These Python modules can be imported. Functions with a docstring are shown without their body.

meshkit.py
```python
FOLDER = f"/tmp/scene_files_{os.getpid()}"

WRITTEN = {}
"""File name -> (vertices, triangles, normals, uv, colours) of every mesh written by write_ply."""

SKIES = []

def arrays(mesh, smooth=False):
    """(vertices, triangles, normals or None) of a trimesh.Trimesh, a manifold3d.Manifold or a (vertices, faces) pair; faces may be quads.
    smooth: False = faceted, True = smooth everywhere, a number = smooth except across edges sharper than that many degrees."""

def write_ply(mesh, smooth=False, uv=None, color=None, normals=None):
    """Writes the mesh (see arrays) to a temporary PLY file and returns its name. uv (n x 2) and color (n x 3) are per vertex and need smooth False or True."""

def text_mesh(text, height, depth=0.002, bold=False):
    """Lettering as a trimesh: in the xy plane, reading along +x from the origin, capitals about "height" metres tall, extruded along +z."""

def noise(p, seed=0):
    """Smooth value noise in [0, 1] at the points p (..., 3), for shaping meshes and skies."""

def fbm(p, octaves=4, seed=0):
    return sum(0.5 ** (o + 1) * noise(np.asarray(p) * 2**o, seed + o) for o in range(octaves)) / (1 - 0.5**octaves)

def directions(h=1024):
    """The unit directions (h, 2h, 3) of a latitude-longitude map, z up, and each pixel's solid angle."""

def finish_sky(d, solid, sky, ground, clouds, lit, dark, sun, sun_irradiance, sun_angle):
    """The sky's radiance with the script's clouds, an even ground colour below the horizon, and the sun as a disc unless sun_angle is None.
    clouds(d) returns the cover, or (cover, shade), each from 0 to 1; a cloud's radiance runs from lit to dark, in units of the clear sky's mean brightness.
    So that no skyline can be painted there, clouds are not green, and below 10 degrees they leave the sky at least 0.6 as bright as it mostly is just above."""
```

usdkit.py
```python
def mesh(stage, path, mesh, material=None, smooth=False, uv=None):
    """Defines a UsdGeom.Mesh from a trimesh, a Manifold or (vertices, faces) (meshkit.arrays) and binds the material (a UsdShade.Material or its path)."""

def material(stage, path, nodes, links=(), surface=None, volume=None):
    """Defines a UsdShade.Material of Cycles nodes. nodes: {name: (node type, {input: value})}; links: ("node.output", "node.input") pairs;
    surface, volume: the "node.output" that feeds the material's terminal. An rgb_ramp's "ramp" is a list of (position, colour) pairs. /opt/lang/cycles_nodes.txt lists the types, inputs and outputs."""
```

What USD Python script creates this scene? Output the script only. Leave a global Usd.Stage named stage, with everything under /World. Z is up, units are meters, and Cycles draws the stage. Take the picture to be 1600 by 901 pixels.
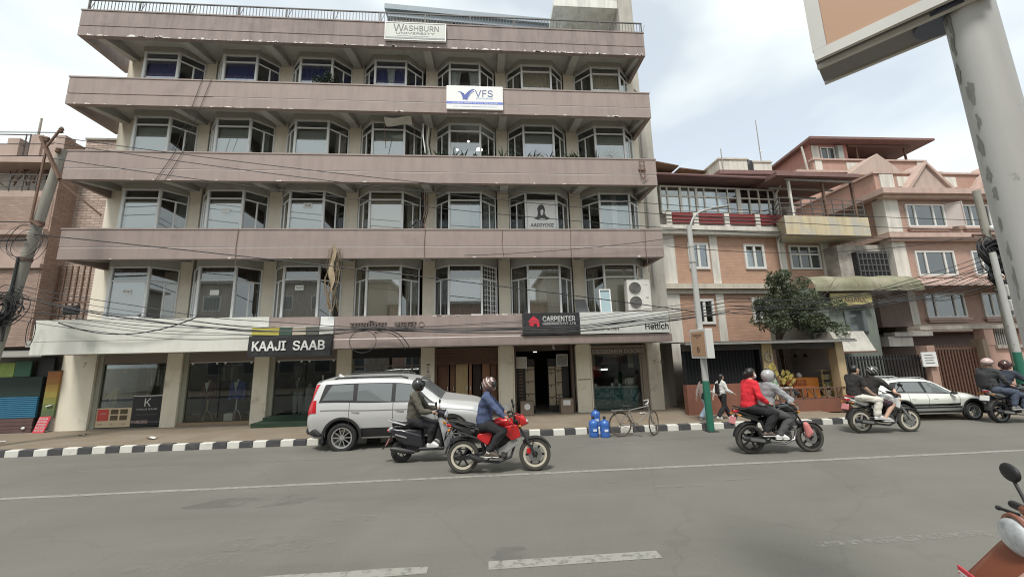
import math, random, glob, numpy as np, trimesh, usdkit, meshkit
import manifold3d
from manifold3d import Manifold, OpType
from shapely.geometry import Polygon
from pxr import Usd, UsdGeom, UsdLux, UsdShade, Gf, Sdf

random.seed(7); RNG = np.random.default_rng(7)
stage = Usd.Stage.CreateInMemory()
UsdGeom.SetStageUpAxis(stage, UsdGeom.Tokens.z); UsdGeom.SetStageMetersPerUnit(stage, 1.0)
UsdGeom.Xform.Define(stage, '/World'); UsdGeom.Scope.Define(stage, '/World/Looks')
PI = math.pi

# ------------------------------------------------------------------ camera
YAW, PITCH, ROLL, EYE = 0.0784, 0.17396, -0.0241, 2.25
def cam_axes(yaw, pitch, roll):
    f = np.array([math.sin(yaw)*math.cos(pitch), math.cos(yaw)*math.cos(pitch), math.sin(pitch)])
    r = np.array([math.cos(yaw), -math.sin(yaw), 0]); u = np.cross(r, f)
    c, s = math.cos(roll), math.sin(roll)
    return c*r+s*u, -s*r+c*u, f
r_, u_, f_ = cam_axes(YAW, PITCH, ROLL)
cam = UsdGeom.Camera.Define(stage, '/World/camera')
cam.AddTransformOp().Set(Gf.Matrix4d(*r_, 0, *u_, 0, *(-f_), 0, 0, 0, EYE, 1))
cam.CreateHorizontalApertureAttr(36.0); cam.CreateVerticalApertureAttr(36.0*576/1024)
cam.CreateFocalLengthAttr(36.0*606.8/1600)
cam.CreateClippingRangeAttr(Gf.Vec2f(0.05, 3000))
cam.CreateExposureAttr(1.2)

# ------------------------------------------------------------------ sky and sun (bright overcast)
SUN_EL, SUN_AZ = math.radians(60), math.radians(200)      # azimuth: atan2(x, y)
sd = np.array([math.cos(SUN_EL)*math.sin(SUN_AZ), math.cos(SUN_EL)*math.cos(SUN_AZ), math.sin(SUN_EL)])
sky_mat = usdkit.material(stage, '/World/Looks/sky', {
    'tc': ('texture_coordinate', {}),
    'mp': ('mapping', {'mapping_type': 'point', 'scale': (1.0, 1.0, 2.2), 'location': (0.62, 0.1, 0.0)}),
    'n': ('noise_texture', {'scale': 1.7, 'detail': 4.0, 'roughness': 0.5, 'distortion': 0.2}),
    'rp': ('rgb_ramp', {'ramp': [(0.0, (0.42, 0.42, 0.42)), (0.33, (0.54, 0.54, 0.54)), (0.49, (0.98, 0.98, 0.98)), (1.0, (1, 1, 1))]}),
    'sky': ('sky_texture', {'sky_type': 'single_scattering', 'sun_disc': False, 'sun_elevation': SUN_EL, 'sun_rotation': SUN_AZ, 'air_density': 1.0, 'aerosol_density': 2.5, 'ozone_density': 1.0}),
    'hs': ('hsv', {'saturation': 0.8, 'value': 1.6, 'fac': 1.0}),
    'mx': ('mix', {'mix_type': 'mix', 'color2': (7.4, 7.95, 7.9)}),
    'bg': ('background_shader', {'strength': 0.06})},
    [('tc.generated', 'mp.vector'), ('mp.vector', 'n.vector'), ('n.fac', 'rp.fac'), ('rp.color', 'mx.fac'), ('sky.color', 'hs.color'), ('hs.color', 'mx.color1'), ('mx.color', 'bg.color')],
    surface='bg.background')
dome = UsdLux.DomeLight.Define(stage, '/World/sky')
UsdShade.MaterialBindingAPI.Apply(dome.GetPrim()).Bind(sky_mat)
dome.GetPrim().SetCustomDataByKey('kind', 'structure')
sun = UsdLux.DistantLight.Define(stage, '/World/sun')
sun.CreateIntensityAttr(0.4); sun.CreateAngleAttr(14.0); sun.CreateNormalizeAttr(True); sun.CreateColorAttr(Gf.Vec3f(1.0, 0.965, 0.91))
zx = sd/np.linalg.norm(sd); xx = np.cross([0, 0, 1.0], zx); xx /= np.linalg.norm(xx); yx = np.cross(zx, xx)
sun.AddTransformOp().Set(Gf.Matrix4d(*xx, 0, *yx, 0, *zx, 0, 0, 0, 60, 1))

# ------------------------------------------------------------------ helpers: prims
USED = {}
def numbered(path):
    n = USED.get(path, -1)+1; USED[path] = n
    return path if n == 0 else f'{path}_{n:03d}'
def tag(p, label=None, cat=None, group=None, kind=None):
    p = p.GetPrim() if hasattr(p, 'GetPrim') else p
    for k, v in (('label', label), ('category', cat), ('group', group), ('kind', kind)):
        if v: p.SetCustomDataByKey(k, v)
    return p
def thing(name, label, cat, loc=(0, 0, 0), rotz=0.0, group=None, scale=None, rotx=0.0, roty=0.0):
    x = UsdGeom.Xform.Define(stage, numbered('/World/'+name))
    x.AddTranslateOp().Set(Gf.Vec3d(*map(float, loc)))
    if rotz: x.AddRotateZOp().Set(math.degrees(rotz))
    if roty: x.AddRotateYOp().Set(math.degrees(roty))
    if rotx: x.AddRotateXOp().Set(math.degrees(rotx))
    if scale: x.AddScaleOp().Set(Gf.Vec3f(scale, scale, scale))
    return tag(x, label, cat, group)
def obj(name, mesh, mat, parent=None, smooth=False, label=None, cat=None, group=None, kind=None, uv=None):
    base = '/World' if parent is None else str((parent.GetPrim() if hasattr(parent, 'GetPrim') else parent).GetPath())
    if isinstance(mesh, MB): mesh = mesh.out()
    m = usdkit.mesh(stage, numbered(f'{base}/{name}'), mesh, mat, smooth)
    return tag(m, label, cat, group, kind)

# ------------------------------------------------------------------ helpers: meshes
def rmat(ax, a): return trimesh.transformations.rotation_matrix(a, ax)[:3, :3]
def tri(v, f):
    return trimesh.Trimesh(np.asarray(v, float), np.asarray(f, int), process=False)
def grid(P):
    """P (n, m, 3) -> open sheet"""
    n, m = P.shape[:2]; i = np.arange(n*m).reshape(n, m)
    q = np.stack([i[:-1, :-1], i[1:, :-1], i[1:, 1:], i[:-1, 1:]], -1).reshape(-1, 4)
    return tri(P.reshape(-1, 3), np.vstack([q[:, [0, 1, 2]], q[:, [0, 2, 3]]]))
def ringloft(rings, cap=True):
    """rings (n, m, 3), closed around m"""
    rings = np.asarray(rings, float); n, m = rings.shape[:2]; i = np.arange(n*m).reshape(n, m); j = np.roll(i, -1, 1)
    q = np.stack([i[:-1], j[:-1], j[1:], i[1:]], -1).reshape(-1, 4); f = [q[:, [0, 1, 2]], q[:, [0, 2, 3]]]; v = rings.reshape(-1, 3)
    if cap:
        v = np.vstack([v, rings[0].mean(0), rings[-1].mean(0)]); a, b = n*m, n*m+1
        f += [np.stack([j[0], i[0], np.full(m, a)], 1), np.stack([i[-1], j[-1], np.full(m, b)], 1)]
    t = tri(v, np.vstack(f))
    return t
CUBE_F = np.array([[0, 2, 1], [0, 3, 2], [4, 5, 6], [4, 6, 7], [0, 1, 5], [0, 5, 4], [1, 2, 6], [1, 6, 5], [2, 3, 7], [2, 7, 6], [3, 0, 4], [3, 4, 7]])
class MB:
    def __init__(s): s.p = []
    def add(s, m): s.p.append(m if isinstance(m, trimesh.Trimesh) else to_tri(m)); return s
    def box(s, x0, x1, y0, y1, z0, z1):
        v = [(x0, y0, z0), (x1, y0, z0), (x1, y1, z0), (x0, y1, z0), (x0, y0, z1), (x1, y0, z1), (x1, y1, z1), (x0, y1, z1)]
        return s.add(tri(v, CUBE_F))
    def hexa(s, v): return s.add(tri(v, CUBE_F))
    def bar(s, a, b, w, h=None, up=(0, 0, 1)):
        a, b = np.array(a, float), np.array(b, float); h = h or w; d = b-a; d /= np.linalg.norm(d)
        u = np.array(up, float)
        if abs(d@u) > .95: u = np.array([0, 1.0, 0]) if abs(d[1]) < .9 else np.array([1.0, 0, 0])
        r = np.cross(d, u); r /= np.linalg.norm(r); u = np.cross(r, d)
        v = [a-r*w/2-u*h/2, a+r*w/2-u*h/2, b+r*w/2-u*h/2, b-r*w/2-u*h/2, a-r*w/2+u*h/2, a+r*w/2+u*h/2, b+r*w/2+u*h/2, b-r*w/2+u*h/2]
        return s.add(tri(v, CUBE_F))
    def tube(s, pts, r, n=8, cap=True):
        pts = np.asarray(pts, float); r = np.broadcast_to(r, len(pts)); R = []
        t = np.gradient(pts, axis=0); t /= np.maximum(np.linalg.norm(t, axis=1, keepdims=True), 1e-9)
        u = np.array([0, 0, 1.0]) if abs(t[0][2]) < .9 else np.array([1.0, 0, 0]); a = np.linspace(0, 2*PI, n, endpoint=False)
        for p, d, q in zip(pts, t, r):
            e = np.cross(d, u); e /= np.linalg.norm(e); u = np.cross(e, d)
            R.append(p+q*(np.cos(a)[:, None]*e+np.sin(a)[:, None]*u))
        return s.add(ringloft(R, cap))
    def cyl(s, a, b, r0, r1=None, n=16):
        return s.tube([a, b], [r0, r0 if r1 is None else r1], n)
    def lathe(s, prof, c=(0, 0, 0), axis='z', n=24):
        """prof: (radius, height) pairs, open ends on the axis or closed loop by hand"""
        prof = np.asarray(prof, float); a = np.linspace(0, 2*PI, n, endpoint=False)
        P = np.stack([prof[:, None, 0]*np.cos(a), prof[:, None, 0]*np.sin(a), np.broadcast_to(prof[:, None, 1], (len(prof), n))], -1)
        if axis == 'y': P = P[..., [0, 2, 1]]*[1, 1, -1]
        if axis == 'x': P = P[..., [2, 0, 1]]
        return s.add(ringloft(P+np.array(c), prof[0][0] > 1e-6 and not np.allclose(prof[0], prof[-1])))
    def torus(s, R, r, c=(0, 0, 0), axis='y', n=32, m=10, rz=None):
        t = np.linspace(0, 2*PI, m+1); return s.lathe(np.stack([R+r*np.cos(t), (rz or r)*np.sin(t)], 1), c, axis, n)
    def ball(s, c, r, sub=2):
        m = trimesh.creation.icosphere(sub); m.apply_scale(np.broadcast_to(r, 3)); m.apply_translation(c); return s.add(m)
    def prism(s, poly, lo, hi, axis='y'):
        """extrude polygon: axis y -> poly in (x, z); axis x -> (y, z); axis z -> (x, y)"""
        m = trimesh.creation.extrude_polygon(poly if isinstance(poly, Polygon) else Polygon(poly), hi-lo, engine='earcut'); v = m.vertices
        if axis == 'z': v = v+[0, 0, lo]
        elif axis == 'y': v = np.stack([v[:, 0], hi-v[:, 2], v[:, 1]], 1)
        else: v = np.stack([lo+v[:, 2], v[:, 0], v[:, 1]], 1)
        return s.add(tri(v, m.faces))
    def xf(s, R=None, t=(0, 0, 0)):
        for m in s.p: m.vertices = (m.vertices if R is None else m.vertices@np.asarray(R).T)+np.array(t)
        return s
    def out(s): return trimesh.util.concatenate(s.p) if len(s.p) > 1 else s.p[0]
def to_tri(m):
    if isinstance(m, MB): return m.out()
    k = m.to_mesh(); return tri(np.array(k.vert_properties[:, :3]), np.array(k.tri_verts))
def sph(c, r, n=14):
    r = np.broadcast_to(r, 3); return Manifold.sphere(1.0, n).scale(tuple(map(float, r))).translate(tuple(map(float, c)))
def hull(*cr, n=14): return Manifold.batch_hull([sph(c, r, n) for c, r in cr])
def rbox(x0, x1, y0, y1, z0, z1, r=.02, n=8):
    return Manifold.batch_hull([sph((x, y, z), r, n) for x in (x0+r, x1-r) for y in (y0+r, y1-r) for z in (z0+r, z1-r)])
def union(ms): return Manifold.batch_boolean(list(ms), OpType.Add)
def soft(m, length=.03, it=4):
    t = to_tri(m.refine_to_length(length)); t.merge_vertices()
    trimesh.smoothing.filter_taubin(t, iterations=it); return t
def bez(p0, p1, p2, p3=None, n=12):
    t = np.linspace(0, 1, n)[:, None]; p0, p1, p2 = (np.array(p, float) for p in (p0, p1, p2))
    if p3 is None: return (1-t)**2*p0+2*t*(1-t)*p1+t*t*p2
    return (1-t)**3*p0+3*t*(1-t)**2*p1+3*t*t*(1-t)*p2+t**3*np.array(p3, float)
def sag(a, b, d, n=24):
    a, b = np.array(a, float), np.array(b, float); t = np.linspace(0, 1, n)[:, None]; p = a+(b-a)*t; p[:, 2] -= (4*d*t*(1-t))[:, 0]; return p

# ------------------------------------------------------------------ helpers: lettering
def _glyphs(text, height, depth, font, bold):
    from PIL import Image, ImageDraw, ImageFont
    from shapely import affinity, box, union_all
    ft = ImageFont.truetype(glob.glob(f'/opt/blender-*/*/datafiles/fonts/{font}')[0], 96)
    x0, y0, x1, y1 = ft.getbbox(text, anchor='ls', stroke_width=2*bold)
    im = Image.new('L', (x1-x0+8, y1-y0+8)); ImageDraw.Draw(im).text((4-x0, 4-y0), text, 255, ft, anchor='ls', stroke_width=2*bold)
    on = np.pad(np.asarray(im) > 127, ((0, 0), (1, 1))).astype(np.int8)
    rows, st = np.nonzero(np.diff(on, axis=1) == 1); en = np.nonzero(np.diff(on, axis=1) == -1)[1]
    g = union_all(box(st, -rows-1, en, -rows)).buffer(.6).buffer(-.6).simplify(.7); k = height/70.0
    g = affinity.affine_transform(g, [k, 0, 0, k, -4*k, (4-y0)*k])
    return trimesh.util.concatenate([trimesh.creation.extrude_polygon(q, depth, engine='earcut') for q in getattr(g, 'geoms', [g])])
def letters(text, h, x, y, z, width=None, depth=.01, bold=False, font=None, align='l', slant=0.0, facing='-y'):
    """lettering standing in the xz plane, read from -y; x is the left (or centre) end, z the base line, y the back of the letters"""
    m = _glyphs(text, h, depth, font or 'Inter.woff2', bold); v = m.vertices.copy()
    v[:, 0] -= v[:, 0].min(); w = v[:, 0].max()
    if width: v[:, 0] *= width/w; w = width
    v[:, 0] += slant*v[:, 1]
    if align == 'c': v[:, 0] -= w/2
    return tri(np.stack([x+v[:, 0], y-v[:, 2], z+v[:, 1]], 1), m.faces)

# ------------------------------------------------------------------ helpers: materials
MATS = {}
def mat(name, col, rough=.6, var=.12, scale=2.5, bump=.0, bscale=40., metal=0., spec=.5, coat=0., streak=0., stretch=None, dirt=None, emit=0., detail=4.0, var2=0.0):
    """procedural paint / plaster / plastic: tone varied by noise, optional vertical streaks, dirt and fine relief"""
    if name in MATS: return MATS[name]
    c = np.array(col, float)
    nodes = {'g': ('geometry', {}), 'n': ('noise_texture', {'scale': scale, 'detail': detail, 'roughness': .6}),
             'm': ('mix', {'mix_type': 'mix', 'color1': tuple(c*(1-var)), 'color2': tuple(np.minimum(c*(1+var), .95))}),
             'p': ('principled_bsdf', {'roughness': rough, 'metallic': metal, 'specular_ior_level': spec, 'coat_weight': coat, 'coat_roughness': .08})}
    links = [('n.fac', 'm.fac')]; vec = 'g.position'
    if stretch:
        nodes['mp'] = ('mapping', {'mapping_type': 'point', 'scale': tuple(stretch)}); links += [('g.position', 'mp.vector')]; vec = 'mp.vector'
    links.append((vec, 'n.vector')); cur = 'm.color'
    if streak:
        nodes['sm'] = ('mapping', {'mapping_type': 'point', 'scale': (3.1, 3.1, .42)}); nodes['sn'] = ('noise_texture', {'scale': 1.2, 'detail': 5.0, 'roughness': .65})
        nodes['sr'] = ('rgb_ramp', {'ramp': [(0, (1-streak,)*3), (.34, (1-streak*.8,)*3), (.56, (1, 1, 1)), (1, (1, 1, 1))]})
        nodes['sx'] = ('mix', {'mix_type': 'multiply', 'fac': 1.0})
        links += [('g.position', 'sm.vector'), ('sm.vector', 'sn.vector'), ('sn.fac', 'sr.fac'), (cur, 'sx.color1'), ('sr.color', 'sx.color2')]; cur = 'sx.color'
    if dirt:
        dc, lo, hi, dsc = dirt
        nodes['dn'] = ('noise_texture', {'scale': dsc, 'detail': 7.0, 'roughness': .7}); nodes['dr'] = ('rgb_ramp', {'ramp': [(0, (0, 0, 0)), (lo, (0, 0, 0)), (hi, (1, 1, 1)), (1, (1, 1, 1))]})
        nodes['dx'] = ('mix', {'mix_type': 'mix', 'color2': tuple(dc)})
        links += [('g.position', 'dn.vector'), ('dn.fac', 'dr.fac'), ('dr.color', 'dx.fac'), (cur, 'dx.color1')]; cur = 'dx.color'
    links.append((cur, 'p.base_color'))
    if bump:
        nodes['bn'] = ('noise_texture', {'scale': bscale, 'detail': 5.0, 'roughness': .65}); nodes['b'] = ('bump', {'strength': bump, 'distance': .02})
        links += [('g.position', 'bn.vector'), ('bn.fac', 'b.height'), ('b.normal', 'p.normal')]
    if emit: nodes['p'][1].update({'emission_strength': emit}); links.append((cur, 'p.emission_color'))
    MATS[name] = usdkit.material(stage, '/World/Looks/'+name, nodes, links, surface='p.BSDF'); return MATS[name]
def bricks(name, c1, c2, mortar, bw=.24, rh=.075, bump=.6, rough=.85, axis='xz', msize=.012, warp=.05):
    nodes = {'g': ('geometry', {}), 's': ('separate_xyz', {}), 'c': ('combine_xyz', {}), 'wn': ('noise_texture', {'scale': 4.5, 'detail': 3.0}), 'wv': ('vector_math', {'math_type': 'multiply_add', 'vector2': (warp, warp, 0)}),
             'b': ('brick_texture', {'color1': c1, 'color2': c2, 'mortar': mortar, 'scale': 1.0, 'mortar_size': msize, 'mortar_smooth': .3, 'brick_width': bw, 'row_height': rh}),
             'n': ('noise_texture', {'scale': 2.2, 'detail': 6.0, 'roughness': .7}), 'r': ('rgb_ramp', {'ramp': [(0, (.6, .6, .6)), (.45, (.9, .9, .9)), (1, (1.15, 1.15, 1.15))]}),
             'x': ('mix', {'mix_type': 'multiply', 'fac': 1.0}), 'iv': ('invert', {}), 'bn': ('noise_texture', {'scale': 30., 'detail': 4.0}),
             'ad': ('math', {'math_type': 'multiply_add', 'value2': .35}), 'bp': ('bump', {'strength': bump, 'distance': .02}), 'p': ('principled_bsdf', {'roughness': rough})}
    ad = 'x' if axis[0] == 'x' else 'y'
    links = [('g.position', 's.vector'), ('s.'+ad, 'c.x'), ('s.z', 'c.y'), ('wn.color', 'wv.vector1'), ('c.vector', 'wv.vector3'), ('wv.vector', 'b.vector'), ('g.position', 'wn.vector'), ('g.position', 'n.vector'), ('n.fac', 'r.fac'), ('b.color', 'x.color1'), ('r.color', 'x.color2'), ('x.color', 'p.base_color'),
             ('b.fac', 'iv.color'), ('g.position', 'bn.vector'), ('bn.fac', 'ad.value1'), ('iv.color', 'ad.value3'), ('ad.value', 'bp.height'), ('bp.normal', 'p.normal')]
    return usdkit.material(stage, '/World/Looks/'+name, nodes, links, surface='p.BSDF')
def glass(name, tint=(.55, .6, .6), refl=.12, rough=.02, ior=1.5):
    return usdkit.material(stage, '/World/Looks/'+name, {
        'f': ('fresnel', {'IOR': ior}), 'a': ('math', {'math_type': 'add', 'value2': refl, 'use_clamp': True}),
        't': ('transparent_bsdf', {'color': tint}), 'g': ('glossy_bsdf', {'color': (.9, .93, .95), 'roughness': rough}), 'm': ('mix_closure', {})},
        [('f.fac', 'a.value1'), ('a.value', 'm.fac'), ('t.BSDF', 'm.closure1'), ('g.BSDF', 'm.closure2')], surface='m.closure')
# ------------------------------------------------------------------ materials
MAUVE = mat('mauve_paint', (.305, .243, .218), .75, .09, 1.2, .12, 60, streak=.16, dirt=((.20, .15, .135), .56, .86, .9))
MAUVE_TOP = mat('mauve_paint_roof', (.275, .222, .205), .8, .12, 1.4, .14, 60, streak=.3, dirt=((.13, .105, .10), .52, .84, 1.1))
WHITE_LINE = mat('white_line_paint', (.72, .66, .63), .7, .12, 6)
CHIP = mat('bare_plaster', (.68, .64, .60), .9, .15, 8)
PILLAR = mat('pillar_plaster', (.74, .68, .565), .8, .10, 1.5, .15, 50, streak=.09)
PILLAR_G = mat('cream_pillar_tiles', (.76, .71, .585), .55, .08, 2, .08, 40, streak=.08, dirt=((.33, .28, .22), .56, .85, 1.6))
SOFFIT = mat('grey_soffit', (.40, .395, .36), .9, .10, 2, .1, 40, dirt=((.24, .23, .21), .55, .8, 1.3))
CONC = mat('raw_concrete', (.33, .32, .30), .9, .14, 3, .25, 40, streak=.25)
FASC_W = mat('white_fascia', (.66, .66, .60), .55, .05, 1.5, .06, 30, streak=.10)
ALU = mat('aluminium_frame', (.72, .73, .72), .45, .06, 6, spec=.5)
ALU_D = mat('dark_bronze_frame', (.07, .06, .055), .45, .1, 6)
JAMB = mat('pale_green_jamb', (.29, .29, .235), .6, .08, 3)
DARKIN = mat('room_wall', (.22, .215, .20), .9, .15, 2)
FLOORIN = mat('room_floor', (.10, .09, .08), .7, .15, 3)
BLACK = mat('black_paint', (.012, .012, .013), .5, .2, 5)
SIGNBLK = mat('black_sign_board', (.022, .022, .024), .5, .25, 2, dirt=((.05, .048, .045), .5, .8, 2.0))
WHITE = mat('white_board', (.74, .74, .72), .5, .05, 3, streak=.06)
RUST = mat('brown_metal', (.13, .075, .05), .7, .3, 6, .2, 60)
GLASS = glass('window_glass', (.86, .89, .87), .26)
GLASS_D = glass('tinted_glass', (.70, .73, .72), .15)
GLASS_S = glass('shop_glass', (.84, .87, .85), .0)
RAIL = mat('railing_paint', (.10, .095, .09), .6, .2, 5)

# ------------------------------------------------------------------ setting: ground, road, kerbs
ASPH = usdkit.material(stage, '/World/Looks/asphalt', {
    'g': ('geometry', {}), 'n1': ('noise_texture', {'scale': .35, 'detail': 6., 'roughness': .6, 'distortion': .6}), 'n2': ('noise_texture', {'scale': 42., 'detail': 6., 'roughness': .8}),
    'mp': ('mapping', {'mapping_type': 'point', 'scale': (.10, .9, 1.)}), 'n3': ('noise_texture', {'scale': 1.3, 'detail': 6., 'roughness': .65, 'distortion': .3}),
    'r1': ('rgb_ramp', {'ramp': [(0, (.112, .108, .094)), (.40, (.143, .138, .120)), (.60, (.160, .154, .134)), (1, (.205, .197, .170))]}),
    'r3': ('rgb_ramp', {'ramp': [(0, (.66, .66, .66)), (.42, (.95, .95, .95)), (.6, (1., 1., 1.)), (1, (1.2, 1.2, 1.18))]}),
    'r2': ('rgb_ramp', {'ramp': [(0, (.62, .62, .62)), (.5, (1, 1, 1)), (1, (1.35, 1.35, 1.35))]}),
    'a': ('mix', {'mix_type': 'multiply', 'fac': 1.}), 'b': ('mix', {'mix_type': 'multiply', 'fac': 1.}), 'bp': ('bump', {'strength': .35, 'distance': .008}),
    'v': ('voronoi_texture', {'feature': 'distance_to_edge', 'scale': .3, 'randomness': 1.}), 'nv': ('noise_texture', {'scale': 2.5, 'detail': 4.}), 'vm': ('mix', {'mix_type': 'add', 'fac': .35}),
    'rv': ('rgb_ramp', {'ramp': [(0, (.86, .86, .86)), (.004, (.92, .92, .92)), (.008, (1, 1, 1)), (1, (1, 1, 1))]}), 'c': ('mix', {'mix_type': 'multiply', 'fac': .6}),
    'p': ('principled_bsdf', {'roughness': .82, 'specular_ior_level': .35})},
    [('g.position', 'n1.vector'), ('g.position', 'n2.vector'), ('g.position', 'mp.vector'), ('mp.vector', 'n3.vector'), ('n1.fac', 'r1.fac'), ('n2.fac', 'r2.fac'), ('n3.fac', 'r3.fac'),
     ('r1.color', 'a.color1'), ('r2.color', 'a.color2'), ('a.color', 'b.color1'), ('r3.color', 'b.color2'),
     ('g.position', 'nv.vector'), ('g.position', 'vm.color1'), ('nv.color', 'vm.color2'), ('vm.color', 'v.vector'), ('v.distance', 'rv.fac'), ('b.color', 'c.color1'), ('rv.color', 'c.color2'), ('c.color', 'p.base_color'), ('n2.fac', 'bp.height'), ('bp.normal', 'p.normal')], surface='p.BSDF')
DUST = mat('dusty_ground', (.20, .18, .15), .95, .2, .3, .3, 20)
PAVE = mat('brown_pavement', (.195, .155, .11), .9, .16, 1.2, .3, 30, dirt=((.245, .215, .17), .45, .75, .9))
def faded(name, col, lo, hi, sc=9.):
    return usdkit.material(stage, '/World/Looks/'+name, {
        'g': ('geometry', {}), 'n': ('noise_texture', {'scale': sc, 'detail': 7., 'roughness': .75}), 'r': ('rgb_ramp', {'ramp': [(0, (0, 0, 0)), (lo, (0, 0, 0)), (hi, (1, 1, 1)), (1, (1, 1, 1))]}),
        'p': ('principled_bsdf', {'roughness': .8, 'base_color': col}), 't': ('transparent_bsdf', {}), 'm': ('mix_closure', {})},
        [('g.position', 'n.vector'), ('n.fac', 'r.fac'), ('r.color', 'm.fac'), ('t.BSDF', 'm.closure1'), ('p.BSDF', 'm.closure2')], surface='m.closure')
LINE_P = faded('road_paint', (.265, .258, .23), .28, .50)
LINE_W = faded('worn_road_paint', (.26, .255, .23), .45, .66, 14.)
SCUFF = faded('pale_scuff', (.225, .215, .19), .46, .85, 4.)
PATCH = faded('dark_patch', (.135, .132, .122), .42, .85, 1.3)

def sheet(x0, x1, y0, y1, z): return MB().add(tri([(x0, y0, z), (x1, y0, z), (x1, y1, z), (x0, y1, z)], [[0, 1, 2], [0, 2, 3]]))
obj('ground', sheet(-600, 600, -400, 800, -.03), DUST, kind='structure')
obj('road', sheet(-120, 120, 1.6, 11.62, 0), ASPH, kind='structure')
obj('near_pavement', MB().box(-120, 120, -6, 1.32, -.02, .14), PAVE, kind='structure')
obj('near_kerb', MB().box(-120, 120, 1.321, 1.64, -.02, .15), CONC, kind='structure')
obj('driveway', MB().add(tri([(11.68, 11.6, .004), (40, 11.6, .004), (40, 14.1, .10), (11.68, 14.1, .10)], [[0, 1, 2], [0, 2, 3]])), PAVE, kind='structure')
obj('pavement', MB().box(-60, 11.65, 11.75, 30, -.02, .15), PAVE, kind='structure')
KB = mat('kerb_black', (.055, .055, .058), .75, .25, 6, .2, 40, dirt=((.14, .13, .11), .55, .8, 4.))
KW = mat('kerb_white', (.60, .59, .54), .75, .1, 6, .2, 40, dirt=((.36, .33, .27), .56, .8, 3.))
kerb = UsdGeom.Xform.Define(stage, '/World/kerb'); tag(kerb, kind='structure')
kx = -26.0; k = 0
while kx < 11.5:
    w = .345+.02*RNG.standard_normal(); d = .006*RNG.standard_normal()
    m = to_tri(rbox(kx+.004, kx+w-.004, 11.59+d, 11.76, -.05, .165+d, .016, 6))
    obj('kerb_stone', m, KB if k % 2 else KW, kerb, 40); kx += w; k += 1
def marking(name, x0, x1, yc, w, m, z=.004, ragged=.0, yslope=0.0):
    n = max(2, int((x1-x0)/.4)); xs = np.linspace(x0, x1, n); j = lambda: ragged*RNG.standard_normal(n)
    P = np.zeros((2, n, 3)); P[0, :, 0] = P[1, :, 0] = xs; P[..., 2] = z
    P[0, :, 1] = yc+yslope*(xs-x0)+w/2+j(); P[1, :, 1] = yc+yslope*(xs-x0)-w/2+j()
    obj(name, grid(P), m, kind='structure')
marking('lane_line', -40, 40, 8.03, .115, LINE_P, ragged=.006)
marking('lane_dash', 0.04, 1.98, 4.735, .17, LINE_P, ragged=.004)
marking('lane_dash', -3.6, -.62, 4.73, .15, LINE_P, ragged=.01)
marking('lane_dash', 3.85, 6.1, 4.73, .13, LINE_W, ragged=.012)
marking('old_line', -8.9, -6.4, 9.75, .07, LINE_W, ragged=.01)
marking('old_line', -5.3, -3.3, 9.95, .07, LINE_W, ragged=.01)
marking('old_line', 2.2, 5.2, 10.2, .06, LINE_W, ragged=.01)
def blob(name, x, y, rx, ry, m, z, seed):
    rr = np.random.default_rng(seed); a = np.linspace(0, 2*PI, 28, endpoint=False); r = 1+.22*np.sin(2*a+rr.random()*6)+.15*np.sin(5*a+rr.random()*6)
    v = np.vstack([[(x, y, z)], np.stack([x+rx*r*np.cos(a), y+ry*r*np.sin(a), np.full(28, z)], 1)])
    obj(name, tri(v, [[0, i+1, (i+1) % 28+1] for i in range(28)]), m, kind='structure')
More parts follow.
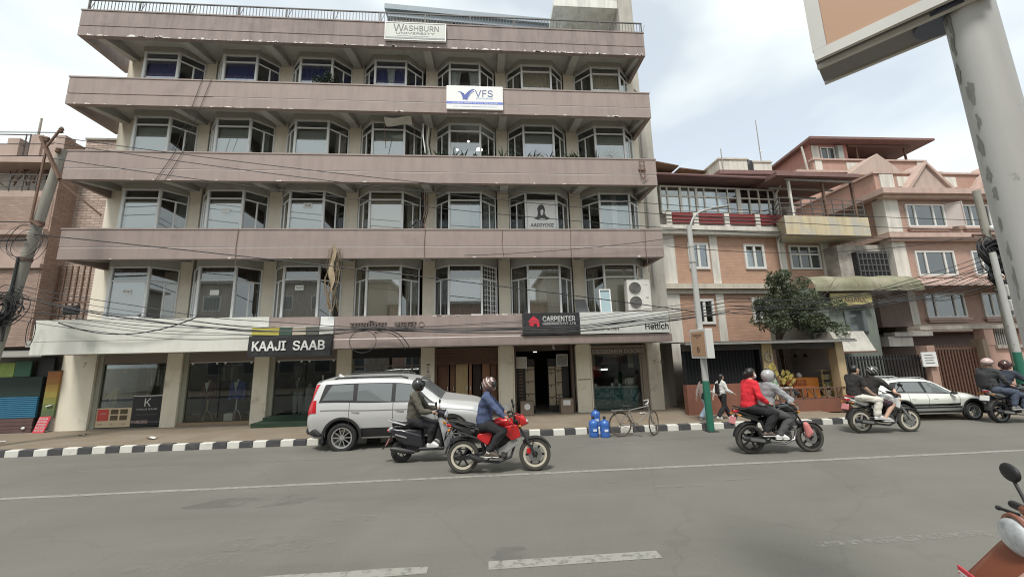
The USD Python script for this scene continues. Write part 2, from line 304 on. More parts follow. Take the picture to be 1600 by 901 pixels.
for i, (x, y, rx, ry) in enumerate([(-2.6, 5.6, .8, .22), (-1.9, 6.3, .5, .12), (3.4, 6.9, .45, .08), (4.6, 7.1, .3, .05), (-3.4, 5.2, .7, .16), (2.2, 7.3, .25, .05)]):
    blob('road_scuff', x, y, rx, ry, SCUFF, .008, i)
for i, (x, y, rx, ry) in enumerate([(-3.6, 7.2, 1.0, .3), (.3, 4.95, .25, .18)]):
    blob('road_patch', x, y, rx, ry, PATCH, .0025, 20+i)

# ------------------------------------------------------------------ the long office building
BLD = thing('office_building', 'long five storey office building with mauve parapet bands and projecting bay windows over shops', 'building')
BANDS = [(2.65, 3.70, -13.9), (5.68, 6.68, -13.65), (8.44, 9.45, -13.95), (11.22, 12.24, -14.3), (13.93, 14.95, -14.33)]   # bottom, top, left end
HEADS = [None, 5.66, 8.54, 11.43, 14.16]                                 # bay window heads under band i
PX = [-13.7, -10.85, -7.9, -5.03, -2.03, .88, 3.83, 6.62]                # pillar axes
BX = [-12.22, -9.33, -6.46, -3.57, -.61, 2.33, 5.26]                     # bay axes
YF, YP, YB, XR, XL = 13.2, 14.8, 14.2, 6.6, -13.95
def chips(i, z, x0, x1, n, seed, h=.05):
    rr = np.random.default_rng(seed); m = MB()
    for _ in range(n):
        x = rr.uniform(x0, x1); w = rr.gamma(1.6, .07)+.03; hh = h*rr.uniform(.4, 1.5); kk = 7
        xs = np.sort(rr.uniform(0, w, kk)); up = hh*rr.uniform(.3, 1, kk)
        poly = [(x, z+.002)]+[(x+a, z+b) for a, b in zip(xs, up)]+[(x+w, z+.002)]
        try: m.prism(Polygon(poly).buffer(0.001), YF-.004, YF+.01)
        except Exception: pass
    return m
for i, (zb, zt, xl) in enumerate(BANDS):
    mm = MAUVE_TOP if i == 4 else MAUVE
    if i == 0: continue
    zg = zb+.38
    b = MB().box(xl, XR, YF, YF+.16, zg+.035, zt).box(xl, XR, YF, YF+.16, zb, zg).box(xl+.02, XR-.02, YF+.02, YF+.15, zg-.01, zg+.045)
    b.box(xl, xl+.14, YF+.162, YP+.3, zb+.003, zt-.003).box(XR-.14, XR, YF+.162, YP+.4, zb+.003, zt-.003)
    b.box(xl-.02, XR+.02, YF-.02, YF+.18, zt+.001, zt+.05)
    p = obj('parapet_band', b, mm, BLD)
    if i in (2, 3) or i == 1:
        x0 = xl if i < 3 else -9.5; obj('white_line', MB().box(x0+.02, XR-.02, YF+.012, YF+.03, zg+.004, zg+.030), WHITE_LINE, p)
    obj('paint_chips', chips(i, zb, xl+.2, XR-.1, {1: 6, 2: 10, 3: 26, 4: 90}[i], 40+i, .045 if i < 4 else .07), CHIP, p, kind='stuff')
    # structure under the balcony
    obj('balcony_slab', MB().box(max(xl, XL)+.14, XR-.14, YF+.16, 26, zb+.45, zb+.60), SOFFIT, BLD)
    for j, x in enumerate(PX):
        w = .15; x = min(max(x, xl+.3), XR-.18)
        v = [(x-w, YF+.16, zb+.02), (x+w, YF+.16, zb+.02), (x+w, YP+.05, zb+.30), (x-w, YP+.05, zb+.30), (x-w, YF+.16, zb+.452), (x+w, YF+.16, zb+.452), (x+w, YP+.05, zb+.452), (x-w, YP+.05, zb+.452)]
        obj('balcony_beam', MB().hexa(v), SOFFIT, BLD)
# pillars
for j, x in enumerate(PX):
    w0, w1 = (-.25, .5) if j == 0 else (-.24, .24)
    if j == 0: obj('ground_pillar', MB().box(-14.5, -13.42, YP, YP+.5, .1, 2.9), PILLAR_G, BLD)
    else:
        m = MB().box(x-.25, x+.25, YP, YP+.5, .1, 2.9)
        if j in (5, 6):
            m.box(x-.30, x-.255, YP-.03, YP+.2, .15, 2.62).box(x+.255, x+.30, YP-.03, YP+.2, .15, 2.62)
        pl = obj('ground_pillar', m, PILLAR_G, BLD)
        if j == 6: obj('joint', MB().box(x-.25, x+.25, YP-.004, YP+.01, 1.33, 1.36), RUST, pl)
    for i in range(1, 5):
        z0 = BANDS[i-1][0]+.6 if i > 1 else 2.9
        a, c = (-13.95, -13.42) if j == 0 else ((6.38, 6.72) if j == 7 else (x-.23, x+.23))
        obj('pillar', MB().box(a, c, YP, YP+.5, z0, BANDS[i][0]+.45), PILLAR, BLD)
# ground floor lintel slab and shell walls
obj('ground_soffit', MB().box(XL, XR, YF+.16, 26, 2.66, 2.9).box(XL-.3, XR-.05, YF+.16, YP+.2, 2.905, 3.1), SOFFIT, BLD)
obj('side_wall', MB().box(-13.95, -13.75, YP+.5, 26, .1, 14.4), PILLAR, BLD)
obj('side_wall', MB().box(6.55, 6.75, YP+.5, 26, .1, 14.4), PILLAR, BLD)
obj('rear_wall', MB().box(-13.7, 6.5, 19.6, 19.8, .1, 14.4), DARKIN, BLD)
obj('rear_wing', MB().box(6.76, 7.75, 15.6, 26, .1, 13.2).box(6.76, 7.45, 15.8, 26, 13.2, 21).box(4.4, 6.755, 19, 26, 14.7, 21), mat('wing_plaster', (.42, .395, .35), .85, .12, 1.5, .12, 40, streak=.3), BLD)
pp = MB()
for x, z0, z1 in ((6.95, 3.2, 14.2), (7.2, 5.0, 12.8)): pp.cyl((x, 15.5, z0), (x, 15.5, z1), .045, n=8)
pp.tube([(7.2, 15.5, 12.8), (7.3, 15.5, 13.1), (7.3, 15.5, 13.9), (7.05, 15.5, 14.2)], .05, 8)
obj('drain_pipes', pp, CONC, BLD, 40)
# room partitions so that each bay reads as its own room
for i in range(1, 5):
    z0, z1 = BANDS[i-1][0]+.6 if i > 1 else 3.1, BANDS[i][0]+.45
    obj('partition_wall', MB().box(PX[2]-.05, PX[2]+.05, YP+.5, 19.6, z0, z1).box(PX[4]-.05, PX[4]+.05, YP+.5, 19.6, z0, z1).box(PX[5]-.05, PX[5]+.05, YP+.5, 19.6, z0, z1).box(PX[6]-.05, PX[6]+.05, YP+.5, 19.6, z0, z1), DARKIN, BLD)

# bay windows -------------------------------------------------------
def cloth(name, col, **k): return mat(name, col, .9, .1, 6, stretch=(9, 9, .6), **k)
C_BLUE = cloth('blue_curtain', (.09, .12, .36)); C_WHITE = cloth('white_curtain', (.80, .82, .82)); C_BEIGE = cloth('beige_curtain', (.74, .65, .54)); C_GREY = cloth('grey_curtain', (.40, .38, .35))
C_SHADE = mat('grey_roller_shade', (.46, .49, .46), .9, .05, 3); C_TAN = mat('tan_roller_shade', (.72, .64, .51), .9, .05, 3); C_DARK = cloth('dark_curtain', (.16, .145, .13)); C_AQUA = cloth('aqua_curtain', (.34, .45, .48))
def drape(x0, x1, z0, z1, y, folds=14, amp=.035, x0b=None, x1b=None):
    """pleated cloth hanging in a plane y; x0b, x1b: the ends at the foot"""
    n = folds*4+1; t = np.linspace(0, 1, n); P = np.zeros((3, n, 3))
    for r, q in enumerate((0, .5, 1.)):
        a = x0+(x0b-x0)*q if x0b is not None else x0; b = x1+(x1b-x1)*q if x1b is not None else x1
        P[r, :, 0] = a+(b-a)*t; P[r, :, 1] = y+amp*np.sin(t*folds*2*PI+.8*np.sin(9*t)); P[r, :, 2] = z1+(z0-z1)*q
    return grid(P)
# what hangs behind each front pane: floor -> bay -> list of (kind, material)
FIT = {4: ['bw', 'bw', 'bw', 'bt', 'wt', 'pl', 'pl'], 3: ['sh', 'sh', 'sh', 'sh2', 'lamp', 'sh', 'sh'], 2: ['sh', 'sh', 'sh', 'tan', 'aq', 'sh', 'aqf'], 1: ['gd', 'gd', 'gd', 'tan', 'gr', 'be', 'tan']}
RR = np.random.default_rng(11)
for i in range(4, 0, -1):
    z0 = BANDS[i-1][0]+.62 if i > 1 else 3.12
    z1 = HEADS[i]; ztr = z1-{4: .30, 3: .32, 2: .33, 1: .50}[i]; zs = BANDS[i][0]+.449
    for j, x in enumerate(BX):
        A, Bq, Cq, D = (x-1.21, YP+.02), (x-.60, YB), (x+.60, YB), (x+1.21, YP+.02)
        fm = MB()
        for s_ in (-1, 1): fm.box(x+s_*.605-.038, x+s_*.605+.038, YB-.03, YB+.06, z0, z1)
        fm.box(x-.56, x+.56, YB-.02, YB+.05, ztr-.022, ztr+.022).box(x-.56, x+.56, YB-.02, YB+.05, z0, z0+.06).box(x-.56, x+.56, YB-.015, YB+.05, z1-.04, z1)
        for s_ in (-1, 1):
            p, q = np.array([x+s_*.65, YB+.03]), np.array([x+s_*1.19, YP+.0])
            at = lambda t, z: (*(p+(q-p)*t), z)
            zt2 = ztr-.02
            fm.bar(at(0, zt2), at(1, zt2), .05, .045).bar(at(0, z0+.03), at(1, z0+.03), .05, .06).bar(at(0, z1-.02), at(1, z1-.02), .05, .04).bar(at(.97, z0), at(.97, z1), .045, .05, (1, 0, 0)).bar(at(.52, z0), at(.52, zt2), .04, .045, (1, 0, 0))
        win = obj('bay_window', fm, ALU, BLD)
        def quad(a, b, zz0, zz1, name='pane', m=GLASS):
            v = [(a[0], a[1], zz0), (b[0], b[1], zz0), (b[0], b[1], zz1), (a[0], a[1], zz1)]
            obj(name, tri(v, [[0, 1, 2], [0, 2, 3]]), m, win)
        quad((x-.56, YB+.015), (x+.56, YB+.015), z0+.06, ztr-.022); quad((x-.56, YB+.015), (x+.56, YB+.015), ztr+.022, z1-.04, 'transom_pane', GLASS_D)
        for s_ in (-1, 1):
            p, q = np.array([x+s_*.65, YB+.03]), np.array([x+s_*1.19, YP])
            f = lambda t: tuple(p+(q-p)*t)
            aa, bb, cc = (f(.02), f(.52), f(.96)) if s_ > 0 else (f(.52), f(.02), f(.96))
            if s_ > 0: quad(f(.02), f(.50), z0+.06, ztr-.04, m=GLASS_D); quad(f(.54), f(.95), z0+.06, ztr-.04, m=GLASS_D); quad(f(.02), f(.95), ztr+.02, z1-.04, 'transom_pane', GLASS_D)
            else: quad(f(.50), f(.02), z0+.06, ztr-.04, m=GLASS_D); quad(f(.95), f(.54), z0+.06, ztr-.04, m=GLASS_D); quad(f(.95), f(.02), ztr+.02, z1-.04, 'transom_pane', GLASS_D)
        # lintel over the bay, same plan
        obj('bay_lintel', MB().prism([(x-1.25, YP+.1), (x-.66, YB-.06), (x+.66, YB-.06), (x+1.25, YP+.1)], z1+.002, zs, 'z'), SOFFIT, BLD)
        # blinds and curtains
        kd = FIT[i][j]; yc = YB+.16; zh = z1-.05; zv = BANDS[i-1][1] if i > 1 else 3.7
        if kd in ('bw', 'bt'):
            zc = zv+.52*(ztr-zv); obj('curtain', drape(x-.58, x+.58, zc, zh, yc, 16, .02), C_BLUE, win, True)
            if kd == 'bw': obj('curtain', drape(x-.58, x+.58, z0, zc-.01, yc+.05, 4, .006), C_WHITE, win, True)
            else: obj('curtain', drape(x-.16, x+.16, z0, ztr, yc-.05, 4, .03, x-.03, x+.04), C_WHITE, win, True)
            obj('curtain', drape(x-1.1, x-.66, z0, zh, YP, 7, .025), C_BLUE, win, True); obj('curtain', drape(x+.66, x+1.1, z0, zh, YP, 7, .025), C_BLUE, win, True)
        elif kd == 'wt':
            obj('curtain', drape(x-.56, x-.15, z0, ztr, yc, 6, .02, x-.56, x-.42), C_WHITE, win, True); obj('curtain', drape(x+.15, x+.56, z0, ztr, yc, 6, .02, x+.42, x+.56), C_WHITE, win, True)
        elif kd in ('pl', 'be'):
            obj('curtain', drape(x-.58, x+.58, z0, zh, yc, 15, .03), C_BEIGE, win, True)
            obj('curtain', drape(x-1.1, x-.66, z0, zh, YP, 7, .025), C_BEIGE if j == 5 else C_GREY, win, True); obj('curtain', drape(x+.66, x+1.1, z0, zh, YP, 7, .025), C_GREY, win, True)
        elif kd in ('sh', 'sh2', 'lamp'):
            obj('roller_shade', MB().box(x-.57, x+.57, yc, yc+.004, z0 if RR.random() < .6 else zv+RR.uniform(.05, .3), ztr-(.0 if kd != 'lamp' else .75)), C_SHADE, win)
            for s_ in (-1, 1):
                if RR.random() < .75: q_ = sorted((x+s_*.68, x+s_*RR.uniform(.85, 1.12))); obj('curtain', drape(q_[0], q_[1], z0, zh, YP, 4, .025), (C_GREY, C_SHADE, C_BEIGE)[RR.integers(3)], win, True)
        elif kd == 'tan':
            obj('roller_shade', MB().box(x-.57, x+.57, yc, yc+.004, z0, zh), C_TAN, win)
            obj('curtain', drape(x-1.1, x-.66, z0, zh, YP, 6, .02), C_TAN, win, True); obj('curtain', drape(x+.66, x+1.1, z0, zh, YP, 6, .02), C_TAN, win, True)
        elif kd in ('aq', 'aqf'):
            if kd == 'aqf': obj('curtain', drape(x-.57, x+.57, z0, zh, yc, 9, .03), C_AQUA, win, True); obj('curtain', drape(x-.1, x+.12, z0, zh, yc-.06, 3, .02), C_WHITE, win, True)
            else: obj('roller_shade', MB().box(x-.57, x+.2, yc, yc+.004, z0, ztr), C_SHADE, win); obj('curtain', drape(x+.15, x+.57, z0, ztr, yc-.03, 6, .03, x+.22, x+.57), C_AQUA, win, True)
            obj('curtain', drape(x+.7, x+1.12, z0, zh, YP, 6, .02), C_WHITE, win, True)
        elif kd in ('gd', 'gr'):
            obj('curtain', drape(x-.58, x+.58, z0, zh, yc, 12, .03), C_GREY, win, True)
            obj('curtain', drape(x-1.1, x-.66, z0, zh, YP, 6, .02), C_GREY, win, True); obj('curtain', drape(x+.66, x+1.1, z0, zh, YP, 6, .02), C_BEIGE if j == 0 else C_DARK, win, True)
            if kd == 'gr':
                g = MB()
                for t in np.linspace(-.5, .5, 9): g.box(x+t-.008, x+t+.008, YB+.07, YB+.085, z0, ztr)
                for t in np.linspace(z0+.1, ztr, 14): g.box(x-.56, x+.56, YB+.088, YB+.10, t-.007, t+.007)
                obj('window_grille', g, mat('grille_paint', (.33, .33, .31), .6), win)
                g = MB()
                for t in np.linspace(.72, 1.12, 5): g.box(x+t-.012, x+t+.012, YB+.55*(t-.6)/.6+.0, YB+.55*(t-.6)/.6+.02, z0, z1)
                for t in np.linspace(z0+.1, z1, 14): g.bar((x+.68, YB+.03, t), (x+1.17, YP-.06, t), .02)
                obj('window_grille', g, WHITE, win)
# lamps seen through the third floor bay
LAMP = mat('lamp_glow', (1, .98, .93), .5, 0., emit=2.2)
for (x, z, r) in ((-.5, 10.98, .05), (-.05, 10.62, .13), (-.95, 10.6, .05)):
    l = thing('ceiling_lamp', {.13: 'large lit round ceiling lamp behind the third floor bay window', }.get(r, 'small lit ceiling spot ' + ('at the left' if x < -.7 else 'above the large round lamp') + ' behind the third floor bay window'), 'lamp', (x, 14.75, z))
    obj('shade', MB().lathe([(0, .03), (r, .03), (r, .0), (0, 0)], n=16), LAMP, l, 30); obj('rod', MB().cyl((0, 0, .03), (0, 0, 11.67-z), .008, n=6), ALU, l)
# flower decals on two third floor panes
for x, s in ((2.33, .30), (5.26, .36)):
    m = MB()
    for a in range(6):
        t = a*PI/6; p = np.array([math.cos(t), 0, math.sin(t)])*s; m.bar((x-p[0], YB+.008, 10.15-p[2]), (x+p[0], YB+.008, 10.15+p[2]), .012, .003, (0, 1, 0))
    obj('frost_decal', m, mat('frost_white', (.5, .52, .5), .7), BLD)
# roof railing and rooftop rooms
rl = MB(); zt = 15.0
for y in (YF+.08,):
    rl.box(-14.25, XR, y-.02, y+.02, zt+.46, zt+.50)
    for x in np.linspace(-14.2, XR-.03, 13): rl.box(x-.02, x+.02, y-.02, y+.02, zt, zt+.46).bar((x+.03, y, zt+.02), (x+.16, y+.02, zt+.44), .014)
railing = obj('roof_railing', rl, RAIL, BLD)
rb_ = MB()
for x in np.arange(-14.15, XR, .118): rb_.box(x-.008, x+.008, YF+.072, YF+.088, zt, zt+.462)
obj('railing_bars', rb_, RAIL, railing, kind='stuff')
SHED = mat('purple_shed_wall', (.125, .105, .15), .7, .15, 2, streak=.2); SHEDW = mat('pale_shed_wall', (.52, .50, .45), .8, .1, 2, streak=.2); SHEDR = mat('blue_grey_roof', (.24, .29, .33), .6, .12, 3)
sh = obj('roof_shed', MB().box(-3.65, 2.85, 14.5, 19, 14.53, 16.25), SHED, BLD)
obj('shed_roof', MB().hexa([(-3.92, 14.2, 16.62), (3.0, 14.2, 16.22), (3.0, 20, 16.3), (-3.92, 20, 16.7), (-3.92, 14.2, 16.86), (3.0, 14.2, 16.46), (3.0, 20, 16.5), (-3.92, 20, 16.9)]).hexa([(-3.8, 14.3, 16.35), (2.9, 14.3, 16.0), (2.9, 14.4, 16.0), (-3.8, 14.4, 16.35), (-3.8, 14.3, 16.63), (2.9, 14.3, 16.23), (2.9, 14.4, 16.23), (-3.8, 14.4, 16.63)]), SHEDR, sh)
obj('pale_cladding', MB().box(-3.66, -1.15, 14.42, 14.49, 14.6, 16.3), SHEDW, sh)
cl = MB()
for x in np.arange(-3.6, -1.2, .16): cl.box(x, x+.05, 14.39, 14.42, 14.6, 16.28)
obj('cladding_rib', cl, SHEDW, sh)
PH = mat('penthouse_plaster', (.68, .67, .62), .85, .08, 1.5, .1, 40, streak=.3)
ph = obj('penthouse_wall', MB().box(4.4, 4.75, 17, 19, 14.53, 21).box(4.75, 7.2, 17.3, 19, 16.4, 19.3).box(4.75, 5.2, 17.3, 19, 14.53, 16.4).box(6.9, 7.2, 17.3, 19, 14.53, 16.4), PH, BLD)
obj('penthouse_balcony', MB().box(3.6, 7.3, 15.9, 19, 18.9, 19.15).box(3.6, 7.3, 15.9, 16.0, 19.15, 19.35), PH, ph)
obj('penthouse_beam', MB().box(4.2, 4.5, 15.95, 17, 19.152, 19.6).box(5.4, 5.6, 15.95, 17, 19.152, 19.6).box(6.6, 6.8, 15.95, 17, 19.152, 19.6), CONC, ph)
pg = MB()
for x in np.arange(5.2, 6.9, .14): pg.box(x-.012, x+.012, 17.2, 17.22, 14.6, 16.3)
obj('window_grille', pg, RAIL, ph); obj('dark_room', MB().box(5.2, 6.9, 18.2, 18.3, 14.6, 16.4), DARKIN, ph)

# ---- first floor fascia: white board, mauve part, lip
fw = obj('white_fascia', MB().box(-13.9, -6.92, YF-.02, YF+.16, 3.06, 3.72).box(-13.9, -7.42, YF-.03, YF+.16, 2.65, 3.04).box(-13.88, -7.4, YF, YF+.15, 3.03, 3.07).box(-13.9, -13.76, YF+.163, YP, 2.66, 3.7), FASC_W, BLD)
obj('fascia', MB().box(-6.917, -5.34, YF-.0, YF+.16, 3.39, 3.70).box(-6.917, -4.86, YF+.01, YF+.16, 2.66, 3.387).box(-4.857, 6.58, YF, YF+.16, 2.98, 3.70).box(6.44, 6.58, YF+.163, YP, 2.66, 3.7), MAUVE, BLD)
obj('fascia_lip', MB().box(-4.85, 6.58, YF-.05, YF+.157, 2.65, 2.93), MAUVE, BLD); obj('lip_line', MB().box(-4.85, 1.3, YF-.035, YF+.1, 2.931, 2.965), WHITE_LINE, BLD)
obj('paint_chips', chips(0, 0, 0, 0, 0, 1) if False else (lambda m: m)(chips(0, 3.66, -1.7, 1.3, 14, 3, .045)), CHIP, BLD, kind='stuff')
obj('window_ledge', MB().box(-11.9, -10.9, YF-.03, YF+.5, 3.724, 3.80), WHITE, BLD); obj('white_fascia_end', MB().box(-5.3, -4.87, YF-.01, YF+.16, 3.39, 3.702), WHITE, BLD)
# ------------------------------------------------------------------ shops on the ground floor (parts of the building) and what stands in them
YG = 14.95; ZF = .17; ZT = 2.30
SHOPFLOOR = mat('shop_floor', (.20, .18, .15), .5, .1, 3)
HEADER = mat('shop_header', (.20, .175, .155), .8, .1, 2)
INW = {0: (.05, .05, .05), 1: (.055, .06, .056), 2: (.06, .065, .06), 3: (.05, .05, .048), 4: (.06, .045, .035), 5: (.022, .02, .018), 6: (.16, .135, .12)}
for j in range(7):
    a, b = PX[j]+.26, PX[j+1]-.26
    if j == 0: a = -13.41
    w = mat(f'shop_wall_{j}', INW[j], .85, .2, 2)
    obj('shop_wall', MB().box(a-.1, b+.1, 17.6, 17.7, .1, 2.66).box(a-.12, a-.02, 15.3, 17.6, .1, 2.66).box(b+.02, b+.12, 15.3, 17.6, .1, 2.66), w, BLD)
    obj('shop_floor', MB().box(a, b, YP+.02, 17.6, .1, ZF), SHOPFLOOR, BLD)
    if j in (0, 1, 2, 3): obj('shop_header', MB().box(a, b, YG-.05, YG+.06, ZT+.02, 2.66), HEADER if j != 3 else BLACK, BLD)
    if j in (0, 1, 2): obj('jamb', MB().box(a, a+.16, YP+.08, YG+.1, ZF, 2.655), JAMB, BLD); obj('jamb', MB().box(b-.05, b, YP+.08, YG+.1, ZF, 2.655), JAMB, BLD)
# bay 1: posters behind one pane
a, b = -13.25, -11.16
obj('shop_pane', MB().box(a, b, YG, YG+.01, ZF+.02, ZT), GLASS_S, BLD)
NAVY = mat('print_navy', (.035, .05, .085), .6, .15, 6); SKIN_P = mat('print_skin', (.33, .22, .17), .6, .1, 8); TANP = mat('print_tan', (.36, .31, .24), .6, .25, 9); PRD = mat('print_dark', (.03, .03, .03), .6, .5, 5)
CREAM = mat('cream_board', (.62, .50, .34), .6, .05, 3); REDP = mat('red_print', (.52, .06, .05), .5, .06, 3); BRNP = mat('brown_print', (.10, .07, .035), .6, .4, 8); PALEPRT = mat('pale_print', (.58, .58, .56), .6); GREYPRT = mat('grey_print', (.16, .16, .16), .6)
yp = YG+.02
po = thing('shop_poster', 'dark poster of a man in a navy suit holding pale jackets in the shop window', 'poster', (0, 0, 0))
obj('sheet', MB().box(a+.03, a+1.13, yp, yp+.004, .82, ZT-.02), PRD, po)
obj('printed_suit', MB().prism([(-12.72, .86), (-12.25, .86), (-12.18, 1.75), (-12.33, 1.93), (-12.50, 1.99), (-12.66, 1.9), (-12.74, 1.70), (-12.80, 1.45), (-12.62, 1.40)], yp-.003, yp-.001), NAVY, po)
obj('printed_face', MB().prism(Polygon([(-12.58+.085*math.cos(t), 2.09+.11*math.sin(t)) for t in np.linspace(0, 2*PI, 14)[:-1]]), yp-.005, yp-.0035).prism([(-12.84, 1.44), (-12.66, 1.44), (-12.66, 1.52), (-12.80, 1.53)], yp-.005, yp-.0035), SKIN_P, po)
obj('printed_hair', MB().prism(Polygon([(-12.575+.09*math.cos(t), 2.14+.075*math.sin(t)) for t in np.linspace(-.2, PI+.3, 10)]), yp-.0065, yp-.0055), BLACK, po)
obj('printed_jacket', MB().prism([(-13.08, 1.12), (-12.95, 1.42), (-12.82, 1.50), (-12.72, 1.46), (-12.70, .95), (-12.84, .98), (-12.86, 1.25), (-12.92, 1.0), (-12.98, 1.2)], yp-.006, yp-.0035), TANP, po)
cs = MB()
for k in range(6): cs.box(-13.18+k*.07, -13.13+k*.07, yp-.003, yp-.001, .86, 1.03+.02*(k % 2))
obj('printed_clothes', cs, GREYPRT, po)
bd = thing('notice_board', 'cream board with a red square and brown pictures at the foot of the shop window', 'board')
obj('panel', MB().box(a-.06, a+1.12, YG-.045, YG-.02, .2, .84), CREAM, bd)
obj('red_square', MB().box(a+.04, a+.40, YG-.049, YG-.046, .42, .80), REDP, bd); obj('lettering', letters('KAAJI', .045, a+.13, YG-.049, .63, width=.18, depth=.002), PALEPRT, bd)
for r in range(2):
    for c in range(2): obj('picture', MB().box(a+.46+c*.30, a+.70+c*.30, YG-.049, YG-.046, .63-r*.20, .79-r*.20), BRNP, bd)
for c, tx in enumerate(('Kurta', 'Suit', 'Coat')): obj('lettering', letters(tx, .045, a+.08+c*.38, YG-.046, .29, depth=.002), GREYPRT, bd)
kb = thing('shop_board', 'black board with a letter K and parking notice in the first shop window', 'board')
obj('panel', MB().box(a+1.13, b-.01, YG-.042, YG-.02, .2, 1.20), mat('board_black', (.016, .016, .02), .4), kb); obj('top_rail', MB().box(a+1.13, b-.01, YG-.046, YG-.018, 1.203, 1.225), ALU, kb)
xm = (a+1.13+b)/2
obj('lettering', letters('K', .27, xm, YG-.0425, .86, depth=.003, align='c'), PALEPRT, kb); obj('lettering', letters('KAAJI SAAB', .055, xm, YG-.0425, .74, width=.66, depth=.003, align='c'), PALEPRT, kb)
obj('lettering', letters('CUSTOM TAILORING & FITTING', .03, xm, YG-.0425, .57, width=.66, depth=.002, align='c'), GREYPRT, kb)
obj('lettering', letters('PARKING', .095, a+1.16, YG-.0425, .30, width=.52, bold=True, depth=.003), mat('pink_print', (.55, .40, .36), .6), kb); obj('lettering', letters('AVAILABLE', .05, a+1.70, YG-.0425, .31, width=.35, bold=True, depth=.003), GREYPRT, kb)
cg = thing('clothes_rail', 'rail of hanging grey shirts seen behind the pane of the first shop', 'clothes rail', (-11.7, 15.5, .17))
obj('rail', MB().cyl((-.45, 0, 2.0), (.5, 0, 2.0), .012, n=6).cyl((-.45, 0, 0), (-.45, 0, 2.), .012, n=6).cyl((.5, 0, 0), (.5, 0, 2.), .012, n=6), ALU, cg)
for k in range(8): obj('shirt', to_tri(rbox(-.4+k*.115, -.33+k*.115, -.2, .2, 1.35, 1.95, .03, 6)), (GREYPRT, TANP, GREYPRT, PALEPRT)[k % 4], cg, 40)
# bay 2 and 3: glass fronts, mannequins
def mannequin(name, label, x, y, jacket, shirt=None, trousers=None, stand=CREAM, h=1.0, open_front=True):
    t = thing(name, label, 'mannequin', (x, y, ZF))
    tor = soft(union([hull(((0, 0, .86), (.15, .10, .06)), ((0, 0, 1.12), (.17, .11, .06))), hull(((0, 0, 1.12), (.17, .11, .06)), ((-.13, .01, 1.36), .075), ((.13, .01, 1.36), .075))]
               + [hull(((s*.19, .01, 1.36), .07), ((s*.24, .02, 1.10), .058)) for s in (-1, 1)]+[hull(((s*.24, .02, 1.10), .058), ((s*.235, -.03, .82), .05)) for s in (-1, 1)]), .035, 6)
    obj('jacket', tor, jacket, t, True)
    obj('neck', MB().cyl((0, 0, 1.38), (0, 0, 1.50), .055, .05, 10).ball((0, 0, 1.50), (.05, .05, .02), 1), stand, t, True)
    if shirt: obj('shirt_front', MB().prism([(0, 1.08), (.075, 1.42), (-.075, 1.42)], -.135, -.10), shirt, t)
    if trousers:
        obj('trousers', soft(union([hull(((s*.09, 0, .86), .095), ((s*.10, 0, .45), .07)) for s in (-1, 1)]+[hull(((s*.10, 0, .45), .07), ((s*.11, .01, .06), .06)) for s in (-1, 1)]+[hull(((-.08, 0, .9), .11), ((.08, 0, .9), .11))]), .04, 4), trousers, t, True)
        obj('base', MB().lathe([(0, 0), (.2, 0), (.2, .02), (0, .02)], n=20), ALU, t)
    else:
        m = MB().cyl((0, 0, .42), (0, 0, .86), .025, n=8)
        for k in range(3):
            q = k*2*PI/3+.5; m.tube(bez((0, 0, .44), (.13*math.cos(q), .13*math.sin(q), .36), (.2*math.cos(q), .2*math.sin(q), .0)), .018, 6)
        obj('tripod', m, stand, t, 40)
    return t
MAROON = mat('maroon_cloth', (.065, .018, .028), .85, .15, 12); BLUEJ = mat('blue_cloth', (.055, .10, .36), .8, .12, 12); GREYJ = mat('grey_cloth', (.10, .105, .12), .85, .15, 12); DKJ = mat('dark_cloth', (.025, .027, .028), .85, .2, 12); TROU = mat('grey_trousers', (.25, .27, .28), .85, .1, 12)
WOODL = mat('light_wood', (.42, .29, .17), .6, .15, 14)
for j in (1, 2):
    a, b = PX[j]+.42, PX[j+1]-.31
    m_ = (a+b)/2
    obj('shop_pane', MB().box(a, m_-.01, YG, YG+.01, ZF+.02+.12*(j == 2), ZT), GLASS_S, BLD); obj('shop_pane', MB().box(m_+.01, b, YG+.012, YG+.022, ZF+.02+.12*(j == 2), ZT), GLASS_S, BLD)
    f = MB().box(a, b, YG-.02, YG+.04, ZT, ZT+.025)
    for t in (.05, .42, .55, .95): f.box(a+(b-a)*t-.03, a+(b-a)*t+.03, YG-.03, YG-.005, ZT-.06, ZT+.03)
    obj('pane_clamps', f, ALU, BLD)
obj('plinth', MB().box(PX[1]+.26, PX[2]-.26, YP+.06, YG+.2, .15, .26), mat('tan_plinth', (.30, .22, .14), .8, .15, 3), BLD)
mannequin('mannequin', 'mannequin in a maroon jacket on a wooden tripod in the second shop window', -9.95, 15.35, MAROON, PALEPRT, stand=WOODL)
mannequin('mannequin', 'mannequin in a bright blue jacket in the second shop window', -8.95, 15.35, BLUEJ, PALEPRT, stand=ALU)
mannequin('mannequin', 'mannequin in a dull grey jacket beside the pillar of the second shop', -8.28, 15.35, GREYJ, PALEPRT, stand=WOODL)
mannequin('mannequin', 'mannequin in a dark coat and grey trousers at the third shop door', -6.85, 15.45, DKJ, TROU, TROU)
drs = thing('hanging_dress', 'long grey skirt hanging beside the mannequin in the third shop', 'dress', (-6.45, 15.5, .3))
obj('skirt', MB().lathe([(.06, 1.15), (.12, 1.0), (.2, .55), (.30, .02), (.27, .02)], n=24), TROU, drs, True); obj('waistband', MB().lathe([(.062, 1.14), (.068, 1.14), (.068, 1.2), (.062, 1.2)], n=16), GREYJ, drs)
wb = thing('white_box', 'small white box on the floor of the second shop window', 'box', (-9.0, 15.1, .26)); obj('body', to_tri(rbox(-.15, .15, -.09, .09, 0, .22, .012)), WHITE, wb); obj('lid', to_tri(rbox(-.155, .155, -.095, .095, .221, .26, .01)), WHITE, wb)
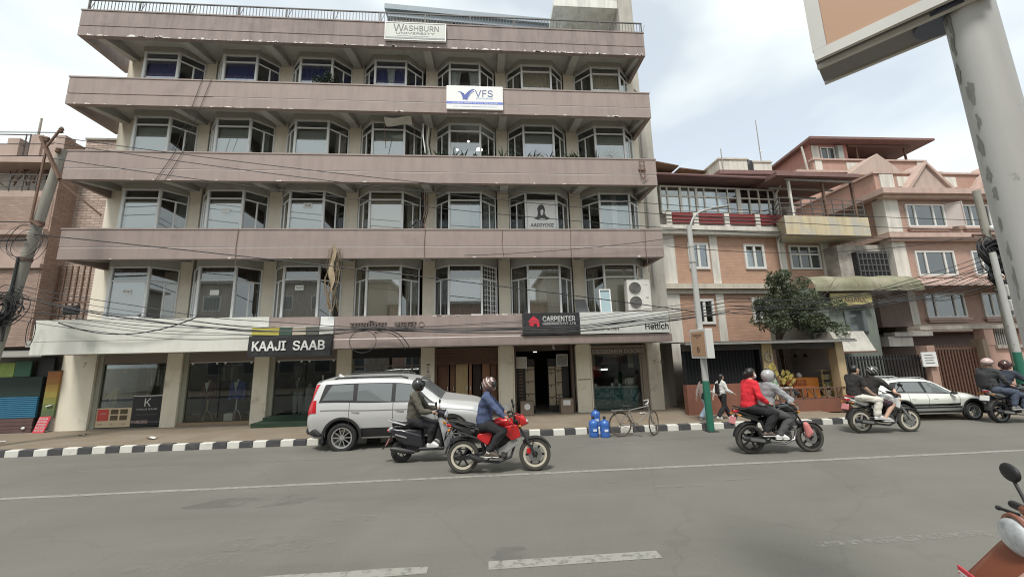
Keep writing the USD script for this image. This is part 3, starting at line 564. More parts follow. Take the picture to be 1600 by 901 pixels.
for k, (x, z0, z1, w, lb) in enumerate([(-10.1, 1.6, 2.15, .3, 'pale garments on a rail high behind the maroon mannequin'), (-7.7, 1.5, 2.1, .4, 'dim garments on a rail high at the back of the third shop')]):
    h = thing('hanging_clothes', lb, 'clothes', (x, 16.6, 0)); obj('rail', MB().cyl((-w-.1, 0, z1+.05), (w+.2, 0, z1+.05), .012, n=6), ALU, h)
    for q in range(5): obj('garment', to_tri(rbox(-w+q*w/2.4, -w+q*w/2.4+.09, -.2, .2, z0, z1, .03, 6)), (GREYPRT, PALEPRT, TANP)[q % 3], h, 40)
obj('shop_shelf', MB().box(-10.4, -8.0, 17.2, 17.5, 1.3, 1.34).box(-10.4, -8.0, 17.2, 17.5, .7, .74), GREYPRT, BLD)
obj('door_text', MB().add(letters('SHOP', .07, -6.02, YG-.001, 1.08, depth=.003, align='c', bold=True)).add(letters('PARKING AVAILABLE', .06, -6.02, YG-.001, .95, width=.85, depth=.003, align='c', bold=True)), GREYPRT, BLD)
obj('door_handle', MB().cyl((-5.78, YG-.05, .9), (-5.78, YG-.05, 1.75), .016, n=8), ALU, BLD)
CARPET = mat('green_step_carpet', (.022, .045, .026), .95, .3, 25, .3, 120)
st = obj('door_step', MB().box(-7.62, -4.95, 13.93, 14.9, .152, .29).box(-7.45, -5.1, 14.3, 14.96, .293, .42), CARPET, BLD)
# bay 4: dark framed front
a, b = PX[3]+.27, PX[4]-.27
fr = MB()
for x in (a+.03, -3.95, -2.62, b-.03): fr.box(x-.03, x+.03, YG-.02, YG+.05, ZF, 2.45)
fr.box(a, b, YG-.015, YG+.045, 2.0, 2.05).box(-3.78, -3.72, YG-.02, YG+.05, ZF, 2.0)
fr4 = obj('shop_frame', fr, mat('grey_frame', (.16, .15, .13), .5), BLD)
for x0, x1 in ((a+.06, -3.98), (-3.92, -2.65), (-2.59, b-.06)): obj('shop_pane', MB().box(x0, x1, YG, YG+.008, ZF, 2.0), GLASS_D, fr4); obj('shop_pane', MB().box(x0, x1, YG, YG+.008, 2.05, 2.45), GLASS_D, fr4)
obj('stair', MB().hexa([(-3.6, 16.6, .3), (-3.5, 16.6, .3), (-2.6, 16.6, 2.3), (-2.7, 16.6, 2.3), (-3.6, 17, .3), (-3.5, 17, .3), (-2.6, 17, 2.3), (-2.7, 17, 2.3)]), GREYPRT, BLD)
for k in range(2):
    nt = thing('door_notice', ('upper', 'lower')[k]+' of two printed notices stuck on the dark shop door', 'notice', (-2.83, YG-.024, 1.72-.31*k))
    obj('paper', MB().box(-.13, .13, 0, .004, -.13, .13), mat('paper', (.60, .54, .44), .8), nt)
    for q in range(4): obj('print_line', MB().box(-.10, .10-.03*(q % 2), -.0025, -.0005, .075-q*.05, .095-q*.05), GREYPRT, nt)
# bay 5: half open shutter with doors on show
a, b = PX[4]+.27, PX[5]-.27
sm = MB()
for q in range(5): sm.box(a, b, YP+.10+.02*(q % 2), YP+.20, 2.08+q*.11, 2.18+q*.11)
sm.box(a, b, YP+.06, YP+.24, 2.02, 2.077)
obj('rolled_shutter', sm, RUST, BLD); obj('shutter_guide', MB().box(a-.01, a+.07, YP+.05, YP+.22, .15, 2.66).box(b-.07, b+.01, YP+.05, YP+.22, .15, 2.66), RUST, BLD)
def wood(name, c, dark=.5): return mat(name, c, .45, .3, 2.2, .08, 30, stretch=(7, 7, .7), detail=6.0)
DW = [wood('walnut_door', (.16, .078, .045)), wood('teak_door', (.20, .10, .055)), wood('pine_door', (.40, .30, .155)), wood('dark_door', (.03, .018, .012)), wood('red_brown_door', (.27, .135, .07))]
def door(name, label, x0, x1, y, m, z1=2.02, tilt=0.0, panel=True):
    t = thing(name, label, 'door', ((x0+x1)/2, y, ZF)); w = (x1-x0)/2
    obj('leaf', MB().box(-w, w, 0, .04, 0, z1-ZF), m, t)
    if panel:
        q = MB()
        for (c, d) in ((.12, .85), (1.0, 1.72)):
            q.box(-w+.05, w-.05, -.012, -.001, c, c+.025).box(-w+.05, w-.05, -.012, -.001, d, d+.025).box(-w+.05, -w+.075, -.012, -.001, c, d).box(w-.075, w-.05, -.012, -.001, c, d)
        obj('moulding', q, m, t)
    obj('handle', MB().box(w-.05, w-.03, -.035, -.002, .88, 1.04).ball((w-.04, -.04, .98), .02, 1), ALU, t)
door('display_door', 'walnut display door with a small label at the left of the door shop', -1.68, -1.28, 15.12, DW[0]); door('display_door', 'narrow dark red door between the walnut and the yellow display doors', -1.24, -1.06, 15.2, DW[1], panel=False)
door('display_door', 'yellowish pine display door in the door shop', -1.02, -.56, 15.1, DW[2], panel=False); door('display_door', 'thin orange brown door edge beside the pine display door', -.52, -.42, 15.05, DW[4], panel=False)
door('display_door', 'almost black display door in the middle of the door shop', -.38, -.06, 15.3, DW[3]); door('display_door', 'red brown display door right of the black one', -.02, .26, 15.12, DW[4]); door('display_door', 'dark teak display door beside the shutter guide', .3, .52, 15.2, DW[1])
# bay 6: open hardware shop, very dark inside
a, b = PX[5]+.30, PX[6]-.32
obj('shutter_guide', MB().box(a, a+.08, YP+.05, YP+.25, .15, 2.66).box(b-.16, b-.06, YP+.05, YP+.25, .15, 2.66).box(a, b, YP+.3, YP+.5, 2.45, 2.655), mat('brown_guide', (.085, .06, .045), .6), BLD)
bw = mat('blackish_panel', (.02, .018, .017), .6); ply = mat('sample_ply', (.30, .25, .185), .7, .2, 8, .1, 40)
for k, (x0, x1, lb) in enumerate(((a+.12, a+.80, 'tall black display board of hinges and samples left of the hardware shop entrance'), (b-1.02, b-.22, 'tall black display board of wood samples right of the hardware shop entrance'))):
    t = thing('sample_board', lb, 'display board', ((x0+x1)/2, 15.1, ZF)); w = (x1-x0)/2
    obj('board', MB().box(-w, w, 0, .04, 0, 1.98), bw, t); r_k = np.random.default_rng(50+k)
    cols = ((-w+.32, w-.02),) if k == 0 else ((-w+.02, -.14), (-.10, .12))
    for c0, c1 in cols:
        z = .25
        while z < 1.62:
            hgt = r_k.choice([.1, .28, .42]); obj('sample', MB().box(c0, c1, -.02, -.001, z, min(z+hgt, 1.68)), ply, t); z += hgt+.03
            obj('fitting', MB().box(c0+.08, c0+.11, -.032, -.021, z-.1, z-.035), bw, t)
    if k == 0:
        for z in np.arange(.35, 1.6, .12): obj('hinge', MB().box(-w+.05+.05*r_k.random(), -w+.22, -.02, -.001, z, z+.05), RUST, t)
for x, y, w, z, m, lb in ((a+.28, 14.98, .19, 2.02, mat('pale_sign', (.42, .40, .36), .6, .1, 4), 'pale square sign hung at the upper left of the hardware shop'), (b-.46, 15.02, .20, 2.08, mat('framed_print', (.20, .21, .19), .6, .5, 9), 'framed square picture hung at the upper right of the hardware shop')):
    t = thing('square_sign', lb, 'sign', (x, y, z)); obj('plate', MB().box(-w, w, 0, .02, -w, w), m, t); obj('frame', MB().box(-w-.02, w+.02, -.004, .024, w+.001, w+.02).box(-w-.02, w+.02, -.004, .024, -w-.02, -w-.001).box(-w-.02, -w-.001, -.004, .024, -w, w).box(w+.001, w+.02, -.004, .024, -w, w), ALU, t)
ct = mat('carton', (.22, .17, .13), .8, .15, 5)
for x, y, w, h, lb, disc in ((a+.42, 14.75, .24, .48, 'brown carton with a round white label left of the hardware shop entrance', True), (b-.42, 14.82, .24, .52, 'brown carton with a white label right of the hardware shop entrance', False)):
    t = thing('carton', lb, 'box', (x, y, .152)); obj('body', to_tri(rbox(-w, w, -.18, .18, 0, h, .015)), ct, t, 40); obj('flap', MB().box(-w, -.01, -.18, .18, h+.001, h+.008).box(.01, w, -.18, .18, h+.001, h+.008), ct, t)
    obj('sticker', MB().lathe([(0, 0), (.11, 0), (.11, .004), (0, .004)], (0, -.181, h*.62), 'y', 20) if disc else MB().box(-.15, .12, -.185, -.181, h-.22, h-.04), WHITE, t)
t = thing('round_sign', 'round white disc leaning on the cream pillar left of the hardware shop', 'sign', (.83, 14.72, .42)); obj('disc', MB().lathe([(0, 0), (.13, 0), (.13, .02), (0, .02)], axis='y', n=24), WHITE, t); obj('rim', MB().torus(.13, .012, n=24, m=6), ALU, t, 40)
sl = mat('spot_glow', (1, 1, .96), .4, 0, emit=2.5)
t = thing('ceiling_lamp', 'small lit ceiling lamp just inside the dark hardware shop', 'lamp', (2.05, 15.4, 2.42)); obj('lens', MB().ball((0, 0, 0), (.07, .05, .02), 2), sl, t, True); obj('housing', MB().lathe([(0, .23), (.08, .23), (.08, .01), (0, .01)], n=16), ALU, t, 40)
t = thing('security_camera', 'white security camera under the lip over the hardware shop', 'camera', (2.55, 14.0, 2.50)); obj('housing', MB().tube([(0, .14, .05), (0, -.10, 0)], .035, 10), WHITE, t, 40); obj('bracket', MB().cyl((0, .08, .04), (0, .08, .16), .014, n=8), WHITE, t, 40); obj('lens', MB().cyl((0, -.102, -.001), (0, -.108, -.003), .024, n=10), BLACK, t)
t = thing('stool', 'reddish wooden stool deep in the dark hardware shop', 'stool', (3.0, 16.0, ZF)); obj('seat', MB().box(-.17, .17, -.17, .17, .66, .70), DW[4], t)
for sx in (-1, 1):
    for sy in (-1, 1): obj('leg', MB().bar((sx*.16, sy*.16, 0), (sx*.13, sy*.13, .66), .035), DW[4], t)
# bay 7: designer doors shop, teal counter behind glass
a, b = PX[6]+.32, PX[7]-.27
TEAL = mat('teal_laminate', (.075, .20, .225), .45, .1, 2)
obj('shop_pane', MB().box(a+.06, b-.28, YG, YG+.01, ZF, 2.25), GLASS_S, BLD); obj('shop_frame', MB().box(a, a+.06, YG-.03, YG+.05, ZF, 2.6).box(b-.28, b-.22, YG-.03, YG+.05, ZF, 2.6).box(b-.20, b, YG-.03, YG+.05, ZF, 2.6).box(a+.06, b-.28, YG-.04, YG+.05, 2.25, 2.60), mat('dull_beige_frame', (.27, .225, .18), .7, .1, 3, streak=.2), BLD)
dd = thing('shop_sign', 'worn raised DESIGNER DOORS lettering over the right shop window', 'sign', (0, 0, 0))
obj('backing', MB().box(a+.04, b-.12, YG-.07, YG-.042, 2.26, 2.47), mat('grey_backing', (.17, .14, .12), .7, .2, 5), dd)
dm = mat('dull_letter', (.46, .42, .37), .6, .15, 8)
m = _glyphs('DESIGNER DOORS', .135, .02, 'Inter.woff2', True); xs = m.vertices[:, 0]; edges = []
obj('lettering', letters('DESIGNER DOORS', .135, a+.07, YG-.071, 2.30, width=2.05, depth=.02, bold=True), dm, dd)
ctr = thing('counter', 'long teal shop counter with a pale top behind the right shop window', 'counter', (0, 0, 0))
x0, x1 = a+.10, b-.34
obj('cabinet', MB().box(x0, x1, 15.15, 15.7, ZF, .98), TEAL, ctr); obj('worktop', MB().box(x0-.01, x1+.01, 15.12, 15.72, .982, 1.02), mat('pale_worktop', (.52, .52, .48), .4), ctr)
nd = 5; dw = (x1-x0)/nd
for q in range(nd):
    if q < 2:
        for r in range(3): p = obj('drawer', MB().box(x0+q*dw+.008, x0+(q+1)*dw-.008, 15.13, 15.149, ZF+.06+r*.25, ZF+.30+r*.25), TEAL, ctr); obj('handle', MB().box(x0+q*dw+.12, x0+(q+1)*dw-.12, 15.115, 15.129, ZF+.25+r*.25, ZF+.265+r*.25), ALU, p)
    else: p = obj('cupboard_door', MB().box(x0+q*dw+.008, x0+(q+1)*dw-.008, 15.13, 15.149, ZF+.06, ZF+.80), TEAL, ctr); obj('handle', MB().box(x0+q*dw+.05, x0+q*dw+.065, 15.115, 15.129, ZF+.58, ZF+.74), ALU, p)
for x, h, r, lb in ((4.35, .10, .08, 'wide white cup at the left end of the teal counter'), (5.05, .12, .055, 'tall white mug in the middle of the teal counter'), (5.33, .08, .06, 'small white bowl right of the mug on the teal counter')):
    t = thing('cup', lb, 'cup', (x, 15.3, 1.022)); obj('bowl', MB().lathe([(0, .0), (r*.75, 0), (r, h), (r-.01, h), (r*.68, .012), (0, .012)], n=18), WHITE, t, 40); obj('cup_handle', MB().tube([(r*.9, 0, h*.8), (r*1.4, 0, h*.75), (r*1.4, 0, h*.35), (r*.85, 0, h*.3)], .008, 6), WHITE, t, 40)
t = thing('faucet', 'chrome tap standing on the right end of the teal counter', 'tap', (5.62, 15.35, 1.022)); obj('body', MB().cyl((0, 0, 0), (0, 0, .2), .018, n=8).tube(bez((0, 0, .2), (0, 0, .3), (0, -.12, .27)), .014, 8), ALU, t, 40); obj('lever', MB().bar((0, 0, .2), (.08, 0, .25), .015), ALU, t)
t = thing('framed_card', 'white framed card on the counter beside the tap', 'frame', (5.86, 15.45, 1.022)); obj('card', MB().box(-.11, .11, 0, .01, .02, .28), PALEPRT, t); obj('frame', MB().box(-.13, -.111, -.01, .015, 0, .3).box(.111, .13, -.01, .015, 0, .3).box(-.13, .13, -.01, .015, .281, .3), WHITE, t)
for x, w, z0, lb in ((4.24, .13, 1.70, 'pale hanging panel at the left of the designer doors window'), (5.78, .11, 1.74, 'pale hanging panel at the right of the designer doors window')):
    t = thing('hanging_board', lb, 'board', (x, 15.1, 0)); obj('panel', MB().box(-w, w, 0, .02, z0, 2.24), mat('dusty_panel', (.36, .32, .27), .7, .15, 4), t); obj('cord', MB().cyl((-w*.6, .01, 2.24), (-w*.6, .01, 2.6), .005, n=5).cyl((w*.6, .01, 2.24), (w*.6, .01, 2.6), .005, n=5), ALU, t)
t = thing('valance', 'dark red valance along the top of the designer doors window', 'valance', (0, 0, 0)); obj('cloth', drape(a+.4, b-.7, 1.95, 2.2, 15.25, 12, .025), mat('red_valance', (.10, .02, .02), .9), t, True); obj('rod', MB().cyl((a+.35, 15.25, 2.2), (b-.65, 15.25, 2.2), .012, n=6), ALU, t)
t = thing('wall_tube', 'lit white tube lamp at the back of the designer doors shop', 'lamp', (5.05, 16.2, 1.62)); obj('tube', MB().box(-.12, .12, -.02, .02, 0, .05), mat('tube_glow', (1, 1, .95), .4, 0, emit=1.5), t); obj('fitting', MB().box(-.4, .16, .021, .06, -.01, .06), ALU, t)
for (x, z, tx) in ((-13.82, 2.25, '7'), (6.55, 1.85, '7-8')):
    obj('wall_number', letters(tx, .16, x, YP-.001, z, depth=.002), GREYPRT, BLD)
v = MB(); rr = np.random.default_rng(5)
for q in range(14): z = .9+q*.085; v.box(-2.03-.05*rr.random(), -1.97+.06*rr.random(), YP-.004, YP-.0005, z, z+.05*rr.random()+.02)
obj('flaked_lettering', v, GREYPRT, BLD, kind='stuff')

# ------------------------------------------------------------------ signs on the facade
def board(name, label, x0, x1, z0, z1, m, y=13.10, d=.08, frame=None):
    t = thing(name, label, 'sign', (0, 0, 0)); obj('board', MB().box(x0, x1, y, y+d, z0, z1), m, t)
    if frame: obj('frame', MB().box(x0-.03, x1+.03, y-.012, y+d, z1, z1+.03).box(x0-.03, x1+.03, y-.012, y+d, z0-.03, z0).box(x0-.03, x0, y-.012, y+d, z0, z1).box(x1, x1+.03, y-.012, y+d, z0, z1), frame, t)
    return t
PALEB = mat('pale_sign_board', (.50, .515, .47), .5, .06, 1.5, streak=.15); DGREY = mat('dark_letter', (.075, .085, .08), .5); SBLUE = mat('sign_blue', (.055, .085, .33), .45); SLB = mat('sign_light_blue', (.30, .42, .66), .45)
t = board('washburn_sign', 'pale grey university board on the roof parapet', -3.54, -1.30, 14.17, 14.88, PALEB, frame=WHITE)
obj('lettering', MB().add(letters('W', .31, -3.25, 13.099, 14.52, depth=.006)).add(letters('ASHBURN', .23, -2.87, 13.099, 14.55, width=1.32, depth=.006)), DGREY, t); obj('lettering', letters('UNIVERSITY', .085, -2.42, 13.099, 14.40, width=1.45, depth=.005, align='c'), DGREY, t)
obj('strip', MB().box(-3.54, -1.30, 13.096, 13.0995, 14.19, 14.27), mat('strip_grey', (.20, .22, .21), .5), t); obj('lettering', letters('APPROVED STUDY CENTRE', .05, -2.42, 13.0955, 14.205, width=1.1, depth=.003, align='c'), PALEB, t); obj('rule_line', MB().box(-3.1, -1.9, 13.096, 13.0995, 14.315, 14.325), DGREY, t)
t = board('vfs_sign', 'white board with a blue swoosh emblem and blue stripe on the fifth floor parapet', -1.24, .86, 11.32, 12.28, WHITE)
obj('lettering', letters('VFS', .27, -.18, 13.099, 11.84, width=.66, depth=.006), mat('sign_blue_grey', (.08, .11, .28), .45), t); obj('lettering', letters('EDUCATION SERVICES', .06, -.14, 13.099, 11.74, width=.62, depth=.004), SLB, t)
sw = MB()
for P0, m_ in ((bez((-.72, 0, 11.98), (-.62, 0, 11.98), (-.56, 0, 11.72), n=12), 0), (bez((-.56, 0, 11.72), (-.42, 0, 12.1), (-.20, 0, 12.14), n=14), 1)):
    n = len(P0); tt = np.linspace(0, 1, n); w = (.02+.06*tt) if m_ == 0 else (.075*(1-tt)+.012); d = np.gradient(P0, axis=0); nn = np.stack([-d[:, 2], d[:, 0]], 1); nn /= np.linalg.norm(nn, axis=1, keepdims=True)
    q = np.vstack([P0[:, [0, 2]]+nn*w[:, None], (P0[:, [0, 2]]-nn*w[:, None])[::-1]]); sw.prism(Polygon(q).buffer(0), 13.093+.002*m_, 13.0985)
obj('emblem', sw, SBLUE, t); sw = MB(); P0 = bez((-.48, 0, 11.70), (-.36, 0, 12.02), (-.22, 0, 12.06), n=12); sw.tube(P0*[1, 0, 1]+[0, 13.096, 0], .012, 6); obj('emblem_line', sw, SLB, t); P0 = bez((-.82, 0, 12.02), (-.72, 0, 12.06), (-.62, 0, 11.95), n=10); obj('emblem_tip', MB().tube(P0*[1, 0, 1]+[0, 13.096, 0], np.linspace(.004, .025, 10), 6), SLB, t)
obj('stripe', MB().box(-1.24, .86, 13.095, 13.0985, 11.53, 11.625), mat('stripe_blue', (.13, .19, .56), .45), t); obj('lettering', letters('AUSTRALIA  CANADA  U.K.  U.S.A.  NEW ZEALAND', .055, -.19, 13.0945, 11.55, width=1.7, depth=.002, align='c'), WHITE, t); obj('lettering', letters('Level 4, Putalisadak, Kathmandu  www.vfs.edu.np', .045, -.19, 13.099, 11.41, width=1.6, depth=.003, align='c'), SLB, t)
t = board('hardware_sign', 'black hardware shop board with a red house emblem', 1.36, 3.32, 2.96, 3.70, SIGNBLK, y=13.09, d=.09)
obj('emblem', MB().prism([(1.55, 3.42), (1.74, 3.60), (1.93, 3.44), (1.93, 3.24), (1.86, 3.22), (1.84, 3.33), (1.74, 3.33), (1.72, 3.25), (1.60, 3.27), (1.60, 3.36)], 13.078, 13.0895), mat('sign_red', (.60, .035, .06), .45), t)
obj('lettering', letters('CARPENTER', .16, 2.05, 13.089, 3.42, width=1.12, depth=.006, bold=True), PALEPRT, t); obj('lettering', letters('HARDWARES PVT. LTD', .085, 2.05, 13.089, 3.29, width=1.14, depth=.005), PALEPRT, t); obj('lettering', letters('Putalisadak, Kathmandu', .045, 1.62, 13.089, 3.10, width=.62, depth=.003), GREYPRT, t); obj('lettering', letters('Tel: 01-4240522, 4240623', .045, 2.46, 13.089, 3.10, width=.7, depth=.003), GREYPRT, t)
t = board('white_fascia_sign', 'long white shop board with black lettering at the right end of the fascia', 3.34, 6.50, 2.96, 3.70, mat('white_sign', (.60, .61, .57), .5, .06, 1.5, streak=.12), y=13.09, d=.09)
obj('lettering', letters('The Carpenter Hardware', .095, 3.47, 13.089, 3.07, width=1.22, depth=.005), DGREY, t); obj('lettering', letters('Hettich', .20, 5.62, 13.089, 3.08, width=.84, depth=.006, bold=True), BLACK, t)
t = thing('kaaji_saab_sign', 'black tailor shop board with white KAAJI SAAB letters', 'sign', (0, 0, 0))
obj('board', MB().hexa([(-7.4, 12.98, 2.44), (-4.86, 12.98, 2.44), (-4.86, 13.15, 2.44), (-7.4, 13.15, 2.44), (-7.4, 13.02, 3.10), (-4.86, 13.02, 3.10), (-4.86, 13.15, 3.10), (-7.4, 13.15, 3.10)]), SIGNBLK, t)
lt = MB().add(letters('KAAJI', .285, -7.26, 12.995, 2.63, width=1.02, depth=.03, bold=True)).add(letters('SAAB', .285, -6.02, 12.995, 2.63, width=.98, depth=.03, bold=True)); obj('lettering', lt, mat('white_letter', (.78, .78, .75), .4), t)
cols = [('yellow', (.50, .44, .08), -7.40, -6.55), ('green', (.05, .10, .07), -6.53, -6.16), ('cream', (.55, .48, .36), -6.14, -5.72), ('olive', (.11, .12, .09), -5.70, -5.32), ('white', (.60, .60, .54), -5.30, -4.86)]
for n_, c, x0, x1 in cols:
    t = thing('colour_panel', f'small {n_} panel in the row above the black tailor shop board', 'panel', (x0, 13.13, 3.12)); obj('plate', MB().box(0, x1-x0, 0, .06, 0, .25), mat('panel_'+n_, c, .6, .15, 5), t); obj('edge', MB().box(0, x1-x0, -.006, .06, .251, .265), WHITE, t)
# raised building name in Devanagari
t = thing('building_name', 'raised dark Devanagari lettering on the mauve fascia', 'lettering', (0, 0, 0))
try: nm = MB().add(letters('वाणिज्य', .17, -4.35, 13.199, 3.33, width=1.18, depth=.05, font='NotoSansDevanagari-Regular.woff2', bold=True)).add(letters('भवन', .17, -2.92, 13.199, 3.33, width=.72, depth=.05, font='NotoSansDevanagari-Regular.woff2', bold=True))
except Exception: nm = MB().box(-4.35, -3.2, 13.15, 13.199, 3.42, 3.45)
obj('lettering', nm, mat('tarnished_letter', (.14, .11, .10), .6, .3, 20), t); obj('ring', MB().torus(.09, .008, (-2.03, 13.19, 3.38), 'y', 24, 6), RUST, t, 40)
# poster in bay window of the second floor
t = thing('window_poster', 'white poster with a drawn bust and AADIYOGI lettering in the bay window', 'poster', (0, 0, 0)); x = 2.33; yq = YB+.03
obj('sheet', MB().box(x-.555, x+.555, YB-.032, YB-.022, 6.75, 8.17), WHITE, t); ink = mat('ink', (.07, .07, .07), .6)
yq = YB-.033
obj('bust', MB().prism(Polygon([(x-.30, 7.48), (x-.17, 7.56), (x-.14, 7.72), (x-.17, 7.86), (x-.10, 8.0), (x+.02, 8.05), (x+.10, 7.98), (x+.14, 7.84), (x+.12, 7.68), (x+.18, 7.56), (x+.33, 7.48), (x+.20, 7.42), (x-.16, 7.42)]).difference(Polygon([(x-.03, 7.60), (x-.04, 7.80), (x+.04, 7.86), (x+.08, 7.78), (x+.05, 7.62)])).difference(Polygon([(x-.1, 7.44), (x+.02, 7.52), (x+.16, 7.45)])), yq-.004, yq-.001), ink, t)
obj('lettering', letters('AADIYOGI', .135, x, yq-.0005, 7.14, width=.90, depth=.004, align='c', bold=True, slant=.12), ink, t); obj('lettering', letters('SPORTS AND YOGA CENTRE', .06, x, yq-.0005, 7.0, width=.9, depth=.003, align='c'), GREYPRT, t); obj('lettering', letters('Contact: 9851', .06, x, yq-.0005, 6.79, width=.8, depth=.003, align='c'), GREYPRT, t)
# little white to-let notices stuck in windows
for x, zz, lb, tx in ((-12.25, 4.78, 'first bay of the first floor', 'TO LET'), (-9.38, 4.72, 'second bay of the first floor', ''), (-6.52, 4.86, 'third bay of the first floor', 'TO LET'), (-9.30, 7.75, 'second bay of the second floor', ''), (-6.42, 7.97, 'third bay of the second floor', 'TO LET')):
    t = thing('window_notice', 'small white notice stuck in the window of the '+lb, 'notice', (x, YB+.006, zz)); obj('paper', MB().box(-.15, .15, 0, .005, -.09, .09), WHITE, t)
    if tx: obj('lettering', letters(tx, .07, 0, -.0005, -.03, width=.24, depth=.002, align='c', bold=True), ink, t)
# air conditioner, leaning frames
t = thing('air_conditioner', 'white outdoor air conditioner unit with two fans on the first floor ledge', 'air conditioner', (5.70, 13.72, 3.72)); AC = mat('ac_white', (.60, .585, .54), .45, .05, 4, streak=.1)
obj('casing', to_tri(rbox(-.44, .44, -.17, .17, .05, 1.19, .025)), AC, t, 40)
for z in (.36, .88):
    f = obj('fan_grille', MB().torus(.235, .012, (-.15, -.175, z), 'y', 32, 6), AC, t, 40); obj('fan_opening', MB().lathe([(0, 0), (.228, 0), (.228, .004), (0, .004)], (-.15, -.173, z), 'y', 28), mat('fan_dark', (.10, .095, .09), .6), f)
    g = MB()
    for r in np.linspace(.04, .22, 6): g.torus(r, .004, (-.15, -.182, z), 'y', 28, 4)
    obj('grille_rings', g, mat('fan_ring', (.25, .24, .22), .5), f, 40)
obj('foot', MB().box(-.38, -.28, -.19, .19, 0, .049).box(.28, .38, -.19, .19, 0, .049), RUST, t); obj('badge', MB().add(letters('AUX', .04, .22, -.171, .98, depth=.002)).box(.24, .34, -.176, -.172, .52, .55), GREYPRT, t)
t = thing('spare_window', 'white framed pane leaning on the ledge left of the air conditioner', 'window', (4.42, 13.5, 3.70)); obj('frame', MB().bar((-.19, 0, 0), (-.19, .08, .88), .04).bar((.19, 0, 0), (.19, .08, .88), .04).bar((-.21, .08, .86), (.21, .08, .86), .04).bar((-.21, 0, .02), (.21, 0, .02), .04), WHITE, t); obj('pane', tri([(-.17, .02, .02), (.17, .02, .02), (.17, .10, .86), (-.17, .10, .86)], [[0, 1, 2], [0, 2, 3]]), C_AQUA, t)
t = thing('leaning_board', 'plain grey board leaning against the pillar above the white shop board', 'board', (3.75, 14.2, 3.72)); obj('board', MB().hexa([(-.22, 0, 0), (.26, 0, 0), (.26, .02, 0), (-.22, .02, 0), (-.24, .2, .62), (.16, .2, .62), (.16, .22, .62), (-.24, .22, .62)]), GREYPRT, t); obj('edge', MB().bar((.27, 0, 0), (.17, .2, .63), .025), PALEPRT, t)
t = thing('torn_awning', 'torn white cloth awning hanging under the parapet on the third floor', 'awning', (0, 0, 0)); obj('cloth', grid(np.stack([np.stack([np.linspace(-3.6, -2.6, 9), np.full(9, 13.5+.4*q), 11.2-.10*q-.05*np.sin(np.linspace(0, 5, 9)+q)], 1) for q in (0, .5, 1)])), mat('dirty_cloth', (.50, .48, .42), .9, .15, 6), t); obj('bracket', MB().bar((-3.6, 13.5, 11.2), (-3.6, 14.0, 10.2), .02).bar((-2.5, 13.5, 11.2), (-2.5, 14.0, 10.2), .02), RUST, t)
t = thing('dry_creeper', 'dried brown creeper and rag hanging below the second floor parapet', 'dead plant', (-5.0, 13.1, 0)); rr = np.random.default_rng(9); m = MB()
for q in range(16):
    x0 = rr.uniform(-.1, .2); P = np.array([(x0+.12*math.sin(z*3+q), rr.uniform(-.05, .05), 6.0-z) for z in np.linspace(0, rr.uniform(.8, 2.3), 9)]); m.tube(P, rr.uniform(.006, .018), 5)
obj('stems', m, mat('dry_stem', (.20, .15, .09), .9, .3, 9), t, 40); P = np.zeros((9, 4, 3))
for q, z in enumerate(np.linspace(6.1, 4.5, 9)):
    w = .055*math.sin(.4+q*.33)+.02
    P[q] = [(.05+.06*math.sin(q)-w, -.08, z), (.05-w/3, -.12+.03*math.sin(2*q), z), (.05+w/3, -.07, z), (.05+.05*math.sin(q*1.3)+w, -.1, z)]
obj('rag', grid(P), mat('old_rag', (.34, .27, .18), .9, .25, 8), t, True)
# ------------------------------------------------------------------ generic windows for the neighbours
FRW = mat('white_window_frame', (.60, .59, .56), .5, .06, 4)
DGLASS = usdkit.material(stage, '/World/Looks/dark_pane', {'p': ('principled_bsdf', {'base_color': (.055, .065, .065), 'roughness': .06, 'specular_ior_level': .9})}, [], surface='p.BSDF')
CURT_G = mat('pale_inside_curtain', (.26, .27, .25), .9, .15, 5, stretch=(8, 8, .5))
def window(parent, x0, x1, z0, z1, y, mull=(), trans=None, fr=.06, m=FRW, pane=None, open_right=False):
    """a framed window set in the wall plane y (facing -y); mull: fractions; trans: fraction of the height of a transom"""
    f = MB().box(x0, x1, y-.05, y+.04, z0, z0+fr).box(x0, x1, y-.05, y+.04, z1-fr, z1).box(x0, x0+fr, y-.05, y+.04, z0+fr, z1-fr).box(x1-fr, x1, y-.05, y+.04, z0+fr, z1-fr)
    xs = [x0+fr/2]+[x0+(x1-x0)*t for t in mull]+[x1-fr/2]
    for x in xs[1:-1]: f.box(x-fr/2, x+fr/2, y-.045, y+.035, z0+fr, z1-fr)
    zt = None
    if trans: zt = z0+(z1-z0)*trans; f.box(x0+fr, x1-fr, y-.04, y+.03, zt-fr/2, zt+fr/2)
    w = obj('window', f, m, parent)
    for a, b in zip(xs[:-1], xs[1:]):
        for c, d in ([(z0+fr, z1-fr)] if not zt else [(z0+fr, zt-fr/2), (zt+fr/2, z1-fr)]):
            obj('pane', MB().box(a+fr/2, b-fr/2, y+.0, y+.012, c, d), pane or DGLASS, w)
    return w
def hip(x0, x1, y0, y1, z0, h, over=.0): pass

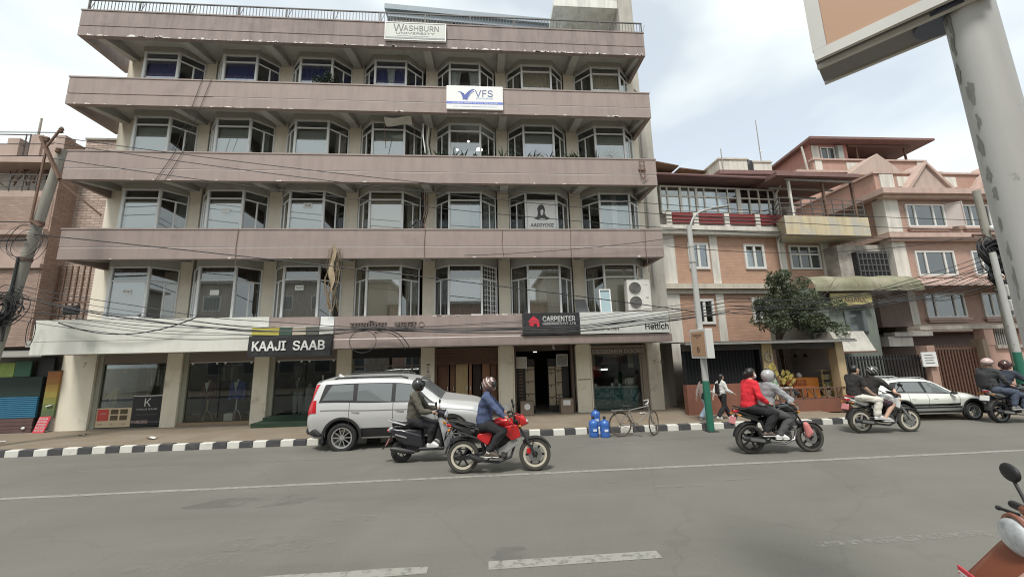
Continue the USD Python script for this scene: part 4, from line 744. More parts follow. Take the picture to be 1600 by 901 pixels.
# ------------------------------------------------------------------ painted brick house with terrace, right of the office building (turned 3.4 degrees)
ORANGE = bricks('orange_brick', (.45, .275, .19), (.41, .245, .17), (.46, .31, .235), bump=.35, msize=.008)
CREAMW = mat('cream_plaster', (.50, .45, .375), .85, .1, 2, .1, 40, streak=.28)
OFFW = mat('offwhite_plaster', (.60, .57, .51), .8, .08, 2, .1, 40, streak=.3)
DRED = mat('dark_red_panel', (.22, .03, .03), .6, .15, 4); TINRED = mat('maroon_roof', (.19, .105, .095), .7, .2, 3, streak=.15); STAINY = mat('stained_cream', (.52, .44, .29), .9, .12, 1.5, .15, 40, streak=.3, dirt=((.40, .385, .34), .45, .62, 1.3))
RBH = thing('brick_house', 'orange brick house with a glazed white top floor and corner terrace', 'house', (7.0, 17.5, 0), math.radians(3.4))
obj('wall', MB().box(1.2, 11.64, 0, 8, 0, 8.0), ORANGE, RBH)
obj('top_floor_wall', MB().box(1.2, 8.3, .35, 8, 8.0, 10.7).box(8.3, 11.6, 2.2, 8, 8.0, 10.6), OFFW, RBH)
for s0, s1, z0, z1 in ((1.2, 2.35, .1, 8.0), (4.22, 4.62, .1, 8.0), (7.95, 8.35, .1, 7.95), (10.4, 10.85, .1, 7.9)):
    obj('pilaster', MB().box(s0, s1, -.06, -.002, z0, z1), OFFW, RBH)
obj('ledge', MB().box(1.2, 8.2, -.45, -.003, 8.08, 8.30).box(1.2, 8.0, -.35, -.003, 7.9, 8.078), OFFW, RBH); obj('ledge', MB().box(1.2, 8.0, -.30, -.07, 5.22, 5.46).box(1.2, 8.0, -.12, -.065, 5.0, 5.218), CREAMW, RBH)
for s0, s1 in ((2.2, 3.25), (3.6, 4.9), (5.25, 6.6), (6.8, 8.15)): obj('red_panel', MB().box(s0, s1, -.36, -.32, 8.42, 8.98), DRED, RBH)
for s0 in (1.9, 3.30, 4.95, 6.63): obj('panel_post', MB().box(s0, s0+.26, -.38, -.3, 8.302, 9.02), OFFW, RBH)
tr = MB()
for z in (8.45, 8.62, 8.80, 9.02): tr.box(1.5, 8.2, -.40, -.375, z-.012, z+.012)
obj('terrace_rail', tr, RAIL, RBH)
gz = MB().box(1.9, 8.2, -.05, .05, 9.02, 9.10).box(1.9, 8.2, -.04, .04, 9.92, 9.98).box(1.9, 8.2, -.05, .05, 10.42, 10.48)
sx = [1.9, 2.25, 2.95, 3.42, 3.82, 4.25, 4.95, 5.55, 6.1, 6.2, 6.75, 7.3, 7.85, 8.2]
for k, s0 in enumerate(sx): gz.box(s0-(.06 if k in (4, 8, 9, 2) else .03), s0+(.06 if k in (4, 8, 9, 2) else .03), -.045, .045, 9.10, 10.42)
g_ = obj('top_glazing', gz, OFFW, RBH)
for k, (s0, s1) in enumerate(zip(sx[:-1], sx[1:])):
    if s1-s0 < .2: continue
    obj('pane', MB().box(s0+.04, s1-.04, .0, .012, 9.1, 9.92), GLASS, g_); obj('pane', MB().box(s0+.04, s1-.04, .0, .012, 9.98, 10.42), GLASS_D, g_)
    obj('curtain', drape(s0+.04, s1-.04, 9.1, 9.9, .12, 5, .02), CURT_G if k % 4 == 1 else C_WHITE, g_, True)
obj('eave', MB().hexa([(1.0, -.75, 10.62), (8.5, -.75, 10.62), (8.5, 3, 11.2), (1.0, 3, 11.2), (1.0, -.75, 10.80), (8.5, -.75, 10.80), (8.5, 3, 11.35), (1.0, 3, 11.35)]), TINRED, RBH); obj('gutter', MB().cyl((1.0, -.80, 10.70), (8.5, -.80, 10.70), .07, n=8), mat('gutter_brown', (.16, .085, .08), .6), RBH, 40)
for s0, s1, z0, z1 in ((3.04, 4.12, 6.22, 7.54), (6.04, 7.16, 6.24, 7.52), (3.06, 4.08, 3.55, 4.76), (6.1, 7.0, 3.6, 4.82)):
    window(RBH, s0, s1, z0, z1, -.02, (.5,), fr=.12, pane=GLASS_D); obj('curtain', drape(s0+.12, s1-.12, z0+.12, z1-.12, .0, 8, .005), CURT_G, RBH)
window(RBH, 8.55, 10.3, 6.25, 7.50, -.02, (.33, .66), .62, fr=.09)
window(RBH, 8.6, 10.3, 3.6, 4.9, -.02, (.33, .66), .62, fr=.09)
# corner terrace
obj('balcony', MB().hexa([(7.25, -1.4, 7.62), (11.85, -1.4, 7.62), (11.85, .0, 7.62), (8.2, .0, 7.62), (7.25, -1.4, 8.55), (11.85, -1.4, 8.55), (11.85, .0, 8.55), (7.9, .0, 8.55)]).box(8.2, 11.8, .002, 2.4, 7.95, 8.2), STAINY, RBH)
for p, q in (((7.85, -1.3), 10.35), ((11.35, -1.3), 10.4), ((9.7, -1.3), 10.35)): obj('post', MB().box(p[0]-.05, p[0]+.05, p[1]-.05, p[1]+.05, 8.552, q), OFFW if p[0] < 8 else RUST, RBH)
tr = MB()
for z in (8.72, 8.95, 9.2, 9.45): tr.bar((7.15, -1.32, z), (11.8, -1.32, z), .03).bar((7.15, -1.32, z), (8.0, .05, z), .03)
for s0 in np.linspace(7.2, 11.8, 9): tr.box(s0-.015, s0+.015, -1.335, -1.305, 8.552, 9.46)
obj('balcony_rail', tr, RAIL, RBH)
obj('canopy', MB().hexa([(6.9, -1.7, 10.42), (11.45, -1.7, 10.50), (11.45, 2.4, 10.75), (7.6, 2.4, 10.75), (6.9, -1.7, 10.62), (11.45, -1.7, 10.68), (11.45, 2.4, 10.95), (7.6, 2.4, 10.95)]), TINRED, RBH)
cb = MB()
for z in (-1.4, -.4, .6, 1.6): cb.box(7.6, 11.3, z-.04, z+.04, 10.34, 10.42)
obj('canopy_beam', cb, CONC, RBH)
obj('terrace_screen', MB().box(8.32, 9.0, 2.0, 2.15, 8.2, 10.4).box(9.05, 9.9, 2.05, 2.12, 9.0, 10.3), OFFW, RBH); obj('terrace_door', MB().box(9.95, 10.75, 2.0, 2.15, 8.2, 10.2), mat('grey_brown_door', (.13, .11, .10), .7), RBH)
dp = MB().tube([(8.25, -.5, 10.6), (8.2, -.15, 10.2), (8.15, -.15, 8.0), (7.9, -.15, 7.6), (7.92, -.15, 5.6), (7.9, -.15, 3.4)], .05, 8)
obj('drain_pipe', dp, OFFW, RBH, 40)
obj('wall_unit', to_tri(rbox(11.0, 11.5, -.4, -.01, 6.5, 7.2, .03)), AC, RBH, 40)

# roof tank room, water tanks, pole behind the house
t = thing('roof_tank_room', 'white plastered tank room on the roof behind the brick house', 'tank room', (15.2, 22, 0)); obj('wall', MB().box(0, 1.9, 0, 3, 10.5, 14.35).box(2.35, 3.7, .2, 3, 10.5, 14.3), OFFW, t); obj('coping', MB().box(-.06, 1.95, -.06, 3.05, 14.352, 14.46).box(2.3, 3.76, .14, 3.05, 14.302, 14.40), CREAMW, t)
obj('roof_edge', MB().box(-.6, 4.0, -.8, 3, 13.0, 13.25).box(.0, 3.5, -.7, -.5, 12.4, 12.999), TINRED, t)
t = thing('water_tank', 'black cylindrical water tank between the white tank rooms', 'water tank', (17.3, 22.2, 12.9)); obj('barrel', MB().lathe([(0, 0), (.27, 0)]+[(.27+.02*(k % 2), .1+.2*k) for k in range(7)]+[(.24, 1.42), (.1, 1.5), (0, 1.5)], n=20), BLACK, t, 30); obj('cap', MB().lathe([(0, 1.5), (.1, 1.5), (.1, 1.56), (0, 1.56)], n=14), BLACK, t)
t = thing('antenna_pole', 'thin steel pole with a small fitting standing on the tank room', 'pole', (18.4, 22.4, 14.3)); obj('mast', MB().cyl((0, 0, 0), (0, 0, 3.15), .035, .022, 8), CONC, t, 40); obj('fitting', MB().ball((.05, 0, .9), (.08, .05, .08), 1).bar((0, 0, .9), (.1, 0, .9), .02), WHITE, t)
t = thing('roof_pole', 'short steel pole left of the white tank room', 'pole', (15.35, 21.9, 13.3)); obj('mast', MB().cyl((0, 0, 0), (0, 0, 1.75), .03, n=8), CONC, t, 40); obj('base_plate', MB().box(-.12, .12, -.12, .12, -.02, 0), CONC, t)
t = thing('rear_house', 'cream walled house top with dark sheet roofs behind the brick house', 'house', (12.0, 24, 0)); obj('wall', MB().box(0, 3.2, 0, 5, 9, 14.4), mat('yellow_cream', (.50, .41, .24), .85, .1, 2, streak=.25), t)
obj('sheet_roof', MB().hexa([(-.3, -.6, 14.9), (1.3, -.6, 14.6), (1.3, 5, 14.8), (-.3, 5, 15.1), (-.3, -.6, 14.97), (1.3, -.6, 14.67), (1.3, 5, 14.87), (-.3, 5, 15.17)]).hexa([(1.35, -.6, 14.45), (3.5, -.6, 14.2), (3.5, 5, 14.4), (1.35, 5, 14.7), (1.35, -.6, 14.52), (3.5, -.6, 14.27), (3.5, 5, 14.47), (1.35, 5, 14.77)]), RUST, t); obj('vent', MB().box(1.0, 1.2, -.02, .1, 13.9, 14.1), BLACK, t)

# ------------------------------------------------------------------ big red house far right rear
PINKR = mat('pink_red_wall', (.40, .245, .195), .85, .1, 2, .1, 40, streak=.15); REDW = mat('coral_wall', (.40, .19, .155), .8, .08, 2, streak=.12); PINKB = mat('salmon_ledge', (.46, .335, .285), .8, .1, 2, .1, 40, streak=.2)
BB = thing('red_roof_house', 'tall coral house with a brown lean-to roof over its open top floor', 'house', (22.7, 23, 0))
obj('wall', MB().box(-.1, 8.2, 0, 9, 6, 14.95), PINKR, BB); obj('top_room', MB().box(0.05, 2.9, .3, 9, 14.951, 16.3), REDW, BB)
obj('roof', MB().hexa([(-.4, -.4, 16.35), (8.9, -.4, 16.40), (7.6, 9, 15.6), (-.4, 9, 15.6), (-.4, -.4, 16.52), (8.9, -.4, 16.55), (7.6, 9, 15.75), (-.4, 9, 15.75)]), TINRED, BB)
rf = MB()
for y in np.linspace(.2, 8, 6): rf.box(2.9, 7.6, y-.04, y+.04, 16.15-.08*y, 16.3-.08*y)
obj('rafter', rf, RUST, BB)
obj('white_pilaster', MB().box(.2, .75, .24, .29, 15.0, 16.2), OFFW, BB); window(BB, .85, 1.9, 15.05, 16.1, .28, (.5,)); obj('shutter_leaf', MB().box(1.92, 2.3, .0, .28, 15.05, 16.1), CURT_G, BB)
for s0 in (3.6, 7.3): obj('roof_post', MB().box(s0, s0+.1, .3, .4, 14.95, 16.3), RUST, BB)
[obj('parapet_panel', MB().box(p, q, -.06, -.003, z, w), OFFW, BB) for p, q, z, w in ((.0, .5, 13.9, 14.95), (2.3, 3.3, 14.15, 14.8), (7.6, 8.2, 13.9, 14.95))]; obj('coping', MB().box(-.2, 8.3, -.12, .25, 14.952, 15.06), PINKB, BB)
obj('side_ledge', MB().box(-.35, -.102, -.1, 9, 13.6, 13.85), PINKB, BB)
for y in (.4, 4.2): obj('strut', MB().bar((-.35, y, 16.2), (-.12, y, 13.9), .09), OFFW, BB)
obj('lower_roof', MB().prism([(.6, 13.15), (2.86, 14.63), (4.7, 13.15)], -1.6, -.2), mat('pale_gable', (.44, .34, .29), .85, .12, 2, streak=.2), BB)
obj('lower_wall', MB().box(-2.2, 8.0, -.9, -.15, 6, 13.6), PINKR, BB); obj('lower_ledge', MB().box(-2.3, 8.1, -1.0, -.1, 13.601, 13.75), PINKB, BB)

# ------------------------------------------------------------------ brick house at the right edge with peaked dormers
GBRICK = bricks('red_brick_paint', (.41, .265, .21), (.37, .24, .19), (.42, .29, .235), bump=.35, msize=.008)
GREYP = mat('patchy_plaster', (.30, .265, .235), .9, .15, 1.2, .2, 30, streak=.3, dirt=((.40, .37, .32), .45, .6, 1.8))
GB = thing('dormer_house', 'red brick house with white corner pilasters and little peaked dormers on its roof', 'house', (20.1, 17, 0))
obj('wall', MB().box(0.0, 12, 0, 9, 2.9, 9.7), GBRICK, GB)
obj('ground_floor_wall', MB().box(-2.5, 12, .5, 9, 0, 2.88), mat('dark_brown_plaster', (.14, .10, .085), .85, .15, 2), GB); obj('side_plaster', MB().box(-.03, -.002, .9, 9, 5.3, 9.6).box(-.03, -.002, .5, 9, 2.9, 5.0), GREYP, GB)
for z0, z1, w in ((7.86, 9.62, .7), (5.42, 7.5, .65), (3.0, 4.95, .62)): obj('pilaster', MB().box(-.06, w, -.08, -.002, z0, z1).box(-.06, -.004, -.002, .5, z0, z1), OFFW, GB)
obj('cornice', MB().box(-.5, 12.4, -.55, 9, 9.70, 9.98).box(-.35, 12.3, -.35, -.05, 9.55, 9.698), PINKB, GB)
obj('ledge', MB().box(-.45, 12.4, -.40, 9, 7.5, 7.72).box(-.3, 12.4, -.3, -.1, 7.36, 7.498), PINKB, GB)
obj('skirt_roof', MB().hexa([(-.9, -1.3, 4.95), (12.5, -1.3, 4.95), (12.5, .02, 5.42), (-.2, .02, 5.42), (-.9, -1.3, 5.06), (12.5, -1.3, 5.06), (12.5, .02, 5.55), (-.2, .02, 5.55)]).hexa([(-.9, -1.3, 4.95), (-.2, 0, 5.42), (-.2, 6, 5.42), (-.9, 6, 4.95), (-.9, -1.3, 5.06), (-.2, 0, 5.55), (-.2, 6, 5.55), (-.9, 6, 5.06)]), PINKB, GB)
rg = MB()
for s0 in np.arange(-.4, 12.3, .42): rg.bar((s0, -1.28, 5.07), (s0+.1, -.02, 5.54), .03)
obj('roof_rib', rg, PINKB, GB)
obj('stone_band', MB().box(-.2, 12, -.12, -.003, 2.95, 3.3), mat('stone_band', (.40, .33, .27), .9, .3, 3, .4, 12), GB)
def wsill(s0, s1, z): return MB().box(s0-.1, s1+.1, -.16, -.003, z-.12, z-.02).box(s0, s1, -.1, -.003, z-.22, z-.121)
for k, (z0, z1) in enumerate(((8.13, 9.32), (5.65, 6.90), (3.6, 4.78))):
    for q, (s0, s1) in enumerate(((1.1, 3.2), (4.15, 6.25), (7.2, 9.3))):
        m_ = (.25, .74) if k or q else (.22, .70)
        window(GB, s0, s1, z0, z1, -.02, m_, fr=.08, pane=GLASS_D); obj('curtain', drape(s0+.1, s1-.1, z0+.08, z1-.08, .0, 6, .004), CURT_G, GB); obj('sill', wsill(s0, s1, z0), PINKB, GB)
sh_ = thing('window_leaf', 'white casement leaf standing open at the top floor of the dormer house', 'window leaf', (23.3, 16.95, 8.13)) if False else None
obj('open_casement', MB().bar((3.2, -.03, .05+8.1), (3.2, -.03, 9.3), .05).bar((3.75, -.4, 8.1), (3.75, -.4, 9.35), .05).bar((3.2, -.03, 9.3), (3.75, -.4, 9.33), .05).bar((3.2, -.03, 8.14), (3.75, -.4, 8.12), .05).hexa([(3.22, -.04, 8.15), (3.74, -.39, 8.13), (3.75, -.38, 8.13), (3.23, -.03, 8.15), (3.22, -.04, 9.29), (3.74, -.39, 9.32), (3.75, -.38, 9.32), (3.23, -.03, 9.29)]), mat('pale_casement', (.46, .40, .37), .5), GB)
obj('roof_parapet', MB().box(-.1, 12, .1, .4, 9.981, 11.0).box(-.1, .2, .4, 7, 9.981, 11.0), PINKR, GB); obj('parapet_coping', MB().box(-.2, 12.1, .02, .5, 11.001, 11.1).box(-.2, .3, .5, 7, 11.001, 11.1), PINKB, GB)
for s0 in (.15, 1.1, 3.6, 5.6, 7.9): obj('parapet_panel', MB().box(s0, s0+(.75 if s0 < .5 else .8), .04, .098, 10.0 if s0 < .5 else 10.3, 10.98 if s0 < .5 else 10.85), OFFW, GB)
for s0, w, h in ((1.1, 2.5, 1.5), (5.0, 2.5, 1.5), (8.9, 2.5, 1.5)):
    d = obj('dormer', MB().prism([(s0+.12, 9.985), (s0+w-.12, 9.985), (s0+w/2, 9.985+h-.18)], -.28, .08), mat('dormer_face', (.44, .34, .29), .85, .12, 2, streak=.2), GB)
    obj('dormer_roof', MB().hexa([(s0-.1, -.4, 9.99), (s0+.1, -.4, 9.99), (s0+.1, .6, 9.99), (s0-.1, .6, 9.99), (s0+w/2, -.4, 9.985+h), (s0+w/2+.001, -.4, 9.985+h-.15), (s0+w/2+.001, .6, 9.985+h-.15), (s0+w/2, .6, 9.985+h)]).hexa([(s0+w-.1, -.4, 9.99), (s0+w+.1, -.4, 9.99), (s0+w+.1, .6, 9.99), (s0+w-.1, .6, 9.99), (s0+w/2+.002, -.4, 9.985+h-.15), (s0+w/2+.003, -.4, 9.985+h), (s0+w/2+.003, .6, 9.985+h), (s0+w/2+.002, .6, 9.985+h-.15)]), PINKB, d)
obj('bay_side', MB().box(-1.6, -.035, -.3, 6, 3.2, 4.9), mat('brown_side_wall', (.16, .115, .095), .85, .15, 2, streak=.3), GB); obj('side_slab', MB().box(-1.3, .6, -.5, .0, 2.75, 2.94).box(-1.6, -.4, -.45, 5, 2.3, 2.748), mat('grey_slab', (.36, .34, .31), .85, .12, 2, streak=.3), GB)
g = MB()
for s0 in np.arange(-1.9, -.3, .22): g.box(s0, s0+.03, -.02, .01, 5.6, 6.9)
for z in np.arange(5.6, 7, .3): g.box(-1.9, -.3, -.03, .0, z, z+.03)
obj('side_window_grille', g, RAIL, GB); obj('side_window', MB().box(-1.9, -.3, .05, .3, 5.6, 6.9), BLACK, GB); obj('rear_wall', MB().box(-2.6, -.04, .3, 7, 5.3, 7.3), GREYP, GB)

# ------------------------------------------------------------------ single storey shops in front of the brick house
BRWALL = mat('red_brown_wall', (.20, .082, .052), .8, .1, 2.5, .15, 30, streak=.15, dirt=((.14, .08, .06), .5, .8, 1.5)); SHEETG = mat('grey_sheet', (.22, .215, .20), .7, .15, 3, streak=.2); DARKG = mat('dark_corrugated', (.014, .015, .016), .9, .2, 3, spec=.2)
SP = thing('low_shops', 'low row of shops with a black corrugated front and brown base wall', 'shop', (0, 0, 0))
obj('base_wall', MB().box(6.98, 9.78, 13.25, 13.5, .1, 1.15).box(9.78, 12.9, 13.20, 13.5, .1, .55), BRWALL, SP)
obj('front_panel', MB().box(6.98, 9.62, 13.36, 13.42, 1.151, 2.55), DARKG, SP)
cr = MB()
for x in np.arange(7.0, 9.6, .12): cr.prism([(x, 13.36), (x+.03, 13.32), (x+.07, 13.32), (x+.1, 13.36)], 1.16, 2.54, 'z')
obj('corrugation', cr, DARKG, SP)
obj('dark_doorway', MB().box(9.62, 9.82, 13.6, 13.7, .5, 2.55).box(9.80, 9.86, 13.3, 13.6, .55, 2.5), BLACK, SP)
YPIL = mat('yellow_cream_pillar', (.46, .36, .20), .75, .1, 3, streak=.2)
obj('pillar', MB().box(9.88, 10.26, 13.25, 13.6, .55, 2.5), YPIL, SP); obj('pillar', MB().box(12.68, 12.98, 13.25, 13.6, .1, 2.5), mat('tan_pillar', (.44, .33, .19), .75, .1, 3, streak=.2), SP); obj('brown_post', MB().box(10.27, 10.42, 13.3, 13.5, .55, 2.45), RUST, SP)
obj('shop_back', MB().box(9.7, 13.1, 15.7, 15.8, .1, 2.6).box(12.98, 13.08, 13.6, 16.2, .1, 2.6).box(9.72, 9.87, 13.7, 16.2, .1, 2.6), mat('grey_back_wall', (.46, .42, .39), .85, .15, 2), SP); obj('shop_floor', MB().box(9.85, 12.98, 13.5, 16.2, .1, .5), SHOPFLOOR, SP)
obj('fascia', MB().box(6.98, 13.0, 13.28, 13.4, 2.30, 2.56), mat('dark_fascia', (.06, .052, .046), .7, .2, 3), SP)
obj('roof_sheet', MB().hexa([(6.9, 12.85, 2.56), (13.1, 12.85, 2.56), (13.1, 17, 2.66), (6.9, 17, 2.66), (6.9, 12.85, 2.60), (13.1, 12.85, 2.60), (13.1, 17, 2.70), (6.9, 17, 2.70)]), mat('dark_sheet', (.075, .07, .062), .8, .2, 3), SP); obj('gutter', MB().box(6.85, 13.1, 12.80, 12.88, 2.50, 2.565), SHEETG, SP)
t = thing('orange_counter', 'bright orange counter in the open food shop', 'counter', (0, 0, 0)); OR = mat('orange_laminate', (.72, .26, .05), .45, .08, 2); ORD = mat('dark_orange_laminate', (.34, .095, .03), .5, .08, 2)
obj('front', MB().box(11.25, 12.50, 14.0, 14.05, .5, 1.22), OR, t); obj('side_panel', MB().box(10.85, 11.24, 14.1, 14.15, .5, 1.20), ORD, t); obj('worktop', MB().box(10.85, 12.52, 14.06, 14.6, 1.19, 1.225), OR, t)
t = thing('white_pot', 'small white pot standing on the orange counter', 'pot', (12.0, 14.3, 1.226)); obj('body', MB().lathe([(0, 0), (.07, 0), (.10, .06), (.08, .13), (.06, .14), (0, .14)], n=16), WHITE, t, 40); obj('lid', MB().ball((0, 0, .15), (.05, .05, .025), 1), WHITE, t, 40)
t = thing('glass_case', 'glass snack case with yellow packets beside the orange counter', 'display case', (12.82, 14.0, .5)); obj('frame', MB().box(-.28, .28, -.15, .2, 0, .06).box(-.28, -.25, -.15, -.12, .06, .95).box(.25, .28, -.15, -.12, .06, .95).box(-.28, .28, -.15, .2, .95, .99).box(-.25, .25, -.1, .15, .5, .52), YPIL, t); rr = np.random.default_rng(3)
for q in range(9): obj('packet', to_tri(rbox(-.22+.15*(q % 3), -.10+.15*(q % 3), -.1, .02, .07+.28*(q//3), .27+.28*(q//3), .02, 6)), mat(f'packet_{q%3}', [(.48, .40, .16), (.55, .52, .40), (.40, .33, .10)][q % 3], .5), t, 40)
for k, (x, y, z, rx, rz, lb) in enumerate(((10.07, 13.12, 1.52, .17, .24, 'yellow bunch of packets hanging on the yellow pillar'), (10.75, 13.35, 1.28, .28, .27, 'round yellow bundle of packets hanging left of the orange counter'), (10.05, 13.12, 1.10, .14, .16, 'green and white packets hanging low on the yellow pillar'))):
    t = thing('hanging_packets', lb, 'packets', (x, y, z)); rr = np.random.default_rng(70+k)
    for q in range(26):
        c = np.array([rr.uniform(-rx, rx), rr.uniform(-.05, .05), rr.uniform(-rz, rz)])
        if (c[0]/rx)**2+(c[2]/rz)**2 > 1: c *= .6
        obj('packet', MB().bar(c-[.05, .0, .03], c+[.05, .01, .04], .09, .02, (0, 1, .3)), mat(f'bunch_{k}_{q%2}', [((.42, .34, .09), (.30, .24, .07)), ((.40, .32, .08), (.28, .22, .07)), ((.45, .50, .40), (.16, .32, .22))][k][q % 2], .5, .2, 9), t)
    obj('string', MB().cyl((0, 0, rz), (0, 0, 2.3-z), .006, n=5), RUST, t)
t = thing('wreath', 'round cane wreath hung at the top of the yellow pillar', 'wreath', (10.07, 13.22, 2.02)); obj('ring', MB().torus(.12, .03, (0, 0, 0), 'y', 24, 8), STAINY, t, 40); obj('hook', MB().cyl((0, 0, .12), (0, .02, .22), .008, n=5), RUST, t)
t = thing('menu_stand', 'white printed stand at the foot of the brown post', 'stand', (10.72, 13.3, .55)); obj('card', MB().hexa([(-.26, 0, 0), (.24, 0, 0), (.24, .02, 0), (-.26, .02, 0), (-.26, .1, .42), (.24, .1, .42), (.24, .12, .42), (-.26, .12, .42)]), PALEPRT, t); obj('leg', MB().bar((0, .3, 0), (0, .12, .4), .03), RUST, t)
t = thing('hanging_lamps', 'row of little dark lamps under the food shop ceiling', 'lamps', (0, 0, 0))
for x in (10.9, 11.4, 11.9, 12.3): l = obj('shade', MB().lathe([(.02, .12), (.09, 0), (.08, 0), (.01, .12)], (x, 14.2, 1.98), n=14), BLACK, t, 40); obj('cord', MB().cyl((x, 14.2, 2.1), (x, 14.2, 2.56), .006, n=5), BLACK, l)
t = thing('shop_fridge', 'dark glass fronted fridge at the back of the food shop', 'fridge', (10.75, 15.15, .5)); obj('cabinet', MB().box(-.35, .35, 0, .5, 0, 1.6), BLACK, t); obj('glass_door', MB().box(-.30, .30, -.02, -.002, .1, 1.5), DGLASS, t); obj('tube', MB().box(.31, .345, -.03, -.003, .3, 1.5), mat('tube_dim', (1, 1, 1), .5, 0, emit=.6), t)
rl = MB().box(10.3, 12.95, 13.24, 13.28, .90, .94).box(10.3, 12.95, 13.24, 13.28, .56, .60)
for x in np.arange(10.3, 12.96, .44): rl.box(x-.02, x+.02, 13.24, 13.28, .55, .9)
for x in np.arange(10.34, 12.7, .44): rl.bar((x, 13.26, .6), (x+.2, 13.26, .9), .02).bar((x+.2, 13.26, .9), (x+.4, 13.26, .6), .02)
t = thing('wooden_railing', 'brown lattice railing along the open food shop', 'railing', (0, 0, 0)); obj('rails', rl, RUST, t); obj('screen', MB().box(10.3, 10.95, 13.285, 13.30, .6, .9), mat('grey_screen', (.15, .145, .14), .7, .3, 9), t)
for x in (11.25, 11.65): c = thing('chair', 'dark red wooden chair '+('left' if x < 11.5 else 'right')+' of the pair before the orange counter', 'chair', (x, 13.65, .5)); obj('seat', MB().box(-.19, .19, -.19, .19, .42, .46), ORD, c); obj('backrest', MB().box(-.19, .19, .16, .19, .5, .56).box(-.19, .19, .16, .19, .60, .66), ORD, c); [obj('leg', MB().box(sx*.17-.02, sx*.17+.02, sy*.17-.02, sy*.17+.02, 0, .42 if sy < 0 else .68), ORD, c) for sx in (-1, 1) for sy in (-1, 1)]

# ------------------------------------------------------------------ right: curved awning, yellow sign, fence, gate, wall
AWN = mat('faded_green_awning', (.19, .185, .115), .8, .15, 1.2, streak=.25, dirt=((.30, .28, .21), .45, .75, 1.2))
t = thing('curved_awning', 'long faded green barrel awning above the yellow sign', 'awning', (0, 0, 0)); n = 12; P = np.zeros((n, 40, 3)); a_ = np.linspace(0, PI*.52, n)
for q, x in enumerate(np.linspace(14.2, 19.3, 40)): P[:, q, 0] = x; P[:, q, 1] = 16.35-1.0*np.sin(a_); P[:, q, 2] = 4.88+.62*np.cos(a_)+.02*math.sin(x*4.2)
obj('cloth', grid(P), AWN, t, True); obj('valance', MB().box(14.2, 19.3, 15.33, 15.345, 4.70, 4.88), AWN, t)
fr = MB()
for x in np.linspace(14.25, 19.25, 6): fr.tube(np.stack([np.full(n, x), 16.33-.97*np.sin(a_), 4.86+.6*np.cos(a_)], 1), .02, 6)
obj('hoops', fr, RUST, t, 40)
t = thing('yellow_sign', 'small yellow shop sign with brown letters under the curved awning', 'sign', (0, 0, 0)); obj('board', MB().box(15.0, 16.9, 15.5, 15.56, 4.10, 4.62), mat('yellow_sign_board', (.40, .35, .15), .6, .1, 3, streak=.2), t); obj('lettering', letters('ITALIANA', .19, 15.95, 15.499, 4.24, width=1.3, depth=.006, align='c', bold=True), RUST, t); obj('sign_frame', MB().box(14.95, 16.95, 15.48, 15.58, 4.621, 4.66).box(14.95, 16.95, 15.48, 15.58, 4.06, 4.099), RUST, t)
t = thing('grey_house_front', 'grey green plastered house front below the yellow sign', 'house', (0, 0, 0)); obj('wall', MB().box(13.9, 17.2, 15.75, 20, .1, 4.9), mat('grey_green_wall', (.17, .19, .165), .85, .12, 1.5, streak=.3), t); obj('window', MB().box(15.7, 16.7, 15.7, 15.749, 2.9, 3.9), DGLASS, t)
t = thing('white_shutter_box', 'grubby white box awning over the fence beside the low shops', 'awning', (0, 0, 0)); obj('box', MB().hexa([(14.1, 14.5, 2.12), (15.6, 14.5, 2.12), (15.6, 15.7, 2.12), (14.1, 15.7, 2.12), (14.1, 14.9, 2.95), (15.6, 14.9, 2.95), (15.6, 15.7, 2.95), (14.1, 15.7, 2.95)]), mat('grubby_white', (.47, .45, .40), .8, .08, 2, streak=.3), t); obj('edge', MB().box(14.08, 15.62, 14.47, 14.50, 2.08, 2.15), RUST, t)
t = thing('iron_fence', 'black iron fence with a low wall behind the white car', 'fence', (0, 0, 0)); obj('base', MB().box(13.3, 17.3, 14.15, 14.35, .0, .75), BRWALL, t); obj('rail', MB().box(13.35, 17.25, 14.235, 14.265, .95, 1.0), BLACK, t); obj('rail', MB().box(13.35, 17.25, 14.235, 14.265, 1.80, 1.85), BLACK, t)
for x in np.arange(13.4, 17.25, .135): obj('bar', MB().box(x-.022, x+.022, 14.23, 14.27, .752, 1.95), BLACK, t)
t = thing('gate_pier', 'brick pier with a white notice at the left of the brown gate', 'pier', (17.35, 14.1, 0)); obj('pier', MB().box(-.05, .28, 0, .4, 0, 2.3), GBRICK, t)
t = thing('white_notice_board', 'white notice board fixed at the left of the brown gate', 'sign', (17.2, 14.0, 1.5)); obj('plate', MB().box(-.30, .32, 0, .04, 0, .55), WHITE, t)
for q in range(4): obj('print_line', MB().box(-.2, .2-.05*(q % 2), -.004, -.001, .12+q*.1, .15+q*.1), GREYPRT, t)
GT = mat('gate_brown', (.13, .065, .045), .65, .25, 4, .15, 30, streak=.2)
t = thing('iron_gate', 'brown iron gate of close vertical bars', 'gate', (0, 0, 0)); obj('frame', MB().box(17.65, 19.55, 14.18, 14.24, 2.12, 2.2).box(17.65, 19.55, 14.18, 14.24, .1, .2).box(17.65, 17.71, 14.18, 14.24, .2, 2.12).box(19.49, 19.55, 14.18, 14.24, .2, 2.12), GT, t); obj('sheet', MB().box(17.7, 19.5, 14.26, 14.28, .15, 2.05), mat('gate_sheet', (.06, .032, .024), .7), t)
for x in np.arange(17.8, 19.45, .135): obj('bar', MB().box(x-.03, x+.03, 14.19, 14.23, .202, 2.118), GT, t); obj('spike', MB().cyl((x, 14.21, 2.2), (x, 14.21, 2.36), .022, .003, 6), GT, t)
t = thing('compound_wall', 'pink compound wall with a barred opening right of the gate', 'wall', (0, 0, 0)); PK = mat('pink_wall', (.46, .29, .235), .85, .08, 2, .1, 40, streak=.15)
